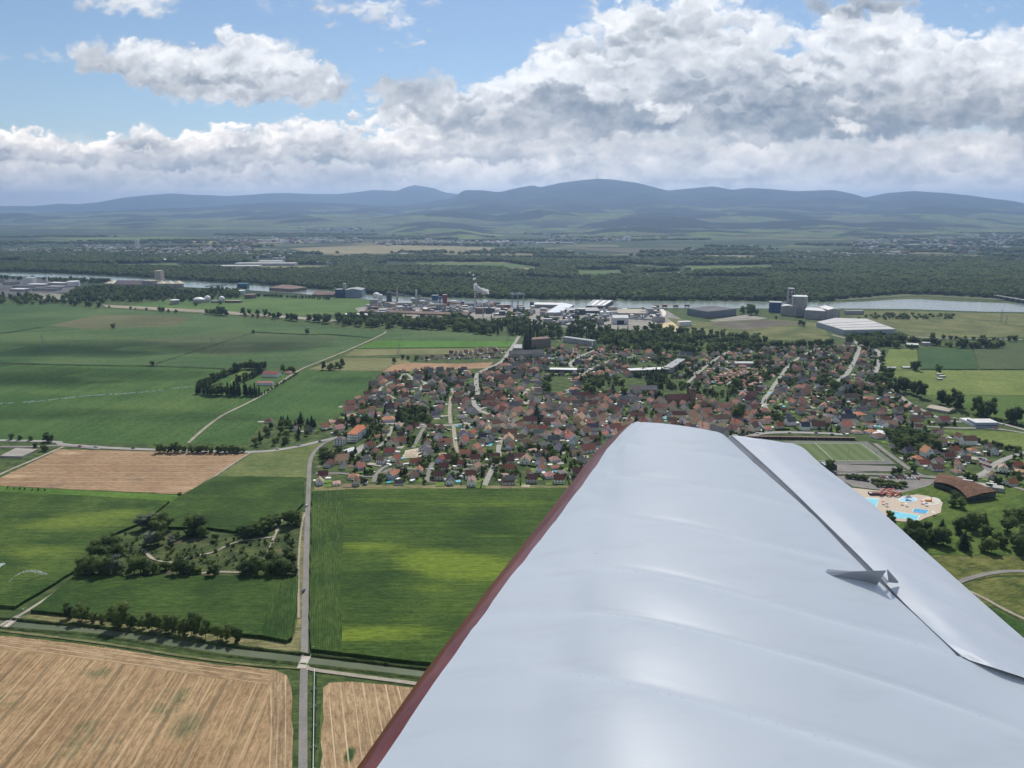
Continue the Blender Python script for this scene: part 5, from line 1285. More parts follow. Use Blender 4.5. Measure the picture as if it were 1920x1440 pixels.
LANDMARKS = [(569, 1240, 'canal bridge'), (650, 822, 'white orange-roofed school'), (630, 832, 'small white block'), (1297, 740, 'church tower'), (1080, 645, 'white apartment slab'), (990, 668, 'long dark-roofed hall'),
             (1055, 693, 'flat supermarket'), (1220, 697, 'flat school complex'), (860, 660, 'red terraces'), (1600, 615, 'huge white warehouse'), (1590, 848, 'football pitch'), (1690, 950, 'swimming pools'), (1810, 920, 'brown-roofed pool hall'),
             (1445, 850, 'wing tip'), (1355, 765, 'pale village square'), (780, 850, 'building plot'), (1045, 717, 'inner village meadow'), (1835, 790, 'white showroom'), (430, 720, 'poplar compound'), (530, 815, 'left hamlet'),
             (270, 1000, 'silver willows'), (1410, 700, 'bungalow rows'), (1575, 660, 'wide forked road'), (960, 800, 'big red roof'), (590, 890, 'straight road end'), (920, 900, 'street mouth by maize'), (1880, 870, 'right frame edge'), (846, 830, 'tall cream house'), (1690, 830, 'dark grove'),
             (1730, 740, 'tall roadside trees'), (1180, 785, 'old core street'), (750, 790, 'tall dark conifers'), (1500, 770, 'broad dark barn'), (1470, 640, 'suburb tree belt'), (1250, 655, 'back woods'), (300, 1180, 'canal hedgerow'), (380, 848, 'roadside tree row'), (820, 600, 'riverside works'),
             (700, 740, 'village edge field'), (1000, 850, 'steep roofed gardens'), (1120, 720, 'orchard strip'), (1350, 820, 'wing crest'), (1650, 880, 'lot below pitch'), (420, 1040, 'copse path'), (540, 1070, 'lower copse corner'), (180, 1050, 'left copse corner')]
ORD = ['nearest', 'second nearest', 'third nearest', 'fourth nearest', 'fifth nearest', 'sixth nearest', 'seventh nearest', 'eighth nearest', 'ninth nearest', 'tenth nearest', 'eleventh nearest', 'twelfth nearest', 'thirteenth nearest', 'fourteenth nearest', 'fifteenth nearest', 'sixteenth nearest', 'seventeenth nearest', 'eighteenth nearest', 'nineteenth nearest', 'twentieth nearest']
LM = [(at(a, b), n, a, b) for a, b, n in LANDMARKS]
def assign_labels(items):
    """items: (object, adjective phrase, noun, x, y). Each gets the nearest landmark, the side it lies on and its rank among its like."""
    groups = {}
    for (o, adj, noun, x, y) in items:
        d = sorted(((p.x - x) ** 2 + (p.y - y) ** 2, i) for i, (p, *_r) in enumerate(LM))[0]
        p, n, lx, ly = LM[d[1]]; dx, dy = x - p.x, y - p.y
        side = ('right of' if dx > 0 else 'left of') if abs(dx) > abs(dy) else ('behind' if dy > 0 else 'in front of')
        groups.setdefault((adj, noun, side, n), []).append((d[0], o))
    for (adj, noun, side, n), L in groups.items():
        L.sort(key=lambda q: q[0])
        for k, (_, o) in enumerate(L):
            if len(L) == 1: o['label'] = f'{adj} {noun} {side} the {n}'
            else:
                far_ = ORD[k] if k < len(ORD) else f'{k + 1}th nearest'
                o['label'] = f'{adj} {noun} {side} the {n}, {far_}'

HOUSES = []       # x, y, angle, template, roof, wall, scale
OCC = {}
def occ_add(x, y, r): OCC.setdefault((int(x // 25), int(y // 25)), []).append((x, y, r))
def occ_free(x, y, r):
    i, j = int(x // 25), int(y // 25)
    for a in (-2, -1, 0, 1, 2):
        for b in (-2, -1, 0, 1, 2):
            for (X, Y, R_) in OCC.get((i + a, j + b), ()):
                if (X - x) ** 2 + (Y - y) ** 2 < (R_ + r) ** 2: return False
    return True
ROADSEG = {}
def index_roads():
    for pts, w in ROADS:
        for a, b in zip(pts, pts[1:]):
            L = math.dist(a, b); n = max(1, int(L / 4))
            for k in range(n + 1):
                t = k / n; x, y = a[0] + (b[0] - a[0]) * t, a[1] + (b[1] - a[1]) * t
                ROADSEG.setdefault((int(x // 20), int(y // 20)), []).append((x, y, w / 2, math.atan2(b[1] - a[1], b[0] - a[0])))
def road_near(x, y):
    i, j = int(x // 20), int(y // 20); best = (99, 0)
    for a in (-1, 0, 1):
        for b in (-1, 0, 1):
            for (X, Y, w, an) in ROADSEG.get((i + a, j + b), ()):
                d = math.hypot(X - x, Y - y) - w
                if d < best[0]: best = (d, an)
    return best

def hp(px, py, t, roof, wall='white', ang=0.0, s=1.0):
    """House at a photo pixel (its base centre), ridge angle in degrees against the picture's horizontal."""
    p = at(px, py); HOUSES.append((p.x, p.y, math.radians(ang), t, roof, wall, s * .9)); occ_add(p.x, p.y, 7.5 * s)

def place_near_houses():
    c1 = lambda x, y: (560 + x / 4.645, 620 + y / 4.645)
    for x, y, t, roof, wall, ang in [
        (265, 1180, 0, 'dark red', 'cream', 70), (215, 1275, 0, 'dark red', 'beige', 10), (290, 1110, 4, 'slate', 'grey', 0), (480, 1285, 4, 'orange', 'white', 0), (535, 1205, 0, 'orange', 'pale blue', 50), (590, 1125, 4, 'slate', 'white', 20),
        (815, 1285, 1, 'orange', 'pale blue', 65), (1000, 1285, 0, 'brown', 'grey', 60), (1222, 1290, 1, 'dark red', 'beige', 0), (1265, 1215, 1, 'dark red', 'cream', 0), (1498, 1285, 1, 'dark red', 'white', 0), (1530, 1215, 0, 'pink', 'white', 70),
        (845, 1130, 0, 'red', 'white', 60), (790, 1070, 3, 'red', 'grey', 0), (1020, 1160, 3, 'red', 'cream', 10), (890, 975, 3, 'red', 'white', 35), (960, 885, 2, 'brown', 'beige', 60), (760, 880, 4, 'brown', 'grey', 0), (1215, 955, 2, 'grey', 'white', 70),
        (1130, 1090, 2, 'grey', 'white', 60), (1240, 1150, 1, 'red', 'pale blue', 60), (1300, 1140, 1, 'dark red', 'cream', 0), (1450, 1085, 3, 'orange', 'white', 0), (1545, 1050, 1, 'orange', 'cream', 65), (1535, 1140, 1, 'dark red', 'cream', 10),
        (1230, 880, 2, 'brown', 'grey', 45), (1440, 985, 5, 'red', 'cream', 75), (1505, 920, 5, 'red', 'cream', 75), (1660, 970, 2, 'slate', 'grey', 60), (620, 1015, 0, 'red', 'beige', 40), (230, 850, 0, 'orange', 'white', 30),
        (310, 805, 8, 'tan', 'white', 20), (460, 750, 6, 'pink', 'white', 20), (640, 700, 0, 'orange', 'white', 45), (490, 690, 0, 'brown', 'cream', 60), (545, 650, 0, 'orange', 'white', 60), (570, 620, 1, 'dark red', 'white', 60), (600, 575, 1, 'dark red', 'cream', 20),
        (720, 480, 1, 'orange', 'white', 50), (800, 430, 3, 'dark red', 'beige', 10), (815, 510, 0, 'orange', 'cream', 40), (855, 465, 0, 'dark red', 'grey', 30), (940, 670, 0, 'orange', 'beige', 40), (775, 620, 1, 'red', 'grey', 70), (705, 660, 0, 'brown', 'beige', 20), (915, 545, 0, 'tan', 'cream', 60), (775, 545, 0, 'pink', 'white', 70),
        (960, 470, 0, 'brown', 'grey', 20), (965, 510, 0, 'dark red', 'grey', 0), (1040, 395, 1, 'dark red', 'cream', 20), (1200, 450, 3, 'red', 'white', 10), (1380, 520, 2, 'tan', 'beige', 60), (1420, 440, 7, 'dark red', 'grey', 20), (1500, 520, 3, 'brown', 'cream', 10), (1190, 590, 4, 'brown', 'cream', 0),
        (1225, 700, 5, 'dark red', 'white', 70), (1080, 630, 4, 'grey', 'beige', 20), (1060, 715, 4, 'slate', 'grey', 0), (1190, 750, 0, 'grey', 'white', 20), (1370, 625, 3, 'red', 'beige', 0), (1460, 615, 3, 'dark red', 'cream', 10), (1320, 355, 3, 'brown', 'white', 0), (1440, 350, 0, 'grey', 'white', 0), (1145, 365, 1, 'grey', 'beige', 10),
        (1240, 490, 0, 'pink', 'white', 60), (1110, 520, 1, 'dark red', 'grey', 20), (1270, 400, 1, 'red', 'cream', 60), (1590, 845, 2, 'pink', 'grey', 60), (1170, 400, 0, 'brown', 'cream', 45), (660, 545, 0, 'tan', 'grey', 60), (870, 640, 0, 'grey', 'beige', 40), (1020, 600, 0, 'grey', 'white', 60), (1710, 1130, 1, 'dark red', 'beige', 10), (1820, 1220, 3, 'red', 'cream', 10), (1820, 1330, 3, 'brown', 'cream', 0)]:
        px, py = c1(x, y); hp(px, py, t, roof, wall, ang)
    c2 = lambda x, y: (880 + x / 4.645, 600 + y / 4.645)
    for x, y, t, roof, wall, ang, s in [
        (350, 1250, 1, 'dark red', 'grey', 0, 1), (350, 1320, 1, 'red', 'cream', 0, 1), (355, 1420, 1, 'grey', 'pink' if False else 'cream', 0, 1), (545, 1410, 1, 'dark red', 'grey', 0, 1), (780, 1415, 1, 'dark red', 'white', 0, 1), (620, 1320, 1, 'red', 'white', 65, 1), (620, 1265, 1, 'brown', 'white', 60, 1), (435, 1205, 3, 'brown', 'cream', 0, 1),
        (940, 1180, 3, 'tan', 'grey', 0, 1), (50, 1140, 1, 'orange', 'cream', 65, 1), (60, 1310, 1, 'pink', 'cream', 60, 1), (180, 1060, 2, 'grey', 'grey', 65, 1), (355, 1125, 2, 'red', 'white', 60, 1), (490, 1100, 1, 'brown', 'cream', 30, 1), (735, 1070, 5, 'slate', 'grey', 0, 1), (910, 1085, 2, 'grey', 'white', 60, 1), (770, 1135, 2, 'grey', 'white', 60, 1),
        (1090, 1050, 3, 'brown', 'white', 0, 1), (1075, 960, 5, 'slate', 'grey', 0, 1), (530, 910, 5, 'dark red', 'beige', 0, 1.25), (350, 1010, 7, 'brown', 'grey', 0, 1.1), (430, 1040, 3, 'brown', 'beige', 0, 1), (640, 965, 3, 'red', 'cream', 0, 1), (620, 1005, 7, 'grey', 'beige', 0, 1), (700, 905, 7, 'brown', 'white', 0, 1), (960, 890, 5, 'tan', 'ochre', 70, 1.3), (970, 940, 1, 'tan', 'ochre', 65, 1),
        (500, 850, 2, 'tan', 'cream', 60, 1), (380, 860, 2, 'tan', 'beige', 60, 1), (300, 880, 2, 'tan', 'cream', 60, 1), (250, 870, 2, 'pink', 'grey', 60, 1), (405, 900, 2, 'tan', 'white', 60, 1), (280, 960, 2, 'pink', 'beige', 60, 1), (365, 955, 1, 'tan', 'grey', 65, 1), (640, 850, 2, 'orange', 'cream', 60, 1), (760, 850, 1, 'tan', 'beige', 60, 1), (860, 830, 3, 'brown', 'grey', 10, 1), (1250, 880, 5, 'grey', 'white', 40, 1),
        (1150, 880, 5, 'brown', 'beige', 60, 1.1), (1160, 790, 5, 'tan', 'beige', 60, 1.2), (1000, 680, 7, 'red', 'cream', 0, 1.1), (780, 680, 5, 'tan', 'grey', 60, 1), (700, 680, 7, 'brown', 'cream', 0, 1), (580, 740, 5, 'slate', 'beige', 70, 1.1), (680, 755, 2, 'grey', 'white', 60, 1), (820, 770, 1, 'grey', 'grey', 60, 1.1), (950, 745, 7, 'brown', 'cream', 0, 1), (1080, 740, 3, 'red', 'cream', 0, 1.1), (1215, 745, 1, 'tan', 'cream', 60, 1),
        (1420, 800, 1, 'grey', 'white', 60, 1), (1230, 700, 1, 'grey', 'grey', 60, 1), (1340, 740, 3, 'dark red', 'cream', 0, 1), (1760, 770, 5, 'red', 'cream', 60, 1.1), (1460, 860, 7, 'brown', 'beige', 0, 1.1), (1640, 870, 1, 'brown', 'cream', 40, 1), (1820, 850, 7, 'dark red', 'cream', 0, 1.1), (240, 490, 1, 'pink', 'white', 60, 1.1), (270, 420, 1, 'pink', 'cream', 60, 1), (440, 480, 5, 'brown', 'white', 0, 1), (440, 395, 7, 'brown', 'white', 0, 1),
        (580, 460, 1, 'tan', 'cream', 60, 1), (490, 550, 3, 'grey', 'cream', 0, 1), (320, 510, 3, 'brown', 'grey', 0, 1), (190, 590, 5, 'brown', 'cream', 0, 1), (150, 660, 1, 'orange', 'white', 60, 1), (270, 610, 1, 'pink', 'white', 60, 1), (140, 740, 3, 'pink', 'white', 0, 1), (290, 720, 1, 'pink', 'cream', 60, 1), (400, 640, 2, 'pink', 'white', 60, 1), (80, 690, 3, 'brown', 'grey', 10, 1), (380, 770, 7, 'slate', 'grey', 0, 1.2)]:
        px, py = c2(x, y); hp(px, py, t, roof, wall, ang, s)
    c4 = lambda x, y: (1520 + x / 4.645, 600 + y / 4.645)
    for x, y, t, roof, wall, ang, s in [
        (850, 1165, 1, 'slate', 'grey', 10, 1), (1080, 1165, 4, 'slate', 'white', 0, 1), (930, 1220, 4, 'orange', 'white', 0, 1), (975, 1265, 3, 'red', 'cream', 10, 1), (1095, 1305, 3, 'brown', 'white', 0, 1), (1285, 1290, 5, 'brown', 'cream', 75, .9), (1195, 1200, 3, 'dark red', 'grey', 10, 1), (1250, 1150, 0, 'red', 'beige', 20, 1), (1320, 1185, 0, 'slate', 'white', 60, 1),
        (1410, 1150, 4, 'orange', 'white', 0, 1), (1600, 1165, 0, 'slate', 'white', 60, 1), (1370, 1080, 5, 'brown', 'white', 0, 1.15), (1270, 1090, 6, 'grey', 'beige', 0, 1), (1120, 1020, 2, 'tan', 'cream', 30, 1), (1160, 1065, 6, 'orange', 'white', 0, .8), (1670, 1320, 1, 'pink', 'white', 60, 1), (1790, 1285, 3, 'red', 'white', 10, 1), (1580, 1380, 0, 'brown', 'grey', 60, 1), (1740, 1435, 3, 'red', 'white', 20, 1),
        (1150, 900, 5, 'red', 'beige', 20, 1.1), (1100, 1000, 3, 'brown', 'grey', 0, 1), (900, 910, 5, 'red', 'cream', 0, 1), (1000, 840, 3, 'brown', 'cream', 10, 1), (920, 880, 7, 'grey', 'grey', 0, 1), (640, 880, 3, 'brown', 'cream', 0, 1), (300, 980, 0, 'pink', 'cream', 20, 1), (400, 985, 6, 'tan', 'white', 0, 1), (130, 900, 1, 'tan', 'beige', 0, 1), (220, 890, 1, 'slate', 'white', 60, 1), (320, 880, 7, 'slate', 'grey', 0, 1.2),
        (110, 780, 5, 'pink', 'brown' if False else 'beige', 60, 1.1), (180, 780, 7, 'brown', 'beige', 0, 1), (340, 700, 7, 'brown', 'beige', 10, 1.3), (500, 700, 6, 'pink', 'pale blue', 0, 1.3), (480, 640, 4, 'pink', 'pale blue', 0, .8), (440, 810, 7, 'grey', 'grey', 0, 1), (620, 800, 0, 'tan', 'beige', 20, 1), (700, 1055, 0, 'slate', 'grey', 0, 1), (630, 640, 0, 'grey', 'grey', 20, 1)]:
        px, py = c4(x, y); hp(px, py, t, roof, wall, ang, s)
    for x, y, t, roof, wall, ang in [(505, 792, 4, 'dark red', 'cream', 0), (555, 806, 4, 'grey', 'white', 10), (580, 812, 0, 'grey', 'beige', 0), (541, 701, 4, 'pink', 'white', 0)]: hp(x, y, t, roof, wall, ang)
    # bungalow rows and terraces
    for k in range(7):
        for j in range(3):
            x, y = 1358 + k * 8.5 + j * 7 - 14, 712 - k * 3.6 + j * 4.0
            if k < 6 or j: hp(x - 8, y, 8, rng.choice(['pink', 'tan', 'pink', 'orange']), 'white', 35, .85)
            if k < 6: hp(x + 48, y + 3, 8, rng.choice(['pink', 'tan', 'tan']), 'white', 35, .85)
    for k in range(17): hp(782 + k * 9.4, 673.5 - k * .22 + rng.uniform(-.3, .3), 2, rng.choice(['red', 'orange', 'red', 'dark red']), 'cream', 90 if k % 3 else 0, .82)
    for k in range(11): hp(846 + k * 9.2, 664.5 - k * .35 + rng.uniform(-.3, .3), 2, rng.choice(['red', 'orange', 'dark red']), 'cream', 90 if k % 3 else 0, .82)
    for k in range(5): hp(893 + k * 8.5, 657.5 - k * .3, 2, rng.choice(['red', 'orange']), 'cream', 90, .82)

VILLAGE = [(590, 904), (592, 862), (626, 830), (642, 778), (718, 702), (780, 694), (890, 700), (940, 684), (957, 665), (1000, 655), (1120, 652), (1200, 660), (1300, 668), (1370, 660), (1440, 654), (1530, 652), (1600, 645), (1645, 655), (1650, 700), (1690, 745),
           (1740, 775), (1800, 792), (1800, 800), (1740, 806), (1830, 832), (1925, 860), (2100, 905), (2100, 990), (1890, 915), (1880, 890), (1780, 888), (1690, 868), (1640, 828), (1520, 812), (1300, 820), (1100, 840), (1110, 912), (590, 908)]
NOHOUSE = [[(1012, 706), (1075, 706), (1075, 752), (1010, 745)], [(1085, 712), (1250, 700), (1290, 720), (1270, 735), (1090, 735)], [(735, 848), (795, 835), (800, 860), (760, 866)], [(640, 800), (700, 790), (712, 832), (665, 862), (620, 850), (600, 835), (640, 825)],
           [(735, 772), (840, 770), (835, 800), (735, 800)], [(1480, 816), (1640, 816), (1700, 880), (1480, 885)], [(1310, 725), (1385, 722), (1390, 742), (1375, 775), (1310, 745)], [(1225, 730), (1310, 718), (1312, 758), (1225, 756)],
           [(1660, 815), (1700, 808), (1765, 830), (1760, 850), (1700, 848), (1665, 835)], [(1176, 684), (1290, 672), (1290, 704), (1176, 705)], [(950, 655), (1025, 652), (1025, 674), (950, 674)], [(1022, 684), (1088, 684), (1088, 702), (1022, 702)], [(1040, 640), (1120, 640), (1120, 654), (1040, 652)], [(1130, 668), (1200, 668), (1200, 684), (1130, 684)]]
def fill_houses():
    V = poly(VILLAGE); NH = [poly(q) for q in NOHOUSE]
    xs = [p[0] for p in V]; ys = [p[1] for p in V]; n = 0
    for _ in range(20000):
        x, y = rng.uniform(min(xs), max(xs)), rng.uniform(min(ys), max(ys))
        if not in_poly(x, y, V) or any(in_poly(x, y, q) for q in NH): continue
        px, py = px_of(x, y)
        core = 880 < px < 1420 and 745 < py < 835
        sub = py < 745 and px > 1180
        d, an = road_near(x, y)
        if d < 7: continue
        if sub and d > 40 and rng.random() < .6: continue
        r = 7.4 if core else (9.5 if sub else 9.0)
        if not occ_free(x, y, r): continue
        occ_add(x, y, 6.2 if core else 8)
        t = rng.choice([0, 1, 2, 2, 5, 7, 3] if core else [0, 0, 1, 3, 4, 6, 2, 8])
        roof = rng.choice(['tan', 'brown', 'red', 'pink', 'orange', 'grey', 'dark red', 'brown', 'tan', 'slate'] if core else ['orange', 'dark red', 'red', 'brown', 'brown', 'grey', 'slate', 'pink', 'tan'])
        base = an if d < 40 else math.radians(20)
        HOUSES.append((x, y, base + rng.choice([0, math.pi / 2, math.pi / 2 if core else 0]) + rng.uniform(-.1, .1), t, roof, rng.choice(['white', 'white', 'cream', 'cream', 'beige', 'white']), rng.choice([rng.uniform(.62, .85), rng.uniform(.75, .98), rng.uniform(.95, 1.25)])))
        n += 1
    return n

def build_houses():
    vis = []
    for h in HOUSES:
        px, py = px_of(h[0], h[1])
        vis.append((h[1], h))
    vis.sort(key=lambda q: q[0]); items = []
    ind, rest = [], []
    for d, h in vis:
        px, py = px_of(h[0], h[1])
        # behind the wing: not in view
        hidden = (py > 815 and px > 1150 + (830 - py) * .754 + 12 and px < 1500 + max(0, py - 840) * 1.25 and py > 800 + (px - 1180) * .09) or px > 1940
        if hidden: rest_ok = False
        if not hidden and len(ind) < 298: ind.append(h)
        else: rest.append((h, hidden))
    for n, h in enumerate(ind):
        x, y, a, t, roof, wall, s = h; L, W, hh, rr, wm, rm, cm, win, wins, k = HT[t]
        o = thing('house', '', 'house', (x, y, 0), a, 'houses of the village'); o.scale = (s, s, s)
        w = link('wall', wm, o); w.color = (*[c * rng.uniform(.9, 1.08) for c in WALLC[wall]], 1)
        r = link('roof', rm, o); r.color = (*[c * rng.uniform(.82, 1.15) for c in ROOFC[roof]], 1)
        if n < 230 and t != 8: link('chimney', cm, r)
        if n < 110:
            for (wx, wy, wz, side) in wins:
                # only the sides that face the camera
                ca, sa = math.cos(a), math.sin(a)
                nx, ny = ((math.copysign(1, wx), 0) if side else (0, math.copysign(1, wy)))
                if (nx * sa + ny * ca) > -.25: continue
                q = link('window', win, w, (wx, wy, wz), math.pi / 2 if side else 0)
        storeys = 'tall' if hh > 4.5 else 'low'
        items.append((o, f'{storeys} {wall} house', f'{roof} {"hip" if k == "h" else "gable"} roof,', x, y))
    # the farther roofs of the village as one mass
    mbw, mbr = MB(), MB(); wm_ = plain('far_plaster', (.55, .52, .46), .9, .1, .2, .12)
    rms = [plain('far_tiles', c, .85, .1, .25, .1) for c in [(.33, .17, .12), (.17, .09, .07), (.15, .12, .10), (.13, .13, .14)]]
    k = 0
    allv, allf, mi = [], [], []
    for h, hid in rest:
        x, y, a, t, roof, wall, s = h; L, W, hh, rr = HT[t][:4]
        (wv, wf), (rv, rf) = (gable_parts if HT[t][9] == 'g' else hip_parts)(L * s, W * s, hh * s, rr * s)
        ca, sa = math.cos(a), math.sin(a); f_ = lambda v: (x + v[0] * ca - v[1] * sa, y + v[0] * sa + v[1] * ca, v[2])
        mbw.add([f_(v) for v in wv], wf, 0); mbw.add([f_(v) for v in rv], rf, 1 + {'orange': 0, 'tan': 0, 'pink': 0, 'red': 1, 'dark red': 1, 'brown': 2, 'grey': 3, 'slate': 3}[roof]); k += 1
    if k:
        o = mbw.build('distant_houses', [wm_] + rms); o['kind'] = 'stuff'; o['label'] = 'mass of further small houses, at the far side of the village and below the wing'
    assign_labels(items)
    print('houses', len(ind), 'rest', k)

# ================================================================ larger buildings and works
_pm = {}
def P_(name, col, **k):
    if name not in _pm: _pm[name] = plain(name, col, **k)
    return _pm[name]
W_WHITE = P_('render_white', (.80, .80, .78), rough=.85, spec=.1, var=.06, scale=.08)
W_GREY = P_('concrete_wall', (.36, .355, .34), rough=.9, spec=.1, var=.15, scale=.06)
W_DARK = P_('dark_cladding', (.10, .115, .13), rough=.6, spec=.2, var=.12, scale=.08)
W_BLUE = P_('blue_cladding', (.045, .095, .20), rough=.6, spec=.2, var=.1, scale=.08)
W_BROWN = P_('brown_cladding', (.20, .155, .12), rough=.85, spec=.1, var=.2, scale=.05)
W_BEIGE = P_('beige_concrete', (.42, .38, .32), rough=.9, spec=.1, var=.14, scale=.06)
R_LIGHT = P_('light_roof', (.55, .55, .54), rough=.7, spec=.2, var=.12, scale=.05)
R_GREY = P_('grey_roof', (.27, .28, .29), rough=.7, spec=.2, var=.2, scale=.04)
R_DARK = P_('dark_roof', (.085, .085, .09), rough=.8, spec=.15, var=.25, scale=.05)
R_BROWN = P_('brown_roof', (.20, .145, .12), rough=.85, spec=.1, var=.25, scale=.05)
R_TAN = P_('tan_roof', (.36, .32, .26), rough=.85, spec=.1, var=.2, scale=.05)
STEEL = P_('grey_steel', (.26, .29, .33), rough=.5, spec=.3, var=.1, scale=.2)
RUST = P_('red_steel', (.26, .07, .055), rough=.6, spec=.2, var=.15, scale=.2)
WHITEP = P_('white_steel', (.70, .70, .70), rough=.5, spec=.3, var=.05, scale=.2)
DARKG = P_('dark_opening', (.025, .028, .032), rough=.6, spec=.2, var=.1, scale=.2)

def frame_of(p1, p2, depth):
    a, b = at(*p1), at(*p2); L = (b - a).length; ang = math.atan2(b.y - a.y, b.x - a.x)
    n = Vector((-math.sin(ang), math.cos(ang), 0)); n = n if n.y > 0 else -n
    c = (a + b) / 2 + n * depth / 2
    return c, L, ang, n
def building(name, label, cat, p1, p2, depth, top, wall, roof, style='flat', rise=3.0, bands=0, doors=0, group=None, wins=None, skylights=0):
    """Front base edge between two photo pixels, depth away from the camera; `top` is the photo row of the eaves above p1."""
    c, L, ang, n = frame_of(p1, p2, depth)
    h = max(2.5, ztop(p1[0], p1[1], top)); o = thing(name, label, cat, (c.x, c.y, 0), ang, group)
    if style == 'flat':
        MB().box((0, 0, -.3), (L, depth, h + .3)).build('wall', wall, o)
        MB().box((0, 0, h + .003), (L - .6, depth - .6, .45)).build('roof', roof, o)
        rz = h + .46
    else:
        if style == 'hip': (wv, wf), (rv, rf) = hip_parts(L, depth, h, rise)
        elif depth > L: # ridge along the depth
            (wv, wf), (rv, rf) = gable_parts(depth, L, h, rise); wv = [(-v[1], v[0], v[2]) for v in wv]; rv = [(-v[1], v[0], v[2]) for v in rv]
        else: (wv, wf), (rv, rf) = gable_parts(L, depth, h, rise)
        link('wall', mesh_from('wall', (wv, wf), wall), o); link('roof', mesh_from('roof', (rv, rf), roof), o); rz = h
    for k in range(bands):
        z = h * (k + .62) / (bands + .25); MB().box((0, -depth / 2 - .03, z - .55), (L * .94, .12, 1.1)).build('window_band', DARKG if bands > 2 else GLASS, o)
        if bands > 1: MB().box((L / 2 + .03, 0, z - .55), (.12, depth * .7, 1.1)).build('window_band', GLASS, o)
    for k in range(doors): MB().box((-L / 2 + L * (k + .5) / doors, -depth / 2 - .04, 0), (L / doors * .45, .12, h * .6)).build('gate', DARKG, o)
    if wins:
        m = MB().box((0, 0, 0), (1.2, .12, 1.7)).mesh('window', GLASS)
        for i in range(wins[0]):
            for j in range(wins[1]): link('window', m, o, (-L / 2 + L * (i + .5) / wins[0], -depth / 2 - .03, 1.0 + j * h / wins[1]))
        for i in range(max(2, int(depth / 4))):
            for j in range(wins[1]): link('window', m, o, (L / 2 + .03, -depth / 2 + depth * (i + .5) / max(2, int(depth / 4)), 1.0 + j * h / wins[1]), math.pi / 2)
    for k in range(skylights): MB().box((-L / 2 + L * (k + .5) / skylights, 0, rz), (L / skylights * .18, depth * .8, .35)).build('skylight', WHITEP, o)
    return o, h, L

def foot(name, label, cat, pts, h, wall, roof, group=None):
    Q = [at(*p) for p in pts]; c = sum(Q, Vector()) / len(Q); o = thing(name, label, cat, (c.x, c.y, 0), 0, group)
    R = [(q.x - c.x, q.y - c.y) for q in Q]
    MB().prism(R, -.3, h).build('wall', wall, o); MB().prism([(x * .985, y * .985) for x, y in R], h + .003, h + .5).build('roof', roof, o)
    return o, R, c
def tank(label, px, py, rpx, top, mat, kind='flat', group=None, name='storage_tank', roofm=None):
    p = at(px, py); s = p.y / (FPX * math.cos(PITCH)) ; r = rpx * s * 1.0; p = p + Vector((0, r, 0)); h = max(2, ztop(px, py, top))
    o = thing(name, label, 'tank' if 'silo' not in name else 'silo', (p.x, p.y, 0), 0, group)
    if kind == 'sphere':
        pr = [(max(.05, r * math.sin(t)), r * 1.15 - r * math.cos(t)) for t in np.linspace(.12, math.pi - .02, 14)]
        MB().lathe((0, 0, 0), pr, 24).build('sphere', mat, o, True)
        for k in range(8): a = k * math.pi / 4; MB().tube((math.cos(a) * r * .95, math.sin(a) * r * .95, -.2), (math.cos(a) * r * .95, math.sin(a) * r * .95, r * 1.1), .35, 5).build('leg', W_GREY, o)
        return o
    MB().cyl((0, 0, -.2), r, h + .2, 28, cap=False).build('shell', mat, o, False)
    ro = {'flat': .03, 'dome': .45, 'cone': .55}[kind] * r
    pr = [(r * math.cos(t), h + ro * math.sin(t)) for t in np.linspace(0, math.pi / 2 - .02, 7)] if kind == 'dome' else [(r * 1.02, h), (r * .12, h + ro), (.05, h + ro * 1.02)]
    MB().lathe((0, 0, 0), pr, 28).build('roof', roofm or mat, o, kind == 'dome')
    return o
def chimney(label, px, py, top, r, mats, bands=0, cat='chimney', name='factory_chimney'):
    p = at(px, py); h = ztop(px, py, top); o = thing(name, label, cat, (p.x, p.y, 0))
    MB().cyl((0, 0, -.2), r, h + .2, 14, r * .72).build('shaft', mats[0], o, True)
    for k in range(bands):
        z = h * (1 - .06 - k * .13); MB().cyl((0, 0, z), r * .82 + .12, h * .055, 14, r * .80 + .12).build('band', mats[1], o, True)
    MB().cyl((0, 0, h - .8), r * .72 + .35, .9, 14).build('rim', W_GREY, o)
    return o, p, h

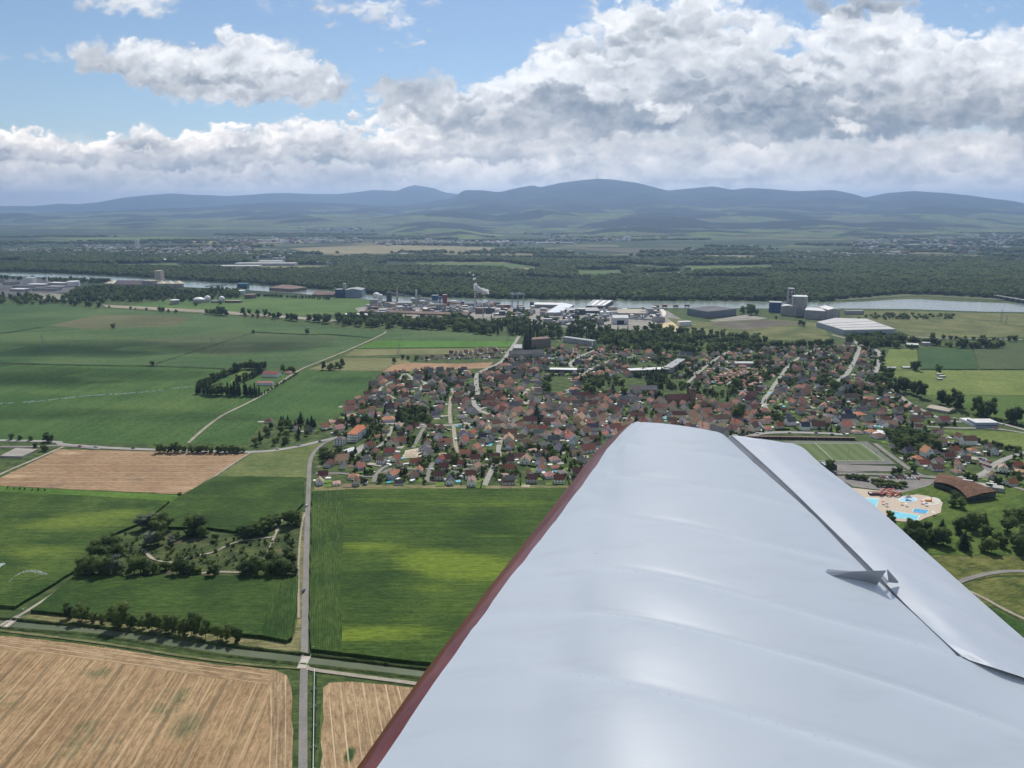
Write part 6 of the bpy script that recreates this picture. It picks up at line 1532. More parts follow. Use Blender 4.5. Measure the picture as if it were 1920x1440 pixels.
def build_landmarks():
    B = building
    # --- village
    B('school', 'tall white school with orange hip roof and dormers beside the road', 'school', (652, 828), (669, 829), 40, 813, W_WHITE, P_('orange_tiles', (.47, .18, .09), rough=.8, spec=.1, var=.15, scale=.3), 'hip', 6.0, wins=(5, 3))
    B('office_block', 'small square white block with grey hip roof left of the school', 'building', (627, 835), (643, 836), 11, 824, W_WHITE, P_('grey_tiles', (.17, .16, .155), rough=.8, spec=.1, var=.2, scale=.3), 'hip', 3.0, wins=(3, 3))
    B('shed', 'long pale shed on the school forecourt', 'shed', (651, 852), (668, 846), 9, 848, W_WHITE, R_LIGHT, 'gable', 1.4)
    # church
    p = at(1297, 756); o = thing('church', 'brown sandstone village church with a square tower and dark red nave roof', 'church', (p.x, p.y, 0), .05)
    st = P_('sandstone', (.24, .17, .125), rough=.9, spec=.1, var=.2, scale=.2); hT = ztop(1297, 756, 728)
    MB().box((0, 0, -.3), (8.5, 8.5, hT + .3)).build('tower', st, o)
    MB().box((0, 0, hT + .003), (9.3, 9.3, .7)).build('cornice', W_BEIGE, o)
    MB().box((0, 0, hT + .705), (8.0, 8.0, 5.5), 0, 0, .05).build('spire', R_BROWN, o)
    for (x, y, rz) in ((-1.8, -4.28, 0), (1.8, -4.28, 0), (4.28, -1.8, 1.5708), (4.28, 1.8, 1.5708)):
        MB().box((0, 0, hT - 5), (1.5, .12, 3.2)).build('belfry_opening', DARKG, o); bpy.context.scene.objects[-1] if False else None
        C.objects[-1].location = (x, y, 0); C.objects[-1].rotation_euler = (0, 0, rz)
    (wv, wf), (rv, rf) = gable_parts(30, 13, 8, 6); sh = lambda V: [(v[0] - 21, v[1] + 1, v[2]) for v in V]
    link('nave_wall', mesh_from('nave', (sh(wv), wf), st), o); link('nave_roof', mesh_from('nave_roof', (sh(rv), rf), P_('nave_tiles', (.15, .07, .06), rough=.85, spec=.1, var=.2, scale=.3)), o)
    for k in range(5): MB().box((-32 + k * 5.2, -5.62, 2.2), (1.4, .12, 4.2)).build('nave_window', GLASS, o)
    B('apartment_block', 'long white apartment slab with dark window bands among the trees', 'apartment block', (1054, 641), (1111, 649), 14, 632, W_WHITE, R_GREY, bands=5)
    B('apartment_block', 'brownish grey apartment block right of the tall poplars', 'apartment block', (997, 653), (1033, 650), 22, 637, P_('tan_plaster', (.30, .25, .22), rough=.9, spec=.1, var=.1, scale=.1), R_BROWN, bands=4)
    B('hall', 'long low hall with a dark gable roof by the village entry', 'hall', (957, 671), (1020, 669), 20, 665, W_GREY, R_DARK, 'gable', 6, doors=0)
    B('warehouse', 'grey flat store beside the entry road', 'warehouse', (963, 659), (979, 659), 46, 653, W_GREY, R_GREY)
    B('supermarket', 'long low supermarket with flat white roof', 'supermarket', (1030, 698), (1082, 699), 16, 693, W_DARK, P_('white_roof', (.62, .63, .62), rough=.7, spec=.2, var=.08, scale=.1), doors=2)
    B('school', 'long flat school wing with pale roof and window bands', 'school', (1181, 703), (1258, 700), 18, 695, W_GREY, R_LIGHT, bands=2)
    B('school_wing', 'diagonal school wing with grey roof right of the long one', 'school', (1260, 700), (1285, 683), 16, 690, W_GREY, R_GREY, bands=2)
    B('school', 'dark roofed convent-like block behind the church', 'school', (1182, 737), (1232, 738), 16, 730, W_GREY, P_('slate_tiles', (.10, .10, .11), rough=.7, spec=.2, var=.2, scale=.2), 'gable', 5, bands=2)
    B('warehouse', 'long hall with light roof at the bungalow rows', 'hall', (1378, 688), (1412, 688), 12, 681, W_BEIGE, R_LIGHT, 'gable', 2, bands=1)
    B('showroom', 'flat white showroom with dark front by the right hand road', 'shop', (1798, 789), (1826, 801), 14, 784, W_WHITE, P_('white_roof', (.62, .63, .62)))
    B('showroom', 'blue grey workshop joined to the white showroom', 'workshop', (1828, 802), (1872, 802), 20, 793, P_('pale_blue_wall', (.33, .40, .48), rough=.7, spec=.2, var=.1, scale=.2), R_LIGHT, bands=1)
    B('shed', 'long shed with tan roof below the tall roadside trees', 'shed', (1737, 768), (1778, 776), 22, 764, W_GREY, R_TAN, 'gable', 2)
    B('shed', 'open white-roofed barn above the meadow at the right', 'barn', (1700, 652), (1722, 653), 18, 646, W_DARK, R_LIGHT, 'gable', 2); B('shed', 'small white-roofed shed right of the barn', 'shed', (1731, 648), (1746, 648), 12, 643, W_GREY, R_LIGHT)
    B('shed', 'flat white hall behind the football pitch', 'hall', (1634, 817), (1656, 821), 22, 813, W_BROWN, P_('white_roof', (.62, .63, .62))); B('clubhouse', 'grey clubhouse below the football pitch', 'clubhouse', (1545, 881), (1569, 881), 12, 873, W_DARK, R_GREY, bands=1)
    B('shed', 'small white-roofed shed in the meadow', 'shed', (1693, 692), (1708, 692), 8, 689, W_GREY, R_LIGHT, 'gable', 1.2); B('shed', 'thin white greenhouse in the meadow', 'greenhouse', (1664, 692), (1680, 692), 6, 690, WHITEP, R_LIGHT, 'gable', 1)
    for k, (x, y, w) in enumerate([(1757, 704, 10), (1762, 708, 12), (1758, 713, 10)]): B('field_shelter', ['grey field shelter nearest the lone meadow tree', 'white-roofed field shelter second from the meadow tree', 'low field shelter farthest from the meadow tree'][k], 'shelter', (x, y), (x + w, y), 5, y - 2.2, W_GREY, R_LIGHT)
    # compound on the plain
    B('barn', 'red roofed barn inside the poplar compound', 'barn', (492, 707), (520, 708), 16, 701, W_WHITE, P_('red_sheet', (.22, .06, .055), rough=.7, spec=.2, var=.1, scale=.2), 'gable', 3.4)
    B('barn', 'low pink barn at the lower edge of the poplar compound', 'barn', (482, 723), (511, 723), 9, 718, W_WHITE, P_('pink_sheet', (.36, .17, .15), rough=.7, spec=.2, var=.1, scale=.2), 'gable', 2)
    add_field('paddock', [(432, 718), (450, 698), (472, 697), (468, 708), (445, 722)], field('paddock_grass', (.10, .15, .035), (.15, .19, .05)), label='bright paddock inside the poplar compound', z=.4)
    # left yard with bunkers
    o, R, c = foot('bunker', 'flat concrete clamp silo in the left yard', 'clamp silo', [(0, 858), (42, 859), (72, 845), (30, 843)], 1.6, W_GREY, P_('clamp_cover', (.30, .28, .25), rough=.9, spec=.1, var=.2, scale=.2))
    for k in range(4): MB().box((-30 + k * 11, -14, 0), (.6, 1.0, 2.4)).build('post', W_BEIGE, o)
    # --- football ground
    pm, nt, b = new_mat('pitch_turf'); P = pos(); x, y, z = xyz(P); a = at(1541, 864); d = at(1660, 865); ang = math.atan2(d.y - a.y, d.x - a.x); u, v = rotated(P, ang)
    w = E.m('FRACT', u * (1 / 13.0)); f = smooth(w, .48, .52) * .75 + tex_noise(P, .08, 3, .6) * .35
    nt.links.new(mixc(f, (.095, .135, .055), (.13, .165, .08)).s, b.inputs['Base Color']); set_rough(b, .95, .05)
    add_field('running_track', [(1400, 827), (1626, 828.5), (1680, 871), (1430, 873)], P_('grey_track', (.15, .15, .135), rough=.9, spec=.1, var=.1, scale=.2), label='grey apron round the football pitch', z=.50)
    add_field('football_pitch', [(1440, 831), (1616, 831.5), (1661, 865), (1465, 865.5)], pm, label='striped football pitch half hidden by the wing', z=.56)
    W_ = P_('line_white', (.75, .75, .72), rough=.8, spec=.1, var=.05, scale=.5); qc = [at(*p).xy for p in [(1443, 831.8), (1614, 832.2), (1658, 864), (1468, 864.5)]]
    for k in range(4):
        a, b_ = qc[k], qc[(k + 1) % 4]; vs, fs = ribbon([a.to_tuple(), b_.to_tuple()], .35, .58 + k * .003); struct('pitch_line', MB().add(vs, [f[::-1] if _up(vs, f) < 0 else f for f in fs]), W_)
    m1, m2 = qc[0].lerp(qc[1], .5), qc[3].lerp(qc[2], .5); vs, fs = ribbon([m1.to_tuple(), m2.to_tuple()], .35, .60); struct('pitch_line', MB().add(vs, [f[::-1] if _up(vs, f) < 0 else f for f in fs]), W_)
    for (x, y, z0, lb) in [(1589, 866, 846, 'thin floodlight mast at the near side of the pitch'), (1642, 866, 848, 'thin floodlight mast at the near right pitch corner'), (1530, 831, 816, 'thin floodlight mast on the far side of the pitch')]:
        p = at(x, y); h = ztop(x, y, z0); o = thing('floodlight_mast', lb, 'floodlight', (p.x, p.y, 0), 0, 'floodlights round the pitch'); MB().tube((0, 0, -.2), (0, 0, h), .22, 6, .12).build('mast', STEEL, o); MB().box((0, 0, h), (2.4, .5, .9)).build('lamp_head', STEEL, o)
    # reddish stand along the far side: a row of bays
    a, b_ = at(1400, 822), at(1604, 825); L = (b_ - a).length; ang = math.atan2(b_.y - a.y, b_.x - a.x); o = thing('stand', 'long low red brown stand behind the football pitch', 'stand', (a + b_) / 2, ang)
    o.location.z = 0; MB().box((0, 1.5, 0), (L, .4, 3.0)).build('back_wall', P_('stand_red', (.20, .085, .07), rough=.8, spec=.1, var=.15, scale=.3), o); MB().box((0, 0, 3.003), (L, 3.6, .25)).build('roof', R_BROWN, o)
    bay = MB().box((0, 0, 0), (.5, .4, 3.0)).mesh('post', STEEL)
    for k in range(26): link('post', bay, o, (-L / 2 + L * (k + .5) / 26, -1.2, 0))
    # --- pools
    deck, nt, b = new_mat('pool_deck'); P = pos(); br = E.nt.nodes.new('ShaderNodeTexBrick'); br.inputs['Scale'].default_value = .35; nt.links.new(P.s, br.inputs['Vector'])
    br.inputs['Color1'].default_value = (.46, .38, .30, 1); br.inputs['Color2'].default_value = (.52, .44, .35, 1); br.inputs['Mortar'].default_value = (.38, .32, .26, 1); nt.links.new(br.outputs[0], b.inputs['Base Color']); set_rough(b, .85, .1)
    add_field('pool_deck', [(1560, 912), (1600, 916), (1660, 922), (1690, 931), (1720, 928), (1740, 931), (1768, 943), (1765, 952), (1764, 962), (1735, 972), (1718, 981), (1660, 976), (1600, 960)], deck, label='beige paved deck round the pools', z=.62)
    def basin(label, pts, col, depth=0):
        m, nt, b = new_mat('pool_water'); P = pos(); nt.links.new(mixc(smooth(tex_noise(P, .25, 3, .5), .3, .7), tuple(c * .85 for c in col), col).s, b.inputs['Base Color']); set_rough(b, .08, .5); bump(b, tex_noise(P, 1.5, 2, .5), .2, .1)
        Q = [at(*p) for p in pts]; c = sum(Q, Vector()) / len(Q); o = thing('swimming_pool', label, 'swimming pool', (c.x, c.y, 0)); R = [(q.x - c.x, q.y - c.y) for q in Q]
        MB().prism([(x * 1.05, y * 1.07) for x, y in R], .4, .80).build('pool_edge', WHITEP, o); MB().prism([(x * .985, y * .98) for x, y in R], .80, .86).build('water', m, o); return o
    basin('long turquoise lap pool nearest the park trees', [(1670, 959), (1724, 968), (1718, 977), (1665, 971)], (.22, .60, .70))
    basin('square turquoise pool beside the wing edge', [(1625, 935), (1648, 937), (1642, 953), (1612, 950)], (.28, .64, .70))
    basin('small deep blue diving pool', [(1714, 954.5), (1741, 958), (1736, 965), (1711, 961)], (.10, .36, .58))
    ell = lambda cx, cy_, rx, ry: [(cx + rx * math.cos(t), cy_ + ry * math.sin(t)) for t in np.linspace(0, 2 * math.pi, 19)[:-1]]
    basin('shallow pale lagoon pool with a white sail', ell(1702, 938, 17, 5.0), (.45, .68, .78))
    o = basin('round cream splash basin with orange play tower', ell(1746, 941, 17, 7.0), (.66, .58, .44))
    MB().tube((0, 0, 0), (0, 0, 7), .35, 6).build('play_tower', P_('orange_play', (.55, .20, .05)), o); MB().box((-3, 0, .5), (6, 2.5, 1.6)).build('play_frame', P_('orange_play', (.55, .20, .05)), o)
    p = at(1701, 938); o = thing('sun_sail', 'white tent-like sail over the lagoon pool', 'sail', (p.x, p.y, 0)); MB().add([(-4, -2, 3), (4, -2, 3), (0, 4, 3), (0, 0, 6.5)], [(0, 1, 3), (1, 2, 3), (2, 0, 3)]).build('cloth', WHITEP, o); MB().tube((0, 0, 0), (0, 0, 6.5), .12, 5).build('mast', STEEL, o)
    for k, (x, y) in enumerate([(1632, 929), (1655, 946), (1662, 950), (1690, 947), (1699, 950), (1728, 945), (1736, 949), (1700, 978), (1750, 966), (1640, 957)]):
        p = at(x, y); o = thing('parasol', '', 'parasol', (p.x, p.y, .6), 0, 'parasols on the pool deck'); c_ = ['white', 'red', 'blue', 'yellow'][k % 4]
        MB().tube((0, 0, 0), (0, 0, 2.4), .05, 5).build('pole', STEEL, o); MB().cyl((0, 0, 2.3), 1.7, .7, 8, .05).build('canopy', P_(c_ + '_canvas', [(.7, .7, .68), (.5, .06, .05), (.06, .12, .35), (.6, .45, .08)][k % 4]), o); CONT.append((o, c_, 'parasol', p.x, p.y))
    p = at(1671, 929); o = thing('water_slide', 'tangled coral red water slide beside the pools', 'water slide', (p.x, p.y, 0)); sl = P_('coral_slide', (.62, .16, .11), rough=.4, spec=.4, var=.06)
    for k in range(3):
        pts = [Vector(((-8 + 7 * k) + 5 * math.cos(t + k), 4 * math.sin(t * 1.3 + k), 1.0 + 4.5 * (1 - t / 7))) for t in np.linspace(0, 7, 16)]; mb = MB()
        for q1, q2 in zip(pts, pts[1:]): mb.tube(q1, q2, .75, 6)
        mb.build('chute', sl, o)
    MB().box((-14, 1, 0), (16, 5, 3)).build('slide_tower', P_('slide_base', (.10, .07, .07)), o)
    # pool hall with swooping roof
    pts = [(1749, 912), (1759, 897), (1800, 904), (1866, 930), (1869, 944), (1812, 941), (1780, 928)]; Q = [at(*p) for p in pts]; c = sum(Q, Vector()) / 7; o = thing('pool_hall', 'pool hall under a large curved brown planted roof', 'pool hall', (c.x, c.y, 0))
    a1, a2 = at(1749, 913), at(1812, 943); b1, b2 = at(1759, 899), at(1868, 934); vs, fs = [], []; n = 16
    for i in range(n + 1):
        t = i / n; f = a1.lerp(a2, t); g = b1.lerp(b2, t); sag = math.sin(t * math.pi); f = f + (g - f).normalized() * 5 * sag
        hf, hb = 5.5 + 3.0 * sag, 7.5 + 2.0 * sag
        for q, z in ((f, hf), (f.lerp(g, .5), (hf + hb) / 2 + 1.2), (g, hb)): vs.append((q.x - c.x, q.y - c.y, z))
    for i in range(n): fs += [(i * 3, i * 3 + 1, i * 3 + 4, i * 3 + 3), (i * 3 + 1, i * 3 + 2, i * 3 + 5, i * 3 + 4)]
    top = len(vs); vs += [(v[0], v[1], v[2] - .6) for v in vs]; fs = [f[::-1] for f in fs]; fs += [tuple(i + top for i in reversed(f)) for f in fs]
    for i in range(n): fs += [(i * 3, i * 3 + 3, top + i * 3 + 3, top + i * 3), (i * 3 + 2, top + i * 3 + 2, top + i * 3 + 5, i * 3 + 5)]
    MB().add(vs, fs).build('roof', field('planted_roof', (.10, .055, .04), (.165, .10, .065), .5, bmp=.2, fine=.6), o)
    wl = [((v[0]) * .97, (v[1]) * .97) for v in vs[0:top:3]]; wr = [(v[0] * .97, v[1] * .97) for v in vs[2:top:3]]
    mbw = MB()
    for L_ in (wl, wr):
        for q1, q2 in zip(L_, L_[1:]): mbw.add([(q1[0], q1[1], 0), (q2[0], q2[1], 0), (q2[0], q2[1], 5.2), (q1[0], q1[1], 5.2)], [(0, 1, 2, 3)])
    for A_, B2 in ((wl[0], wr[0]), (wl[-1], wr[-1])): mbw.add([(A_[0], A_[1], 0), (B2[0], B2[1], 0), (B2[0], B2[1], 6.5), (A_[0], A_[1], 5)], [(0, 1, 2, 3)])
    mbw.build('glass_front', GLASS, o)
    for (x, y) in ((18, 4), (36, -6)): MB().box((x - 10, y + 2, 9.8), (9, 2.0, .5), -.45).build('skylight', WHITEP, o)
    MB().box((30, 6, 0), (26, 10, 4.5), -.45).build('annex', W_GREY, o)
    # --- works on the river, right to left
    B('silo', 'dark blue clad hall at the left end of the grain port', 'hall', (1441, 585), (1464, 586), 36, 567, W_BLUE, R_GREY)
    o, h, L = B('grain_silo', 'front grey concrete grain silo block left of the tower', 'silo', (1463, 591), (1493, 593), 42, 574, W_GREY, R_LIGHT, 'gable', 3)
    rib = MB().cyl((0, 0, 0), 3.6, 1, 10).mesh('silo_cell', W_GREY)
    def cells(o, L, h, n):
        for k in range(n): q = link('silo_cell', rib, o, (-L / 2 + L * (k + .5) / n, o['d'] * -.5, 0)); q.scale = (L / n / 7.4, L / n / 15, h * .97)
    o['d'] = 42.0; cells(o, L, h, 6)
    o, h, L = B('grain_silo', 'tallest grey silo slab of the grain port', 'silo', (1484, 592), (1512, 593), 40, 556, W_GREY, R_LIGHT); o['d'] = 40.0; cells(o, L, h, 6)
    o, h, L = B('elevator_tower', 'open headhouse tower above the grain silos', 'tower', (1476, 588), (1487, 588), 14, 541, W_GREY, R_LIGHT)
    for k in range(3):
        for j in range(2): MB().box((-L / 4 + j * L / 2, -7.1, h - 8 - k * 9), (L * .28, .2, 6)).build('opening', DARKG, o)
    o, h, L = B('grain_silo', 'broad grey silo block right of the tall slab', 'silo', (1508, 597), (1552, 600), 44, 581, W_GREY, R_LIGHT, 'gable', 4); o['d'] = 44.0; cells(o, L, h, 9)
    o, h, L = B('grain_silo', 'rightmost grey silo block of the grain port', 'silo', (1551, 601), (1574, 601), 60, 581, W_GREY, R_LIGHT, 'gable', 4); o['d'] = 60.0; cells(o, L, h, 5)
    B('shed', 'low ruined grey plant between silos and river meadow', 'plant', (1586, 590), (1620, 590), 14, 583, W_GREY, R_GREY)
    o, R, c = foot('warehouse', 'huge flat warehouse with white panelled roof beyond the suburb', 'warehouse', [(1530, 613), (1582, 629), (1679, 627), (1625, 607), (1565, 605)], 12, P_('pale_cladding', (.38, .41, .45), rough=.7, spec=.2, var=.06, scale=.05), P_('white_panels', (.40, .395, .385), rough=.7, spec=.2, var=.12, scale=.02))
    for k in range(5): q1 = Vector(R[1]).lerp(Vector(R[2]), (k + .6) / 6); MB().box((q1.x, q1.y - .3, 0), (9, .5, 4.5), .02).build('loading_gate', DARKG, o)
    for k in range(1, 4):
        q1 = Vector(R[0]).lerp(Vector(R[1]), k / 4); q2 = Vector(R[3]).lerp(Vector(R[2]), k / 4) ; d = q2 - q1
        MB().box(((q1.x + q2.x) / 2, (q1.y + q2.y) / 2, 12.51), (d.length * .93, 1.5, .5), math.atan2(d.y, d.x)).build('roof_joint', R_GREY, o)
    o, R, c = foot('warehouse', 'dark warehouse with black roof on a gravel lot by the river', 'warehouse', [(1288, 590), (1326, 597), (1380, 591), (1336, 585)], 17, P_('slate_cladding', (.17, .19, .22), rough=.7, spec=.2, var=.1, scale=.05), R_DARK)
    B('shed', 'small white open shed on the gravel lot', 'shed', (1274, 612), (1297, 611), 14, 604, WHITEP, R_LIGHT)
    B('shed', 'small bright white shed at the wood edge', 'shed', (1322, 635), (1330, 634), 8, 629, WHITEP, R_LIGHT)
    o, R, c = foot('factory_hall', 'long gabled hall with pale blue roof running to the river', 'factory hall', [(1021, 594), (1050, 592), (1076, 578), (1054, 573)], 9, W_GREY, P_('bluish_roof', (.42, .48, .54), rough=.6, spec=.3, var=.1, scale=.04))
    B('factory_hall', 'wide grey flat hall right of the blue roofed one', 'factory hall', (1063, 590), (1125, 590), 70, 583, W_DARK, R_GREY, bands=0)
    o, R, c = foot('factory_hall', 'grey hall with two white skylight strips at the river', 'factory hall', [(1098, 581), (1133, 581), (1150, 570), (1112, 569)], 11, W_DARK, R_GREY)
    for t in (.3, .62, .9):
        q1 = Vector(R[0]).lerp(Vector(R[1]), t); q2 = Vector(R[3]).lerp(Vector(R[2]), t); d = q2 - q1; MB().box(((q1.x + q2.x) / 2, (q1.y + q2.y) / 2, 11.51), (d.length * .8, 6, .6), math.atan2(d.y, d.x)).build('skylight', WHITEP, o)
    B('factory_hall', 'long low grey shed on the quay', 'factory hall', (1000, 577), (1055, 578), 50, 571, W_GREY, R_LIGHT); B('factory_hall', 'dark end block of the quay shed', 'factory hall', (994, 576), (1001, 576), 30, 567, W_DARK, R_DARK)
    B('mixing_plant', 'white gabled mixing plant hall before the woods', 'plant', (1149, 608), (1178, 608), 30, 596, WHITEP, R_LIGHT, 'gable', 5, doors=1); B('factory_hall', 'flat grey roofed depot behind the mixing plant', 'factory hall', (1158, 594), (1212, 595), 90, 587, W_GREY, R_TAN)
    for k, x in enumerate((1231, 1246, 1267, 1288)):
        p = at(x, 580 - k); h = ztop(x, 580 - k, 572 - (k % 2)); o = thing('loading_hopper', ['leftmost', 'second', 'third', 'rightmost'][k] + ' of the four dark loading hoppers on the quay', 'hopper', (p.x, p.y, 0), 0, 'hoppers on the quay')
        MB().box((0, 0, h * .45), (13, 10, h * .55)).build('bin', RUST if k == 1 else W_BROWN, o)
        for sx in (-5, 5):
            for sy in (-4, 4): MB().tube((sx, sy, 0), (sx, sy, h * .45), .5, 5).build('leg', STEEL, o)
    # gantry crane
    p = at(971, 571); hg = ztop(971, 571, 552); o = thing('gantry_crane', 'blue grey twin boom gantry crane on the quay', 'crane', (p.x, p.y, 0), .15)
    for sx in (-17, 0, 17):
        for sy in (-9, 9): MB().tube((sx, sy, 0), (sx, sy, hg), .9, 5).build('leg', STEEL, o)
    for sy in (-9, 9): MB().box((0, sy, hg), (40, 1.6, 2.2)).build('beam', STEEL, o)
    for sx in (-17, 4): MB().tube((sx, -34, hg + 4), (sx, 30, hg + 1), 1.3, 5).build('boom', STEEL, o); MB().tube((sx, 0, hg + 9), (sx, -30, hg + 4), .4, 4).build('stay', STEEL, o); MB().tube((sx, 0, hg), (sx, 0, hg + 9), .6, 4).build('mast', STEEL, o)
    # central works
    B('factory_hall', 'blue fronted silo house at the left of the works', 'silo house', (629, 558), (645, 558), 30, 543, W_BLUE, R_GREY, doors=4); B('elevator_tower', 'pale slim tower between the blue silo house and grey hall', 'tower', (643.5, 557), (648.5, 557), 12, 532, W_GREY, R_LIGHT)
    B('factory_hall', 'blue grey clad hall beside the slim tower', 'factory hall', (647, 558), (679, 558), 60, 544, P_('bluegrey_cladding', (.20, .25, .30), rough=.6, spec=.2, var=.1, scale=.05), R_GREY, 'gable', 4)
    B('warehouse', 'brown roofed store left of the blue fronted house', 'warehouse', (585, 556), (625, 557), 60, 552, W_BROWN, R_BROWN, 'gable', 8); B('warehouse', 'broad brown roofed store by the river, left of centre', 'warehouse', (505, 545), (548, 548), 70, 539, W_BROWN, R_BROWN, 'hip', 9)
    B('factory_hall', 'grey block at the left front of the works', 'factory', (694, 577), (708, 577), 24, 562, W_GREY, R_GREY); B('factory_hall', 'dark lower block next to the grey one', 'factory', (708, 575), (722, 574), 30, 567, W_DARK, R_DARK)
    tank('dark tall silo left of the two chimneys', 729, 568, 5, 549, W_DARK, 'cone', name='storage_silo'); tank('white round tank by the river left of the works', 705, 560, 6, 552, WHITEP, 'dome'); tank('second white tank by the river', 713, 561, 4, 554, WHITEP, 'dome')
    B('factory_hall', 'grey panelled process hall between the chimneys', 'factory', (744, 577), (771, 577), 34, 568, W_GREY, R_GREY, doors=5); B('factory_hall', 'tan process block right of the second chimney', 'factory', (786, 574), (803, 574), 30, 565, W_BEIGE, R_GREY); B('factory_hall', 'small beige block left of the process hall', 'factory', (731, 577), (742, 577), 20, 570, W_BEIGE, R_TAN)
    B('factory_hall', 'grey block behind the second chimney', 'factory', (770, 568), (790, 568), 30, 560, W_GREY, R_GREY)
    chimney('slim pale chimney, left of the pair', 745, 569, 539, 3.4, (W_BEIGE, RUST), 2); chimney('slim banded chimney, right of the pair', 781, 573, 543, 3.2, (W_GREY, WHITEP), 3)
    ch, cp, chh = chimney('red and white banded chimney with white steam', 891, 580, 549, 2.6, (WHITEP, RUST), 4)
    chimney('short red banded stack at the right of the works', 917, 577, 560, 2.2, (WHITEP, RUST), 3); chimney('thin grey stack before the works', 906, 592, 573, 1.6, (W_GREY, RUST)); chimney('thin pole stack by the works trees', 928, 592, 577, 1.2, (W_GREY, RUST))
    # silo bank with round cells
    a, b_ = at(804, 585), at(837, 585); L = (b_ - a).length; h = ztop(804, 585, 572); o = thing('silo_bank', 'bank of ribbed grey cement silos with a flat top', 'silos', (a + b_) / 2, 0); o.location.z = 0
    cell = MB().cyl((0, 0, 0), L / 16, h, 12).mesh('silo_cell', W_GREY)
    for k in range(8): link('silo_cell', cell, o, (-L / 2 + L * (k + .5) / 8, 0, 0)); link('silo_cell', cell, o, (-L / 2 + L * (k + .5) / 8, L / 8, 0))
    MB().box((0, L / 16, h + .003), (L * .98, L / 6, 2.5)).build('gallery', R_TAN, o)
    B('factory_hall', 'long brown roofed hall across the works', 'factory hall', (682, 589), (876, 596), 28, 584, W_BROWN, R_BROWN, 'gable', 4); B('factory_hall', 'long hall with pale tan roof before the works', 'factory hall', (722, 598), (858, 604), 34, 594, W_BEIGE, R_TAN, 'gable', 6)
    B('factory_hall', 'flat pale roofed store at the left front of the works', 'factory hall', (642, 596), (691, 597), 30, 590, W_BROWN, R_LIGHT); B('factory_hall', 'grey square block between the long halls', 'factory', (702, 592), (720, 593), 26, 584, W_BEIGE, R_GREY)
    # sloping conveyors
    def conveyor(label, a, za, b_, zb):
        A_, B2 = at(*a), at(*b_); A_.z, B2.z = ztop(a[0], a[1], za), ztop(b_[0], b_[1], zb); o = thing('conveyor', label, 'conveyor', (A_.x, A_.y, 0)); d = B2 - A_; mb = MB()
        z0 = Vector((A_.x, A_.y, 0)); mb.tube(A_ - z0, B2 - z0, 2.0, 4); mb.build('gallery', STEEL, o)
        for t in (.25, .5, .75): q = A_ + d * t - z0; MB().tube((q.x, q.y, 0), (q.x, q.y, q.z - 1), .7, 5).build('trestle', STEEL, o)
    conveyor('dark sloping conveyor gallery over the works', (728, 568), 547, (803, 572), 562); conveyor('second sloping conveyor towards the silo bank', (797, 573), 562, (832, 575), 568); conveyor('low tan conveyor across the yard', (752, 583), 578, (800, 582), 573)
    conveyor('conveyor rising from the quay to the works road', (1160, 575), 569, (1136, 588), 584); conveyor('conveyor of the mixing plant', (1178, 602), 597, (1240, 604), 601); conveyor('loading boom on the quay at the left', (385, 539), 537, (428, 539), 534)
    # harbour crane and red tower
    p = at(825, 572); h = ztop(825, 572, 560); o = thing('harbour_crane', 'slewing harbour crane with a raised pale jib', 'crane', (p.x, p.y, 0)); MB().cyl((0, 0, 0), 4, h, 8, 2.5).build('pedestal', STEEL, o); MB().box((0, 0, h), (9, 8, 6)).build('cab', W_BLUE, o); MB().tube((0, 0, h + 3), (-16, 0, h + 38), 1.0, 5, .5).build('jib', STEEL, o)
    B('crane_house', 'blue steel crane house on the quay', 'crane', (810, 563), (821, 563), 16, 554, W_BLUE, R_GREY)
    B('process_tower', 'red brown steel process tower beside the harbour crane', 'tower', (830, 572), (838, 572), 14, 553, RUST, W_GREY)
    for k in range(24):
        x = 842 + (k % 12) * 8.4 + rng.uniform(-1, 1); y = 570.5 if k < 12 else 573.5; p = at(x, y); mt = [RUST, W_BROWN, RUST, W_BLUE, WHITEP][k % 5]; o = thing('shipping_container', '', 'container', (p.x, p.y, 0), rng.uniform(-.05, .05), 'containers stacked on the quay')
        MB().box((0, 0, 0), (12, 2.6, 5.4 if k % 3 else 8)).build('body', mt, o); MB().box((0, -1.33, .3), (11.4, .06, 4.6)).build('side_panel', mt, o); CONT.append((o, ['red brown', 'dull brown', 'dark red', 'blue', 'white'][k % 5] + (' tall' if k % 3 == 0 else ' low'), 'container stack on the quay', p.x, p.y))
    for k, (x, y, w, t, m_) in enumerate([(848, 582, 12, 577, WHITEP), (866, 582, 16, 578, W_BEIGE), (940, 578, 16, 572, RUST), (925, 584, 14, 580, W_BEIGE), (868, 588, 14, 584, R_TAN), (880, 575, 8, 569, W_GREY), (950, 590, 14, 587, W_GREY), (898, 586, 8, 580, W_BEIGE)]):
        B('shed', ['white', 'wide beige', 'red brown', 'pale beige', 'tan', 'tall grey', 'flat grey', 'small beige'][k] + ' low works shed right of the silo bank', 'shed', (x, y), (x + w, y), 18, t, m_, [R_LIGHT, R_TAN, R_GREY][k % 3])
    for k in range(205):
        x, y = (rng.uniform(690, 1000), rng.uniform(573, 592)) if k < 118 else (rng.uniform(965, 1135), rng.uniform(580, 611)) if k > 150 else (rng.uniform(1130, 1240), rng.uniform(582, 606))
        p = at(x, y); w, d, h = rng.uniform(8, 26), rng.uniform(8, 18), rng.choice([4, 5, 6, 8, 11, 15]); ci = rng.randrange(5)
        o = thing('works_shed', '', 'works building', (p.x, p.y, 0), rng.uniform(-.15, .15), 'small sheds and bins of the works'); MB().box((0, 0, -.2), (w, d, h)).build('wall', [W_GREY, W_BEIGE, W_DARK, W_BROWN, WHITEP][ci], o)
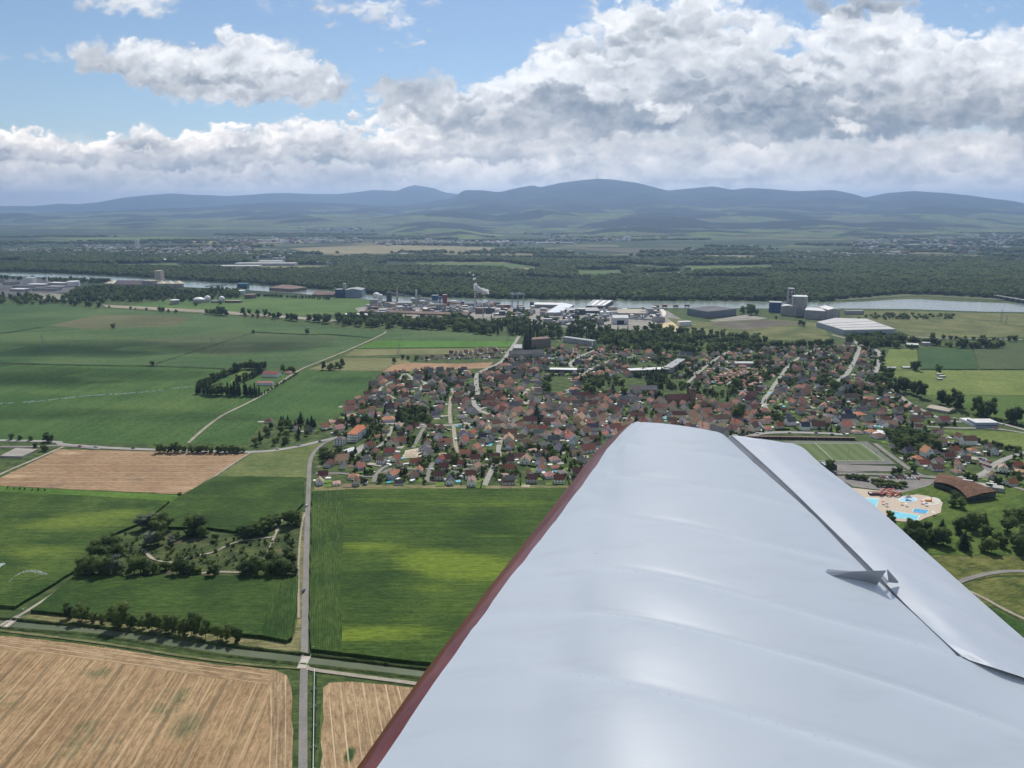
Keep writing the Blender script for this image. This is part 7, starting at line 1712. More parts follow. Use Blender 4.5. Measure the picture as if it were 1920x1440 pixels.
        if k % 3: MB().box((0, 0, h - .19), (w * .98, d * .98, .5)).build('roof', [R_LIGHT, R_TAN, R_GREY, R_BROWN, R_LIGHT][rng.randrange(5)], o)
        else: MB().cyl((0, 0, h - .19), min(w, d) * .3, rng.uniform(3, 9), 10).build('vent', STEEL, o)
        CONT.append((o, ['grey', 'beige', 'dark', 'brown', 'white'][ci] + (' tall' if h > 7 else ' low'), 'works shed', p.x, p.y))
    B('factory_hall', 'low pale sheet hall by the works trees', 'factory hall', (955, 597), (985, 598), 40, 593, W_GREY, R_LIGHT)
    # left gas tanks
    sp = P_('tank_white', (.74, .74, .73), rough=.5, spec=.3, var=.04, scale=.1)
    tank('low grey tank with white lid, left of the domed tank', 325, 571, 8, 563, W_GREY, 'flat', roofm=sp); tank('domed white gas tank on a green mound', 369, 569, 10, 563, W_GREY, 'dome', roofm=sp)
    tank('left of the two white gas spheres', 387.5, 567, 5.6, 555, sp, 'sphere', 'white gas spheres'); tank('right of the two white gas spheres', 414, 568, 5.6, 556, sp, 'sphere', 'white gas spheres')
    tank('pale round tank behind the gas spheres', 449, 552, 8, 545, sp, 'flat'); tank('brown roofed round tank behind the gas spheres', 466, 560, 10.5, 553, W_BROWN, 'flat', roofm=R_BROWN)
    B('gas_station_house', 'low grey shed between the gas spheres', 'shed', (395, 568), (408, 568), 12, 564, W_GREY, R_TAN); B('gas_station_house', 'long low shed right of the gas spheres', 'shed', (422, 568), (452, 568), 14, 564, W_BROWN, R_TAN)
    B('teal_silo', 'teal steel hopper building on the quay', 'hopper', (445, 542), (463, 542), 26, 532, P_('teal_steel', (.02, .13, .17), rough=.5, spec=.3, var=.15, scale=.1), P_('teal_steel', (.02, .13, .17)), doors=4)
    # left grain port
    B('warehouse', 'long warehouse with dark purple brown roof at the left grain port', 'warehouse', (212, 538), (268, 539), 60, 533, W_GREY, P_('purple_roof', (.13, .105, .115), rough=.8, spec=.1, var=.2, scale=.05), 'gable', 12, skylights=0)
    B('warehouse', 'pale pointed salt store left of the long warehouse', 'warehouse', (196, 534), (212, 535), 40, 531, P_('cream_sheet', (.60, .52, .38)), P_('cream_sheet', (.60, .52, .38)), 'hip', 10)
    o, h, L = B('grain_silo', 'beige silo block beside the left port tower', 'silo', (267, 540), (288, 541), 30, 526, W_BEIGE, R_TAN); o['d'] = 30.0; cells(o, L, h, 4)
    B('elevator_tower', 'square beige elevator tower of the left grain port', 'tower', (291, 535), (303, 535), 30, 508, W_BEIGE, R_TAN)
    for k, (x, y) in enumerate([(300, 541), (316, 540), (332, 539)]): tank(['left', 'middle', 'right'][k] + ' of three silos with cream cone roofs', x, y, 8.5, 532, W_BEIGE, 'cone', 'cone roofed silos', 'storage_silo', P_('cream_sheet', (.60, .52, .38)))
    # works at the left edge
    B('factory_hall', 'white process block at the far left works', 'factory', (46, 532), (62, 532), 26, 521, WHITEP, R_LIGHT); chimney('thin white chimney at the far left works', 89, 531, 514, 2.8, (WHITEP, RUST)); tank('big white round tank at the far left works', 133, 537, 10, 528, sp, 'flat')
    B('factory_hall', 'pale hall left of the big white tank', 'factory hall', (90, 535), (118, 536), 30, 530, W_BEIGE, R_LIGHT)
    for k, (x, y, w, t) in enumerate([(24, 540, 30, 536), (48, 536, 34, 533), (60, 545, 44, 541), (84, 540, 30, 537), (5, 534, 18, 529), (18, 546, 26, 542), (-30, 530, 24, 524)]):
        B('factory_hall', ['dark roofed', 'white roofed', 'long dark roofed', 'flat grey', 'pale edge', 'low dark', 'outermost pale'][k] + ' works hall near the thin white chimney', 'factory hall', (x, y), (x + w, y + .6), 34, t, W_GREY, [R_DARK, R_LIGHT, R_DARK, R_GREY][k % 4])
    # barrage at the right
    A_, B2 = at(1862, 559), at(1960, 576); d = B2 - A_; o = thing('barrage', 'long concrete weir bridge crossing the river at the right edge', 'weir', (A_.x, A_.y, 0), math.atan2(d.y, d.x)); MB().box((d.length / 2, 0, 9), (d.length, 9, 2.2)).build('deck', W_GREY, o)
    for k in range(9): MB().box((d.length * (k + .5) / 9, 0, -.5), (5, 14, 9.4)).build('pier', W_DARK, o)
    # steam plume
    m = bpy.data.materials.new('steam'); m.use_nodes = True; nt = m.node_tree; nt.nodes.clear(); E.nt = nt; oo = nt.nodes.new('ShaderNodeOutputMaterial')
    b = nt.nodes.new('ShaderNodeBsdfDiffuse'); b.inputs[0].default_value = (.9, .9, .9, 1); tl = nt.nodes.new('ShaderNodeBsdfTranslucent'); tl.inputs[0].default_value = (.9, .9, .9, 1); mx = nt.nodes.new('ShaderNodeMixShader'); mx.inputs[0].default_value = .65
    t2 = nt.nodes.new('ShaderNodeBsdfTransparent'); m2 = nt.nodes.new('ShaderNodeMixShader'); lw = nt.nodes.new('ShaderNodeLayerWeight'); lw.inputs[0].default_value = .35; P = pos()
    al = smooth(E(lw.outputs['Facing']), .15, .9, .85, 0)
    nt.links.new(b.outputs[0], mx.inputs[1]); nt.links.new(tl.outputs[0], mx.inputs[2]); nt.links.new(al.s, m2.inputs[0]); nt.links.new(t2.outputs[0], m2.inputs[1]); nt.links.new(mx.outputs[0], m2.inputs[2]); nt.links.new(m2.outputs[0], oo.inputs[0])
    bm = bmesh.new(); s = cp.y / (FPX * math.cos(PITCH)); r = random.Random(8)
    def puff(px, py, rr, k):
        for _ in range(k):
            x = px + r.gauss(0, rr * .5); y = py + r.gauss(0, rr * .35); q = ray(x, y); Y = cp.y + r.uniform(-6, 6); cz = CAM_H + Y * q.z / q.y; cx = Y * q.x / q.y
            g = bmesh.ops.create_icosphere(bm, subdivisions=2, radius=1.0); sc = rr * s * r.uniform(.35, .75)
            for v in g['verts']: v.co = Vector((cx, Y, cz)) + v.co * sc * (1 + .35 * mnoise.noise(v.co * 2 + Vector((x, y, 0))))
    puff(894, 540, 5, 14); puff(901, 544, 6, 16); puff(910, 547, 4.5, 14); puff(891, 534, 3.2, 7); puff(889, 523, 2.2, 5); puff(887, 516, 1.6, 4); puff(881, 511, 1.4, 4)
    me = bpy.data.meshes.new('steam_plume'); bm.to_mesh(me); bm.free(); me.materials.append(m); me.shade_smooth(); o = link('steam_plume', me); o['kind'] = 'stuff'; o['label'] = 'white steam drifting right from the banded chimney'

CONT = []
def build_small():
    # pylons on the plain
    def pylon(px, py, top, label, s=1.0):
        p = at(px, py); h = ztop(px, py, top); o = thing('power_pylon', label, 'pylon', (p.x, p.y, 0), .3, 'lattice pylons across the plain'); mb = MB(); w = h * .085; t = max(.12, h * .0055)
        for sx in (-1, 1):
            for sy in (-1, 1):
                MB().tube((sx * w, sy * w, -.2), (sx * w * .12, sy * w * .12, h), t, 4).build('leg', STEEL, o)
        n = 7
        for k in range(n):
            z0, z1 = h * k / n, h * (k + 1) / n; w0, w1 = w * (1 - .88 * k / n), w * (1 - .88 * (k + 1) / n)
            for (ax, ay, bx_, by_) in ((-1, -1, 1, -1), (1, -1, 1, 1), (1, 1, -1, 1), (-1, 1, -1, -1)): mb.tube((ax * w0, ay * w0, z0), (bx_ * w1, by_ * w1, z1), t * .5, 3)
        mb.build('lattice', STEEL, o, kind='stuff')
        for z in (.72, .84, .95): MB().tube((-h * .13, 0, h * z), (h * .13, 0, h * z), t * .9, 4).build('crossarm', STEEL, o)
    pylon(749, 668, 643, 'lattice power pylon standing on the beige strip'); pylon(81, 651, 628, 'faint pylon among the dark left fields'); pylon(1876, 606, 581, 'left of two pylons in the river meadow'); pylon(1886, 609, 592, 'right, shorter of two pylons in the river meadow')
    pylon(952, 640, 614, 'thin pylon at the end of the vivid green strip'); pylon(398, 650, 632, 'small pylon beside the farm ditch'); pylon(745, 663, 652, 'short pole left of the beige strip pylon')
    # irrigation line: span pipe on wheeled towers, and the spray line in the left field
    a, b_ = at(590, 1262), at(586, 1600); d = b_ - a; n = 9; ang = math.atan2(d.y, d.x)
    o = thing('irrigation_boom', 'thin white irrigation boom lying along the ditch beside the road', 'irrigation boom', (a.x, a.y, 0), ang); L = d.length
    MB().tube((0, 0, 3.2), (L, 0, 3.2), .14, 6).build('pipe', WHITEP, o)
    for k in range(n):
        x = L * (k + .02) / (n - 1) if k else .3
        MB().tube((x, -1.6, .4), (x, 0, 3.2), .08, 5).build('tower_leg', WHITEP, o); MB().tube((x, 1.6, .4), (x, 0, 3.2), .08, 5).build('tower_leg', WHITEP, o)
        for sy in (-1.6, 1.6): w = MB(); w.tube((x, sy - .15, .5), (x, sy + .15, .5), .5, 10); w.build('wheel', DARKG, o)
    # ditch beneath it
    hedge = field('ditch_grass', (.012, .028, .012), (.035, .06, .022), 0, bmp=.6); vs, fs = ribbon(smooth_line([at(*p).xy.to_tuple() for p in [(591, 1268), (589, 1350), (587, 1440), (582, 1700)]]), 2.2, .18, .2); struct('ditch', MB().add(vs, [f[::-1] if _up(vs, f) < 0 else f for f in fs]), hedge, 'dark weedy ditch under the irrigation boom')
    vs, fs = ribbon(smooth_line([at(*p).xy.to_tuple() for p in [(290, 683), (330, 670), (380, 654), (430, 638), (474, 624)]], 6), 5, .25, .4); struct('ditch', MB().add(vs, [f[::-1] if _up(vs, f) < 0 else f for f in fs]), hedge, 'dark farm ditch climbing between two field trees')
    for pts, w in [([(-200, 681), (0, 682), (100, 684), (200, 686), (285, 687), (420, 692)], 4), ([(475, 623), (580, 628), (610, 627), (700, 634)], 6), ([(0, 626), (80, 614)], 5)]:
        vs, fs = ribbon(smooth_line([at(*p).xy.to_tuple() for p in pts], 6), w, 1.3, .4); struct('ditch', MB().add(vs, [f[::-1] if _up(vs, f) < 0 else f for f in fs]), hedge, 'thin dark field boundary ditch')
    # spray
    m = bpy.data.materials.new('water_spray'); m.use_nodes = True; nt = m.node_tree; nt.nodes.clear(); E.nt = nt; oo = nt.nodes.new('ShaderNodeOutputMaterial'); df = nt.nodes.new('ShaderNodeBsdfDiffuse'); df.inputs[0].default_value = (.9, .92, .92, 1)
    tp_ = nt.nodes.new('ShaderNodeBsdfTransparent'); mx = nt.nodes.new('ShaderNodeMixShader'); P = pos(); al = smooth(tex_noise(P, .8, 4, .7), .42, .66, 0, .75)
    nt.links.new(al.s, mx.inputs[0]); nt.links.new(tp_.outputs[0], mx.inputs[1]); nt.links.new(df.outputs[0], mx.inputs[2]); nt.links.new(mx.outputs[0], oo.inputs[0])
    def arc(a, b_, h, w0, w1, label):
        mb = MB(); n = 24; A_, B2 = at(*a), at(*b_); pr = None
        for k in range(n + 1):
            t = k / n; q = A_.lerp(B2, t); q.z = 1.5 + 4 * h * t * (1 - t); r_ = w0 + (w1 - w0) * t
            if pr is not None: mb.tube(pr[0], q, pr[1], 6, r_)
            pr = (q.copy(), r_)
        o = mb.build('sprinkler_spray', m); o['kind'] = 'stuff'; o['label'] = label
    arc((12, 1100), (88, 1082), 7, .15, 1.1, 'arching white jet of a rain gun in the left maize'); arc((-8, 1090), (8, 1062), 4, .3, 1.4, 'second spray at the left frame edge')
    mb = MB(); L = smooth_line([at(*p).xy.to_tuple() for p in [(-60, 765), (0, 759), (60, 755), (110, 750), (160, 744), (215, 741), (270, 737), (320, 731), (350, 727), (364, 727)]], 10)
    for k, (q1, q2) in enumerate(zip(L, L[1:])):
        if rng.random() < .85: mb.tube((q1[0], q1[1], 1.6 + rng.uniform(-.3, .6)), (q2[0], q2[1], 1.6 + rng.uniform(-.3, .6)), rng.uniform(.4, 1.3), 5)
    o = mb.build('sprinkler_spray', m); o['kind'] = 'stuff'; o['label'] = 'long misty line of sprinklers crossing the left field'
    # canal bridges
    for pxy, w, lb in [((570.3, 1243), 5.4, 'small road bridge over the narrow canal'), ((22, 1168), 4.2, 'narrow farm bridge at the left end of the canal')]:
        p = at(*pxy); a_ = math.pi / 2 if w > 5 else gang((60, 1140), (0, 1185)); o = thing('bridge', lb, 'bridge', (p.x, p.y, 0), a_); MB().box((0, 0, -.2), (13, w, .75)).build('deck', W_BEIGE, o)
        for sy in (-1, 1):
            MB().box((0, sy * (w / 2 - .12), 1.35), (15, .09, .12)).build('handrail', WHITEP, o); MB().box((0, sy * (w / 2 - .12), .95), (15, .06, .08)).build('handrail', WHITEP, o)
            for k in range(7): MB().box((-7.2 + k * 2.4, sy * (w / 2 - .12), .5), (.1, .1, .95)).build('post', WHITEP, o)
    p = at(570.5, 1240); MB().box((p.x, p.y, .70), (3.6, .35, .012)).build('road_mark', WHITEP)['kind'] = 'structure'
    for k in range(2): p = at(570.3, 1238.5 + k * 2.5); MB().box((p.x, p.y - .6, .62 + k * .05), (3.4, .3, .012)).build('road_mark', WHITEP)['kind'] = 'structure'
    for (x, y) in ((576.5, 999),): p = at(x, y); MB().box((p.x, p.y, .16), (3.4, .8, .012)).build('road_mark', WHITEP)['kind'] = 'structure'
    # cyclists / small figures on the road: posts
    for k, (x, y) in enumerate([(582, 921), (588, 1219), (44, 1145)]):
        p = at(x, y); o = thing('marker_post', ['dark post by the road above the small verge tree', 'white marker post right of the canal bridge', 'white marker box beside the left farm track'][k], 'post', (p.x, p.y, 0), 0)
        MB().tube((0, 0, 0), (0, 0, 2.2 if k < 2 else 1.2), .12 if k < 2 else .5, 6).build('stake', STEEL if k == 0 else WHITEP, o); MB().box((0, 0, 2.2 if k < 2 else 1.2), (.6, .2, .4)).build('plate', WHITEP if k else DARKG, o)
    # antenna on the summit
    q = ray(1120, 335); Y = 18500.0; z = CAM_H + Y * q.z / q.y; o = thing('summit_mast', 'thin transmitter mast on the highest summit', 'mast', (Y * q.x / q.y, Y, z - 30)); MB().tube((0, 0, 0), (0, 0, 120), 7, 6, 3).build('shaft', W_GREY, o); MB().tube((0, 0, 120), (0, 0, 160), 2.5, 5, 1).build('antenna', RUST, o)

CARS = []
def build_cars():
    paint = tinted('car_paint', .35, .04, 3, spec=.5)
    body = MB(); body.box((0, 0, .3), (4.3, 1.75, .65)); body.box((-.15, 0, .95), (2.5, 1.6, .55), 0, 0, .8); bm_ = body.mesh('body', paint)
    wh = MB().tube((0, -.1, .32), (0, .1, .32), .32, 8).mesh('wheel', DARKG); gl = MB().box((-.15, 0, 1.0), (2.1, 1.63, .36), 0, 0, .86).mesh('windows', GLASS)
    cols = {'white': (.75, .75, .74), 'silver': (.45, .46, .48), 'black': (.03, .03, .035), 'dark blue': (.04, .06, .14), 'red': (.40, .04, .035), 'grey': (.20, .21, .22)}
    def car(px, py, ang, where):
        p = at(px, py); k = rng.choice(list(cols)); o = thing('parked_car', '', 'car', (p.x, p.y, .70), ang, 'cars ' + where)
        b = link('body', bm_, o); b.color = (*cols[k], 1); link('windows', gl, b)
        for x in (-1.35, 1.35):
            for y in (-.85, .85): link('wheel', wh, o, (x, y, 0))
        CARS.append((o, k, 'parked car', p.x, p.y))
    for k in range(26): car(965 + k % 13 * 7 + rng.uniform(-1, 1), 601.5 + (k // 13) * 5 + (k % 13) * .45, 0, 'on the works car park')
    for k in range(12): car(1650 + k * 6.5, 896.5 + k * .25 + rng.uniform(-.2, .2), math.pi / 2, 'on the pool car park')
    for k in range(8): car(1838 + (k % 4) * 6, 862 + (k // 4) * 9 + (k % 4) * 2, .4, 'on the lot among the right houses')
    for k in range(8): car(1790 + k * 11, 786 + k * 2.6, -.3, 'beside the white showroom')
    for (x, y, a) in [(180, 839, .1), (330, 846, 0), (520, 843, 0), (600, 829, .2), (899, 700, .6), (925, 684, .5), (945, 672, .9), (1650, 670, 1.3), (1660, 712, .9), (1710, 760, .5), (1840, 791, .1), (1880, 797, .2), (1700, 632.5, 0), (1790, 635, 0), (1880, 636.5, 0), (1420, 814, 0), (1600, 890, 0), (1500, 670, .6), (569.5, 1110, 1.55), (575.5, 950, 1.5), (250, 841.5, 0), (700, 798, .3), (150, 838, .1), (440, 848, 0), (893, 722, 1.4), (894, 735, 1.4), (892, 712, 1.3), (905, 770, .4), (700, 887, 0), (760, 884, 0), (810, 882, 0), (720, 797, 0), (1466, 705, 1.2), (1600, 668, 1.3), (1590, 692, 1.1), (1390, 705, 1), (1310, 702, 1), (640, 818, .2), (560, 836, .2), (820, 700, .3), (1480, 812, 0), (1530, 813, 0), (1560, 816, 0), (1700, 890, 0), (1860, 892, .2), (1770, 899, 0)]: car(x, y, a, 'on the village streets')

# ================================================================ planting everything
def lod_for(hpx): return 0 if hpx > 17 else (1 if hpx > 8 else 2)
KIND_WORDS = {('round', 'broad'): 'round dark green tree', ('round', 'light'): 'lighter green tree', ('round', 'silver'): 'silvery willow', ('conifer', 'conifer'): 'dark conifer', ('poplar', 'poplar'): 'slim dark poplar',
              ('round', 'poplar'): 'upright dark tree', ('bush', 'broad'): 'dark bush', ('bush', 'light'): 'pale green bush', ('bush', 'silver'): 'silvery bush'}

def village_trees():
    V = poly(VILLAGE); xs = [p[0] for p in V]; ys = [p[1] for p in V]; NB = [poly(q) for q in (NOHOUSE[5], NOHOUSE[2], NOHOUSE[0])]; park = [poly(q) for q in (NOHOUSE[1], NOHOUSE[4], NOHOUSE[8])]
    n = 0
    for _ in range(15000):
        if n > 2700: break
        x, y = rng.uniform(min(xs), max(xs)), rng.uniform(min(ys), max(ys))
        if not in_poly(x, y, V) or any(in_poly(x, y, q) for q in NB): continue
        px, py = px_of(x, y); d, _a = road_near(x, y)
        if d < 1.5: continue
        sub = py < 745 and px > 1180; core = 880 < px < 1420 and 745 < py < 835
        if core and rng.random() < .5: continue
        if mnoise.noise(Vector((x / 55, y / 55, 3))) < -.05: continue
        h = rng.uniform(3, 7.5) if not sub else rng.uniform(4, 9.5)
        if any(in_poly(x, y, q) for q in park): h = rng.uniform(5, 11)
        elif not occ_free(x, y, -1.8): continue
        k = rng.random()
        if h < 4.5: tr(x, y, h * .8, 'bush', rng.choice(['broad', 'light', 'broad']), 1.3)
        elif k < .12: tr(x, y, h * 1.4, 'conifer', 'conifer', 1.2)
        else: tr(x, y, h, 'round', rng.choice(['broad', 'broad', 'light']), 1.15)
        n += 1

def hidden_px(px, py): return (px > 1150 + (830 - py) * .754 + 12 and px < 1500 + max(0, py - 840) * 1.2 and py > 800 + (px - 1180) * .09) or px > 1950 or px < -25

def forest_points():
    """Far woods: many crowns each, one object."""
    out = []
    r = np.random.default_rng(31)
    def area(pts, n, h0, h1, wf=1.25, holes=(), gap=-2):
        P = poly(pts); H_ = [poly(q) for q in holes]; xs = [p[0] for p in P]; ys = [p[1] for p in P]; k = 0
        X = r.uniform(min(xs), max(xs), n * 6); Y = r.uniform(min(ys), max(ys), n * 6)
        for x, y in zip(X, Y):
            if in_poly(x, y, P) and not any(in_poly(x, y, q) for q in H_) and mnoise.noise(Vector((x / 420, y / 260, 1.5))) > gap: out.append((x, y, r.uniform(h0, h1), wf * r.uniform(.85, 1.3))); k += 1
            if k >= n: break
    holes = [[(775, 491), (945, 491), (1015, 502), (900, 505), (785, 502)], [(925, 500), (1015, 500), (1015, 510), (955, 510)], [(1075, 506), (1165, 505), (1175, 519), (1085, 522)], [(1195, 512), (1285, 508), (1285, 518), (1215, 520)], [(1280, 498), (1485, 495), (1505, 505), (1295, 512)],
             [(205, 495), (335, 492), (345, 505), (225, 502)], [(375, 501), (470, 498), (645, 496), (605, 507), (445, 509)]]
    far = [(-400, 500), (0, 509), (120, 512), (200, 516), (345, 525), (440, 530), (540, 537), (640, 545), (700, 552), (850, 558), (1000, 561), (1180, 563), (1420, 564), (1540, 565), (1600, 560), (1690, 552), (1760, 554), (1850, 559), (1920, 561), (2200, 568)]
    # near belt dense, far belt coarser
    area(far + [(2200, 535), (1600, 530), (1300, 528), (1000, 528), (800, 524), (640, 515), (400, 508), (200, 500), (0, 494), (-400, 488)], 15000, 14, 22, 1.3, holes)
    area([(2300, 536), (1600, 531), (1300, 529), (1000, 529), (800, 525), (640, 516), (400, 509), (200, 501), (0, 495), (-400, 489), (-400, 480), (0, 482), (300, 484), (560, 484), (780, 486), (1000, 490), (1290, 492), (1500, 492), (1700, 488), (2300, 492)], 15000, 16, 25, 1.7, holes, -.18)
    area([(2300, 492), (1640, 500), (1560, 512), (1600, 531), (2300, 536)], 3500, 18, 26, 1.7)
    # lines of trees on the far plain
    for k in range(70):
        x0, y0 = r.uniform(-200, 2000), r.uniform(436, 490); L = r.uniform(40, 260); a = at(x0, y0); n = int(L * (1.1 if y0 > 460 else .7))
        b = at(x0 + L, y0 + r.uniform(-2.5, 2.5))
        for q in range(n):
            t = r.random(); w = r.uniform(20, 90); out.append((a.x + (b.x - a.x) * t + r.normal(0, w), a.y + (b.y - a.y) * t + r.normal(0, w), r.uniform(14, 22), 2.2 * (1.0 if y0 > 455 else 1.7)))
    for (x0, y0, x1, y1, n) in [(780, 488, 1280, 492, 700), (1280, 486, 1640, 494, 600), (1000, 482, 1180, 486, 250), (640, 486, 780, 489, 260), (0, 478, 560, 483, 900), (100, 470, 520, 474, 240), (1200, 474, 1500, 476, 260), (1490, 480, 1900, 488, 900), (1600, 462, 1920, 470, 500), (1450, 500, 1500, 505, 60)]:
        for q in range(n): t = r.random(); p = at(x0 + (x1 - x0) * t, y0 + (y1 - y0) * t + r.normal(0, .9)); out.append((p.x, p.y, r.uniform(14, 22), 1.7))
    return out

def scatter_object(name, label, pts, protos):
    """pts: x, y, height, width factor, prototype index -> one object that instances real crowns from the scene."""
    me = bpy.data.meshes.new(name); n = len(pts)
    me.vertices.add(n); me.vertices.foreach_set('co', np.array([(p[0], p[1], 0) for p in pts], np.float32).ravel())
    a = me.attributes.new('tree_scale', 'FLOAT_VECTOR', 'POINT'); a.data.foreach_set('vector', np.array([(p[2] * p[3], p[2] * p[3], p[2]) for p in pts], np.float32).ravel())
    a = me.attributes.new('turn', 'FLOAT', 'POINT'); a.data.foreach_set('value', np.array([rng.uniform(0, 6.28) for _ in pts], np.float32))
    a = me.attributes.new('which', 'INT', 'POINT'); a.data.foreach_set('value', np.array([p[4] for p in pts], np.int32))
    ob = link(name, me); ob['kind'] = 'stuff'; ob['label'] = label
    ng = bpy.data.node_groups.new(name, 'GeometryNodeTree'); ng.interface.new_socket('Geometry', in_out='INPUT', socket_type='NodeSocketGeometry'); ng.interface.new_socket('Geometry', in_out='OUTPUT', socket_type='NodeSocketGeometry')
    N, Lk = ng.nodes, ng.links; gi, go = N.new('NodeGroupInput'), N.new('NodeGroupOutput'); jn = N.new('GeometryNodeJoinGeometry')
    for k, pr in enumerate(protos):
        oi = N.new('GeometryNodeObjectInfo'); oi.inputs['Object'].default_value = pr; oi.inputs['As Instance'].default_value = False; oi.transform_space = 'ORIGINAL'
        iop = N.new('GeometryNodeInstanceOnPoints'); cmp_ = N.new('FunctionNodeCompare'); cmp_.data_type = 'INT'; cmp_.operation = 'EQUAL'
        wn = N.new('GeometryNodeInputNamedAttribute'); wn.data_type = 'INT'; wn.inputs['Name'].default_value = 'which'
        sn = N.new('GeometryNodeInputNamedAttribute'); sn.data_type = 'FLOAT_VECTOR'; sn.inputs['Name'].default_value = 'tree_scale'
        tn = N.new('GeometryNodeInputNamedAttribute'); tn.data_type = 'FLOAT'; tn.inputs['Name'].default_value = 'turn'; cx = N.new('ShaderNodeCombineXYZ')
        ii = [s for s in cmp_.inputs if s.type == 'INT']; Lk.new(wn.outputs[0], ii[0]); ii[1].default_value = k
        Lk.new(gi.outputs[0], iop.inputs['Points']); Lk.new(cmp_.outputs[0], iop.inputs['Selection']); Lk.new(oi.outputs['Geometry'], iop.inputs['Instance'])
        Lk.new(tn.outputs[0], cx.inputs[2]); Lk.new(cx.outputs[0], iop.inputs['Rotation']); Lk.new(sn.outputs[0], iop.inputs['Scale']); Lk.new(iop.outputs[0], jn.inputs[0])
    Lk.new(jn.outputs[0], go.inputs[0]); md = ob.modifiers.new('scatter', 'NODES'); md.node_group = ng
    return ob

def build_trees():
    vis, rest = [], []
    for t in TREES:
        x, y, h = t[:3]; px, py = px_of(x, y); s = FPX * h / (y * math.cos(PITCH) + (CAM_H) * math.sin(PITCH))
        if hidden_px(px, py):
            if px < 1940: rest.append((x, y, h, t[5], t[3], t[4], s))
            continue
        vis.append((s, t))
    vis.sort(key=lambda q: -q[0]); items = []
    LIM = 298; nt_ = 0
    for s, (x, y, h, kind, leaf, wf, pri) in vis:
        if nt_ >= LIM: rest.append((x, y, h, wf, kind, leaf, s)); continue
        nt_ += 1
        v = rng.randrange(3); o = thing('tree' if kind != 'bush' else 'bush', '', 'tree' if kind != 'bush' else 'bush', (x, y, 0), rng.uniform(0, 6.28), {'bush': 'bushes of the copse and gardens', 'conifer': 'conifers among the gardens', 'poplar': 'slim poplars in rows'}.get(kind, 'leafy trees of the near landscape'))
        o.scale = (h * wf, h * wf, h)
        link('crown', crown(kind, leaf, lod_for(s * .53), v), o)
        if kind != 'bush': link('trunk', trunk('round' if kind == 'round' else 'straight', v), o)
        size = 'tall' if h > 13 else ('mid-sized' if h > 7.5 else 'small')
        items.append((o, size, KIND_WORDS.get((kind, leaf), 'green tree'), x, y))
    assign_labels(items)
    # prototypes: crowns of individual trees standing in the scene
    def proto(kind, leaf, lod, v, px, py, h, label):
        p = at(px, py); o = thing('tree', label, 'tree', (p.x, p.y, 0), 0, 'leafy trees of the near landscape'); o.scale = (h * 1.1, h * 1.1, h); c = link('crown', crown(kind, leaf, lod, v), o); link('trunk', trunk('round', v), o); return c
    PR = [proto('round', 'broad', 1, 0, 30, 566, 14, 'round tree at the far left field corner, first of the farm hedge'), proto('round', 'broad', 1, 1, 38, 566, 12, 'broader tree second in the far left farm hedge'), proto('round', 'light', 1, 2, 46, 567, 12, 'paler tree third in the far left farm hedge'),
          proto('conifer', 'conifer', 1, 0, 84, 567, 14, 'pointed conifer at the far left farm hedge'), proto('poplar', 'poplar', 1, 0, 92, 568, 20, 'slim poplar at the far left farm hedge'), proto('bush', 'broad', 2, 0, 100, 568, 4, 'dark bush at the far left farm hedge'), proto('bush', 'light', 2, 1, 106, 568, 3.5, 'pale bush at the far left farm hedge')]
    FP = [proto('round', 'broad', 2, 0, 112, 568, 13, 'small round tree at the right end of the left farm hedge'), proto('round', 'broad', 2, 1, 117, 569, 12, 'last round tree of the left farm hedge'), proto('round', 'light', 2, 2, 123, 569, 12, 'light tree beyond the left farm hedge')]
    pts = []
    for (x, y, h, wf, kind, leaf, s) in rest:
        k = {'conifer': 3, 'poplar': 4}.get(kind)
        if k is None: k = (5 if leaf == 'broad' else 6) if kind == 'bush' else (2 if leaf == 'light' else rng.choice([0, 1]))
        pts.append((x, y, h, wf, k))
    scatter_object('woodland_and_garden_trees', 'hundreds of smaller trees and shrubs among houses and works', pts, PR)
    fp = [(x, y, h, wf, rng.choice([0, 1, 0, 1, 2])) for (x, y, h, wf) in forest_points()]
    scatter_object('river_forest', 'dense dark forest along the far bank of the river', fp, FP)
    print('trees', nt_, 'rest', len(pts), 'forest', len(fp))

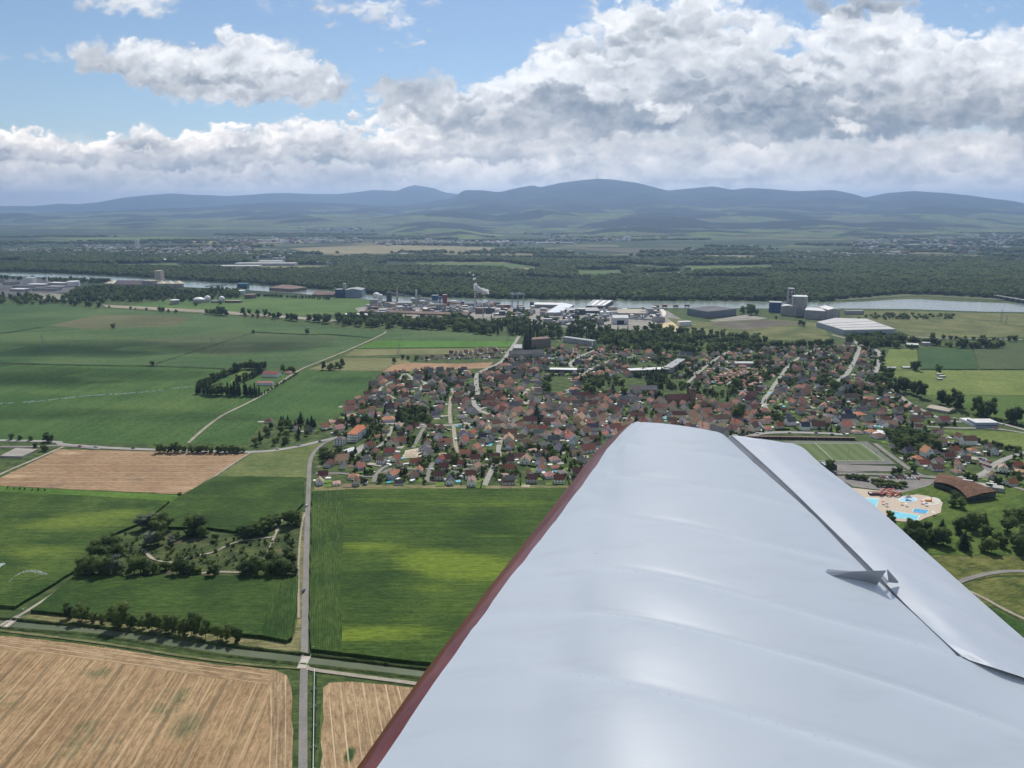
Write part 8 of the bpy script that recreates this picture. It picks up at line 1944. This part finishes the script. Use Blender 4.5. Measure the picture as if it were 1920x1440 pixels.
def build_gardens():
    """Lawns, drives and hedges round the houses: too many and too small to tell apart."""
    lawn = plain('garden_lawn', (.12, .18, .045), .95, .05, .25, .15); pave = plain('garden_paving', (.36, .33, .28), .9, .1, .2, .3); soil = plain('garden_soil', (.16, .125, .085), .95, .05, .3, .3)
    hedge = field('garden_hedge', (.016, .034, .012), (.04, .065, .02), 0, bmp=.8); wht = plain('garden_white', (.72, .71, .69), .7, .2, .05, 1.0); blue = plain('garden_pool_water', (.10, .52, .66), .1, .5, .05, 1.0)
    A_, Hd, Sm = MB(), MB(), MB(); z = 0.05
    for i, (x, y, a, t, roof, wall, s) in enumerate(HOUSES):
        px, py = px_of(x, y)
        if hidden_px(px, py): continue
        core = 880 < px < 1420 and 745 < py < 835
        for k in range(rng.choice([1, 2, 2]) if not core else 1):
            q = rng.uniform(0, 6.28); d = rng.uniform(9, 14); z += .0004
            A_.box((x + math.cos(q) * d, y + math.sin(q) * d, z - .05), (rng.uniform(6, 14), rng.uniform(5, 10), .1), a, rng.choice([0, 0, 1, 2]) if not core else rng.choice([1, 1, 0, 2]))
        if rng.random() < .6:
            q = a + rng.choice([0, 1.5708]); d = rng.uniform(9, 12) * rng.choice([-1, 1]); Hd.box((x - math.sin(q) * d, y + math.cos(q) * d, 0), (rng.uniform(10, 20), 1.2, rng.uniform(1.4, 2.2)), q)
        if rng.random() < .5: q = rng.uniform(0, 6.28); Sm.box((x + math.cos(q) * 10, y + math.sin(q) * 10, .3), (rng.uniform(2.5, 6), rng.uniform(2, 4), rng.uniform(1.2, 2.6)), a, 0)
        if rng.random() < .06: q = rng.uniform(0, 6.28); Sm.box((x + math.cos(q) * 12, y + math.sin(q) * 12, .3), (8, 4, .45), a, 1)
    o = A_.build('garden_plots', [lawn, pave, soil]); o['kind'] = 'stuff'; o['label'] = 'lawns, paved drives and beds between the houses'
    o = Hd.build('garden_hedges', hedge); o['kind'] = 'stuff'; o['label'] = 'clipped dark hedges round the gardens'
    o = Sm.build('garden_clutter', [wht, blue]); o['kind'] = 'stuff'; o['label'] = 'small white sheds, awnings and garden pools'
    for (x, y, w) in [(841, 903.5, 5.5), (860.5, 903.5, 5.5), (755, 860, 4), (1041, 886, 5), (710, 822, 4.5)]:
        p = at(x, y); o = thing('garden_pool', {841: 'left of two round turquoise pools behind the lowest gardens', 860.5: 'right of two round turquoise pools behind the lowest gardens', 755: 'turquoise pool beside the building plot', 1041: 'blue pool by the wing edge gardens', 710: 'pale turquoise pool in the garden right of the school'}[x], 'garden pool', (p.x, p.y, 0))
        MB().cyl((0, 0, 0), w * .62, 1.0, 20).build('wall', wht, o); MB().cyl((0, 0, 1.003), w * .56, .03, 20).build('water', blue, o)
    # maize stalk tops: leafy texture as real geometry along the near field edges
    # far towns
    r = np.random.default_rng(77); T = MB()
    def town(x0, x1, y0, y1, n, s=1.0):
        for _ in range(n):
            px, py = r.uniform(x0, x1), r.normal((y0 + y1) / 2, (y1 - y0) / 3.2); p = at(px, py); T.box((p.x, p.y, 0), (r.uniform(10, 24) * s, r.uniform(10, 16) * s, r.uniform(7, 13) * s), r.uniform(0, 3), int(r.choice([0, 0, 1, 2, 3])))
    town(130, 470, 463, 480, 520, 1.2); town(0, 150, 468, 482, 130, 1.1); town(280, 560, 474, 486, 150, 1.3); town(700, 1010, 452, 461, 160, 1.4); town(1020, 1180, 440, 456, 170, 1.5); town(400, 680, 448, 456, 100, 1.8); town(560, 700, 428, 434, 70, 2.2)
    town(1600, 1900, 448, 470, 200, 1.5); town(1480, 1700, 474, 486, 120, 1.2); town(1750, 1920, 440, 456, 120, 1.6)
    for (px, py, w, d) in [(280, 490, 260, 60), (310, 489, 200, 40), (450, 502, 200, 60), (500, 497, 300, 60), (540, 493, 300, 50), (620, 495, 150, 60), (760, 478, 60, 30), (1040, 457, 300, 50), (930, 455, 200, 40), (1390, 463, 220, 40), (1730, 461, 260, 50), (1760, 450, 220, 50), (1590, 479, 180, 40), (1680, 474, 160, 40), (1740, 461, 160, 40), (520, 452, 300, 50)]:
        p = at(px, py); T.box((p.x, p.y, 0), (w, d, 11), .02, int(r.choice([0, 3])))
    p = at(258, 466); T.box((p.x, p.y, 0), (24, 24, 60), 0, 0)
    o = T.build('distant_town', [plain('town_pale', (.50, .49, .46), .9, .1, .1, .02), plain('town_terracotta', (.30, .18, .14), .9, .1, .15, .02), plain('town_grey', (.25, .25, .26), .9, .1, .15, .02), plain('town_bright', (.68, .68, .66), .8, .1, .05, .02)]); o['kind'] = 'stuff'; o['label'] = 'pale specks of distant towns on the plain'

index_roads()
build_landmarks()
place_near_houses(); fill_houses()
build_houses()
plant_list(); village_trees(); build_trees()
build_gardens(); build_small(); build_cars()
assign_labels(CARS); assign_labels(CONT)
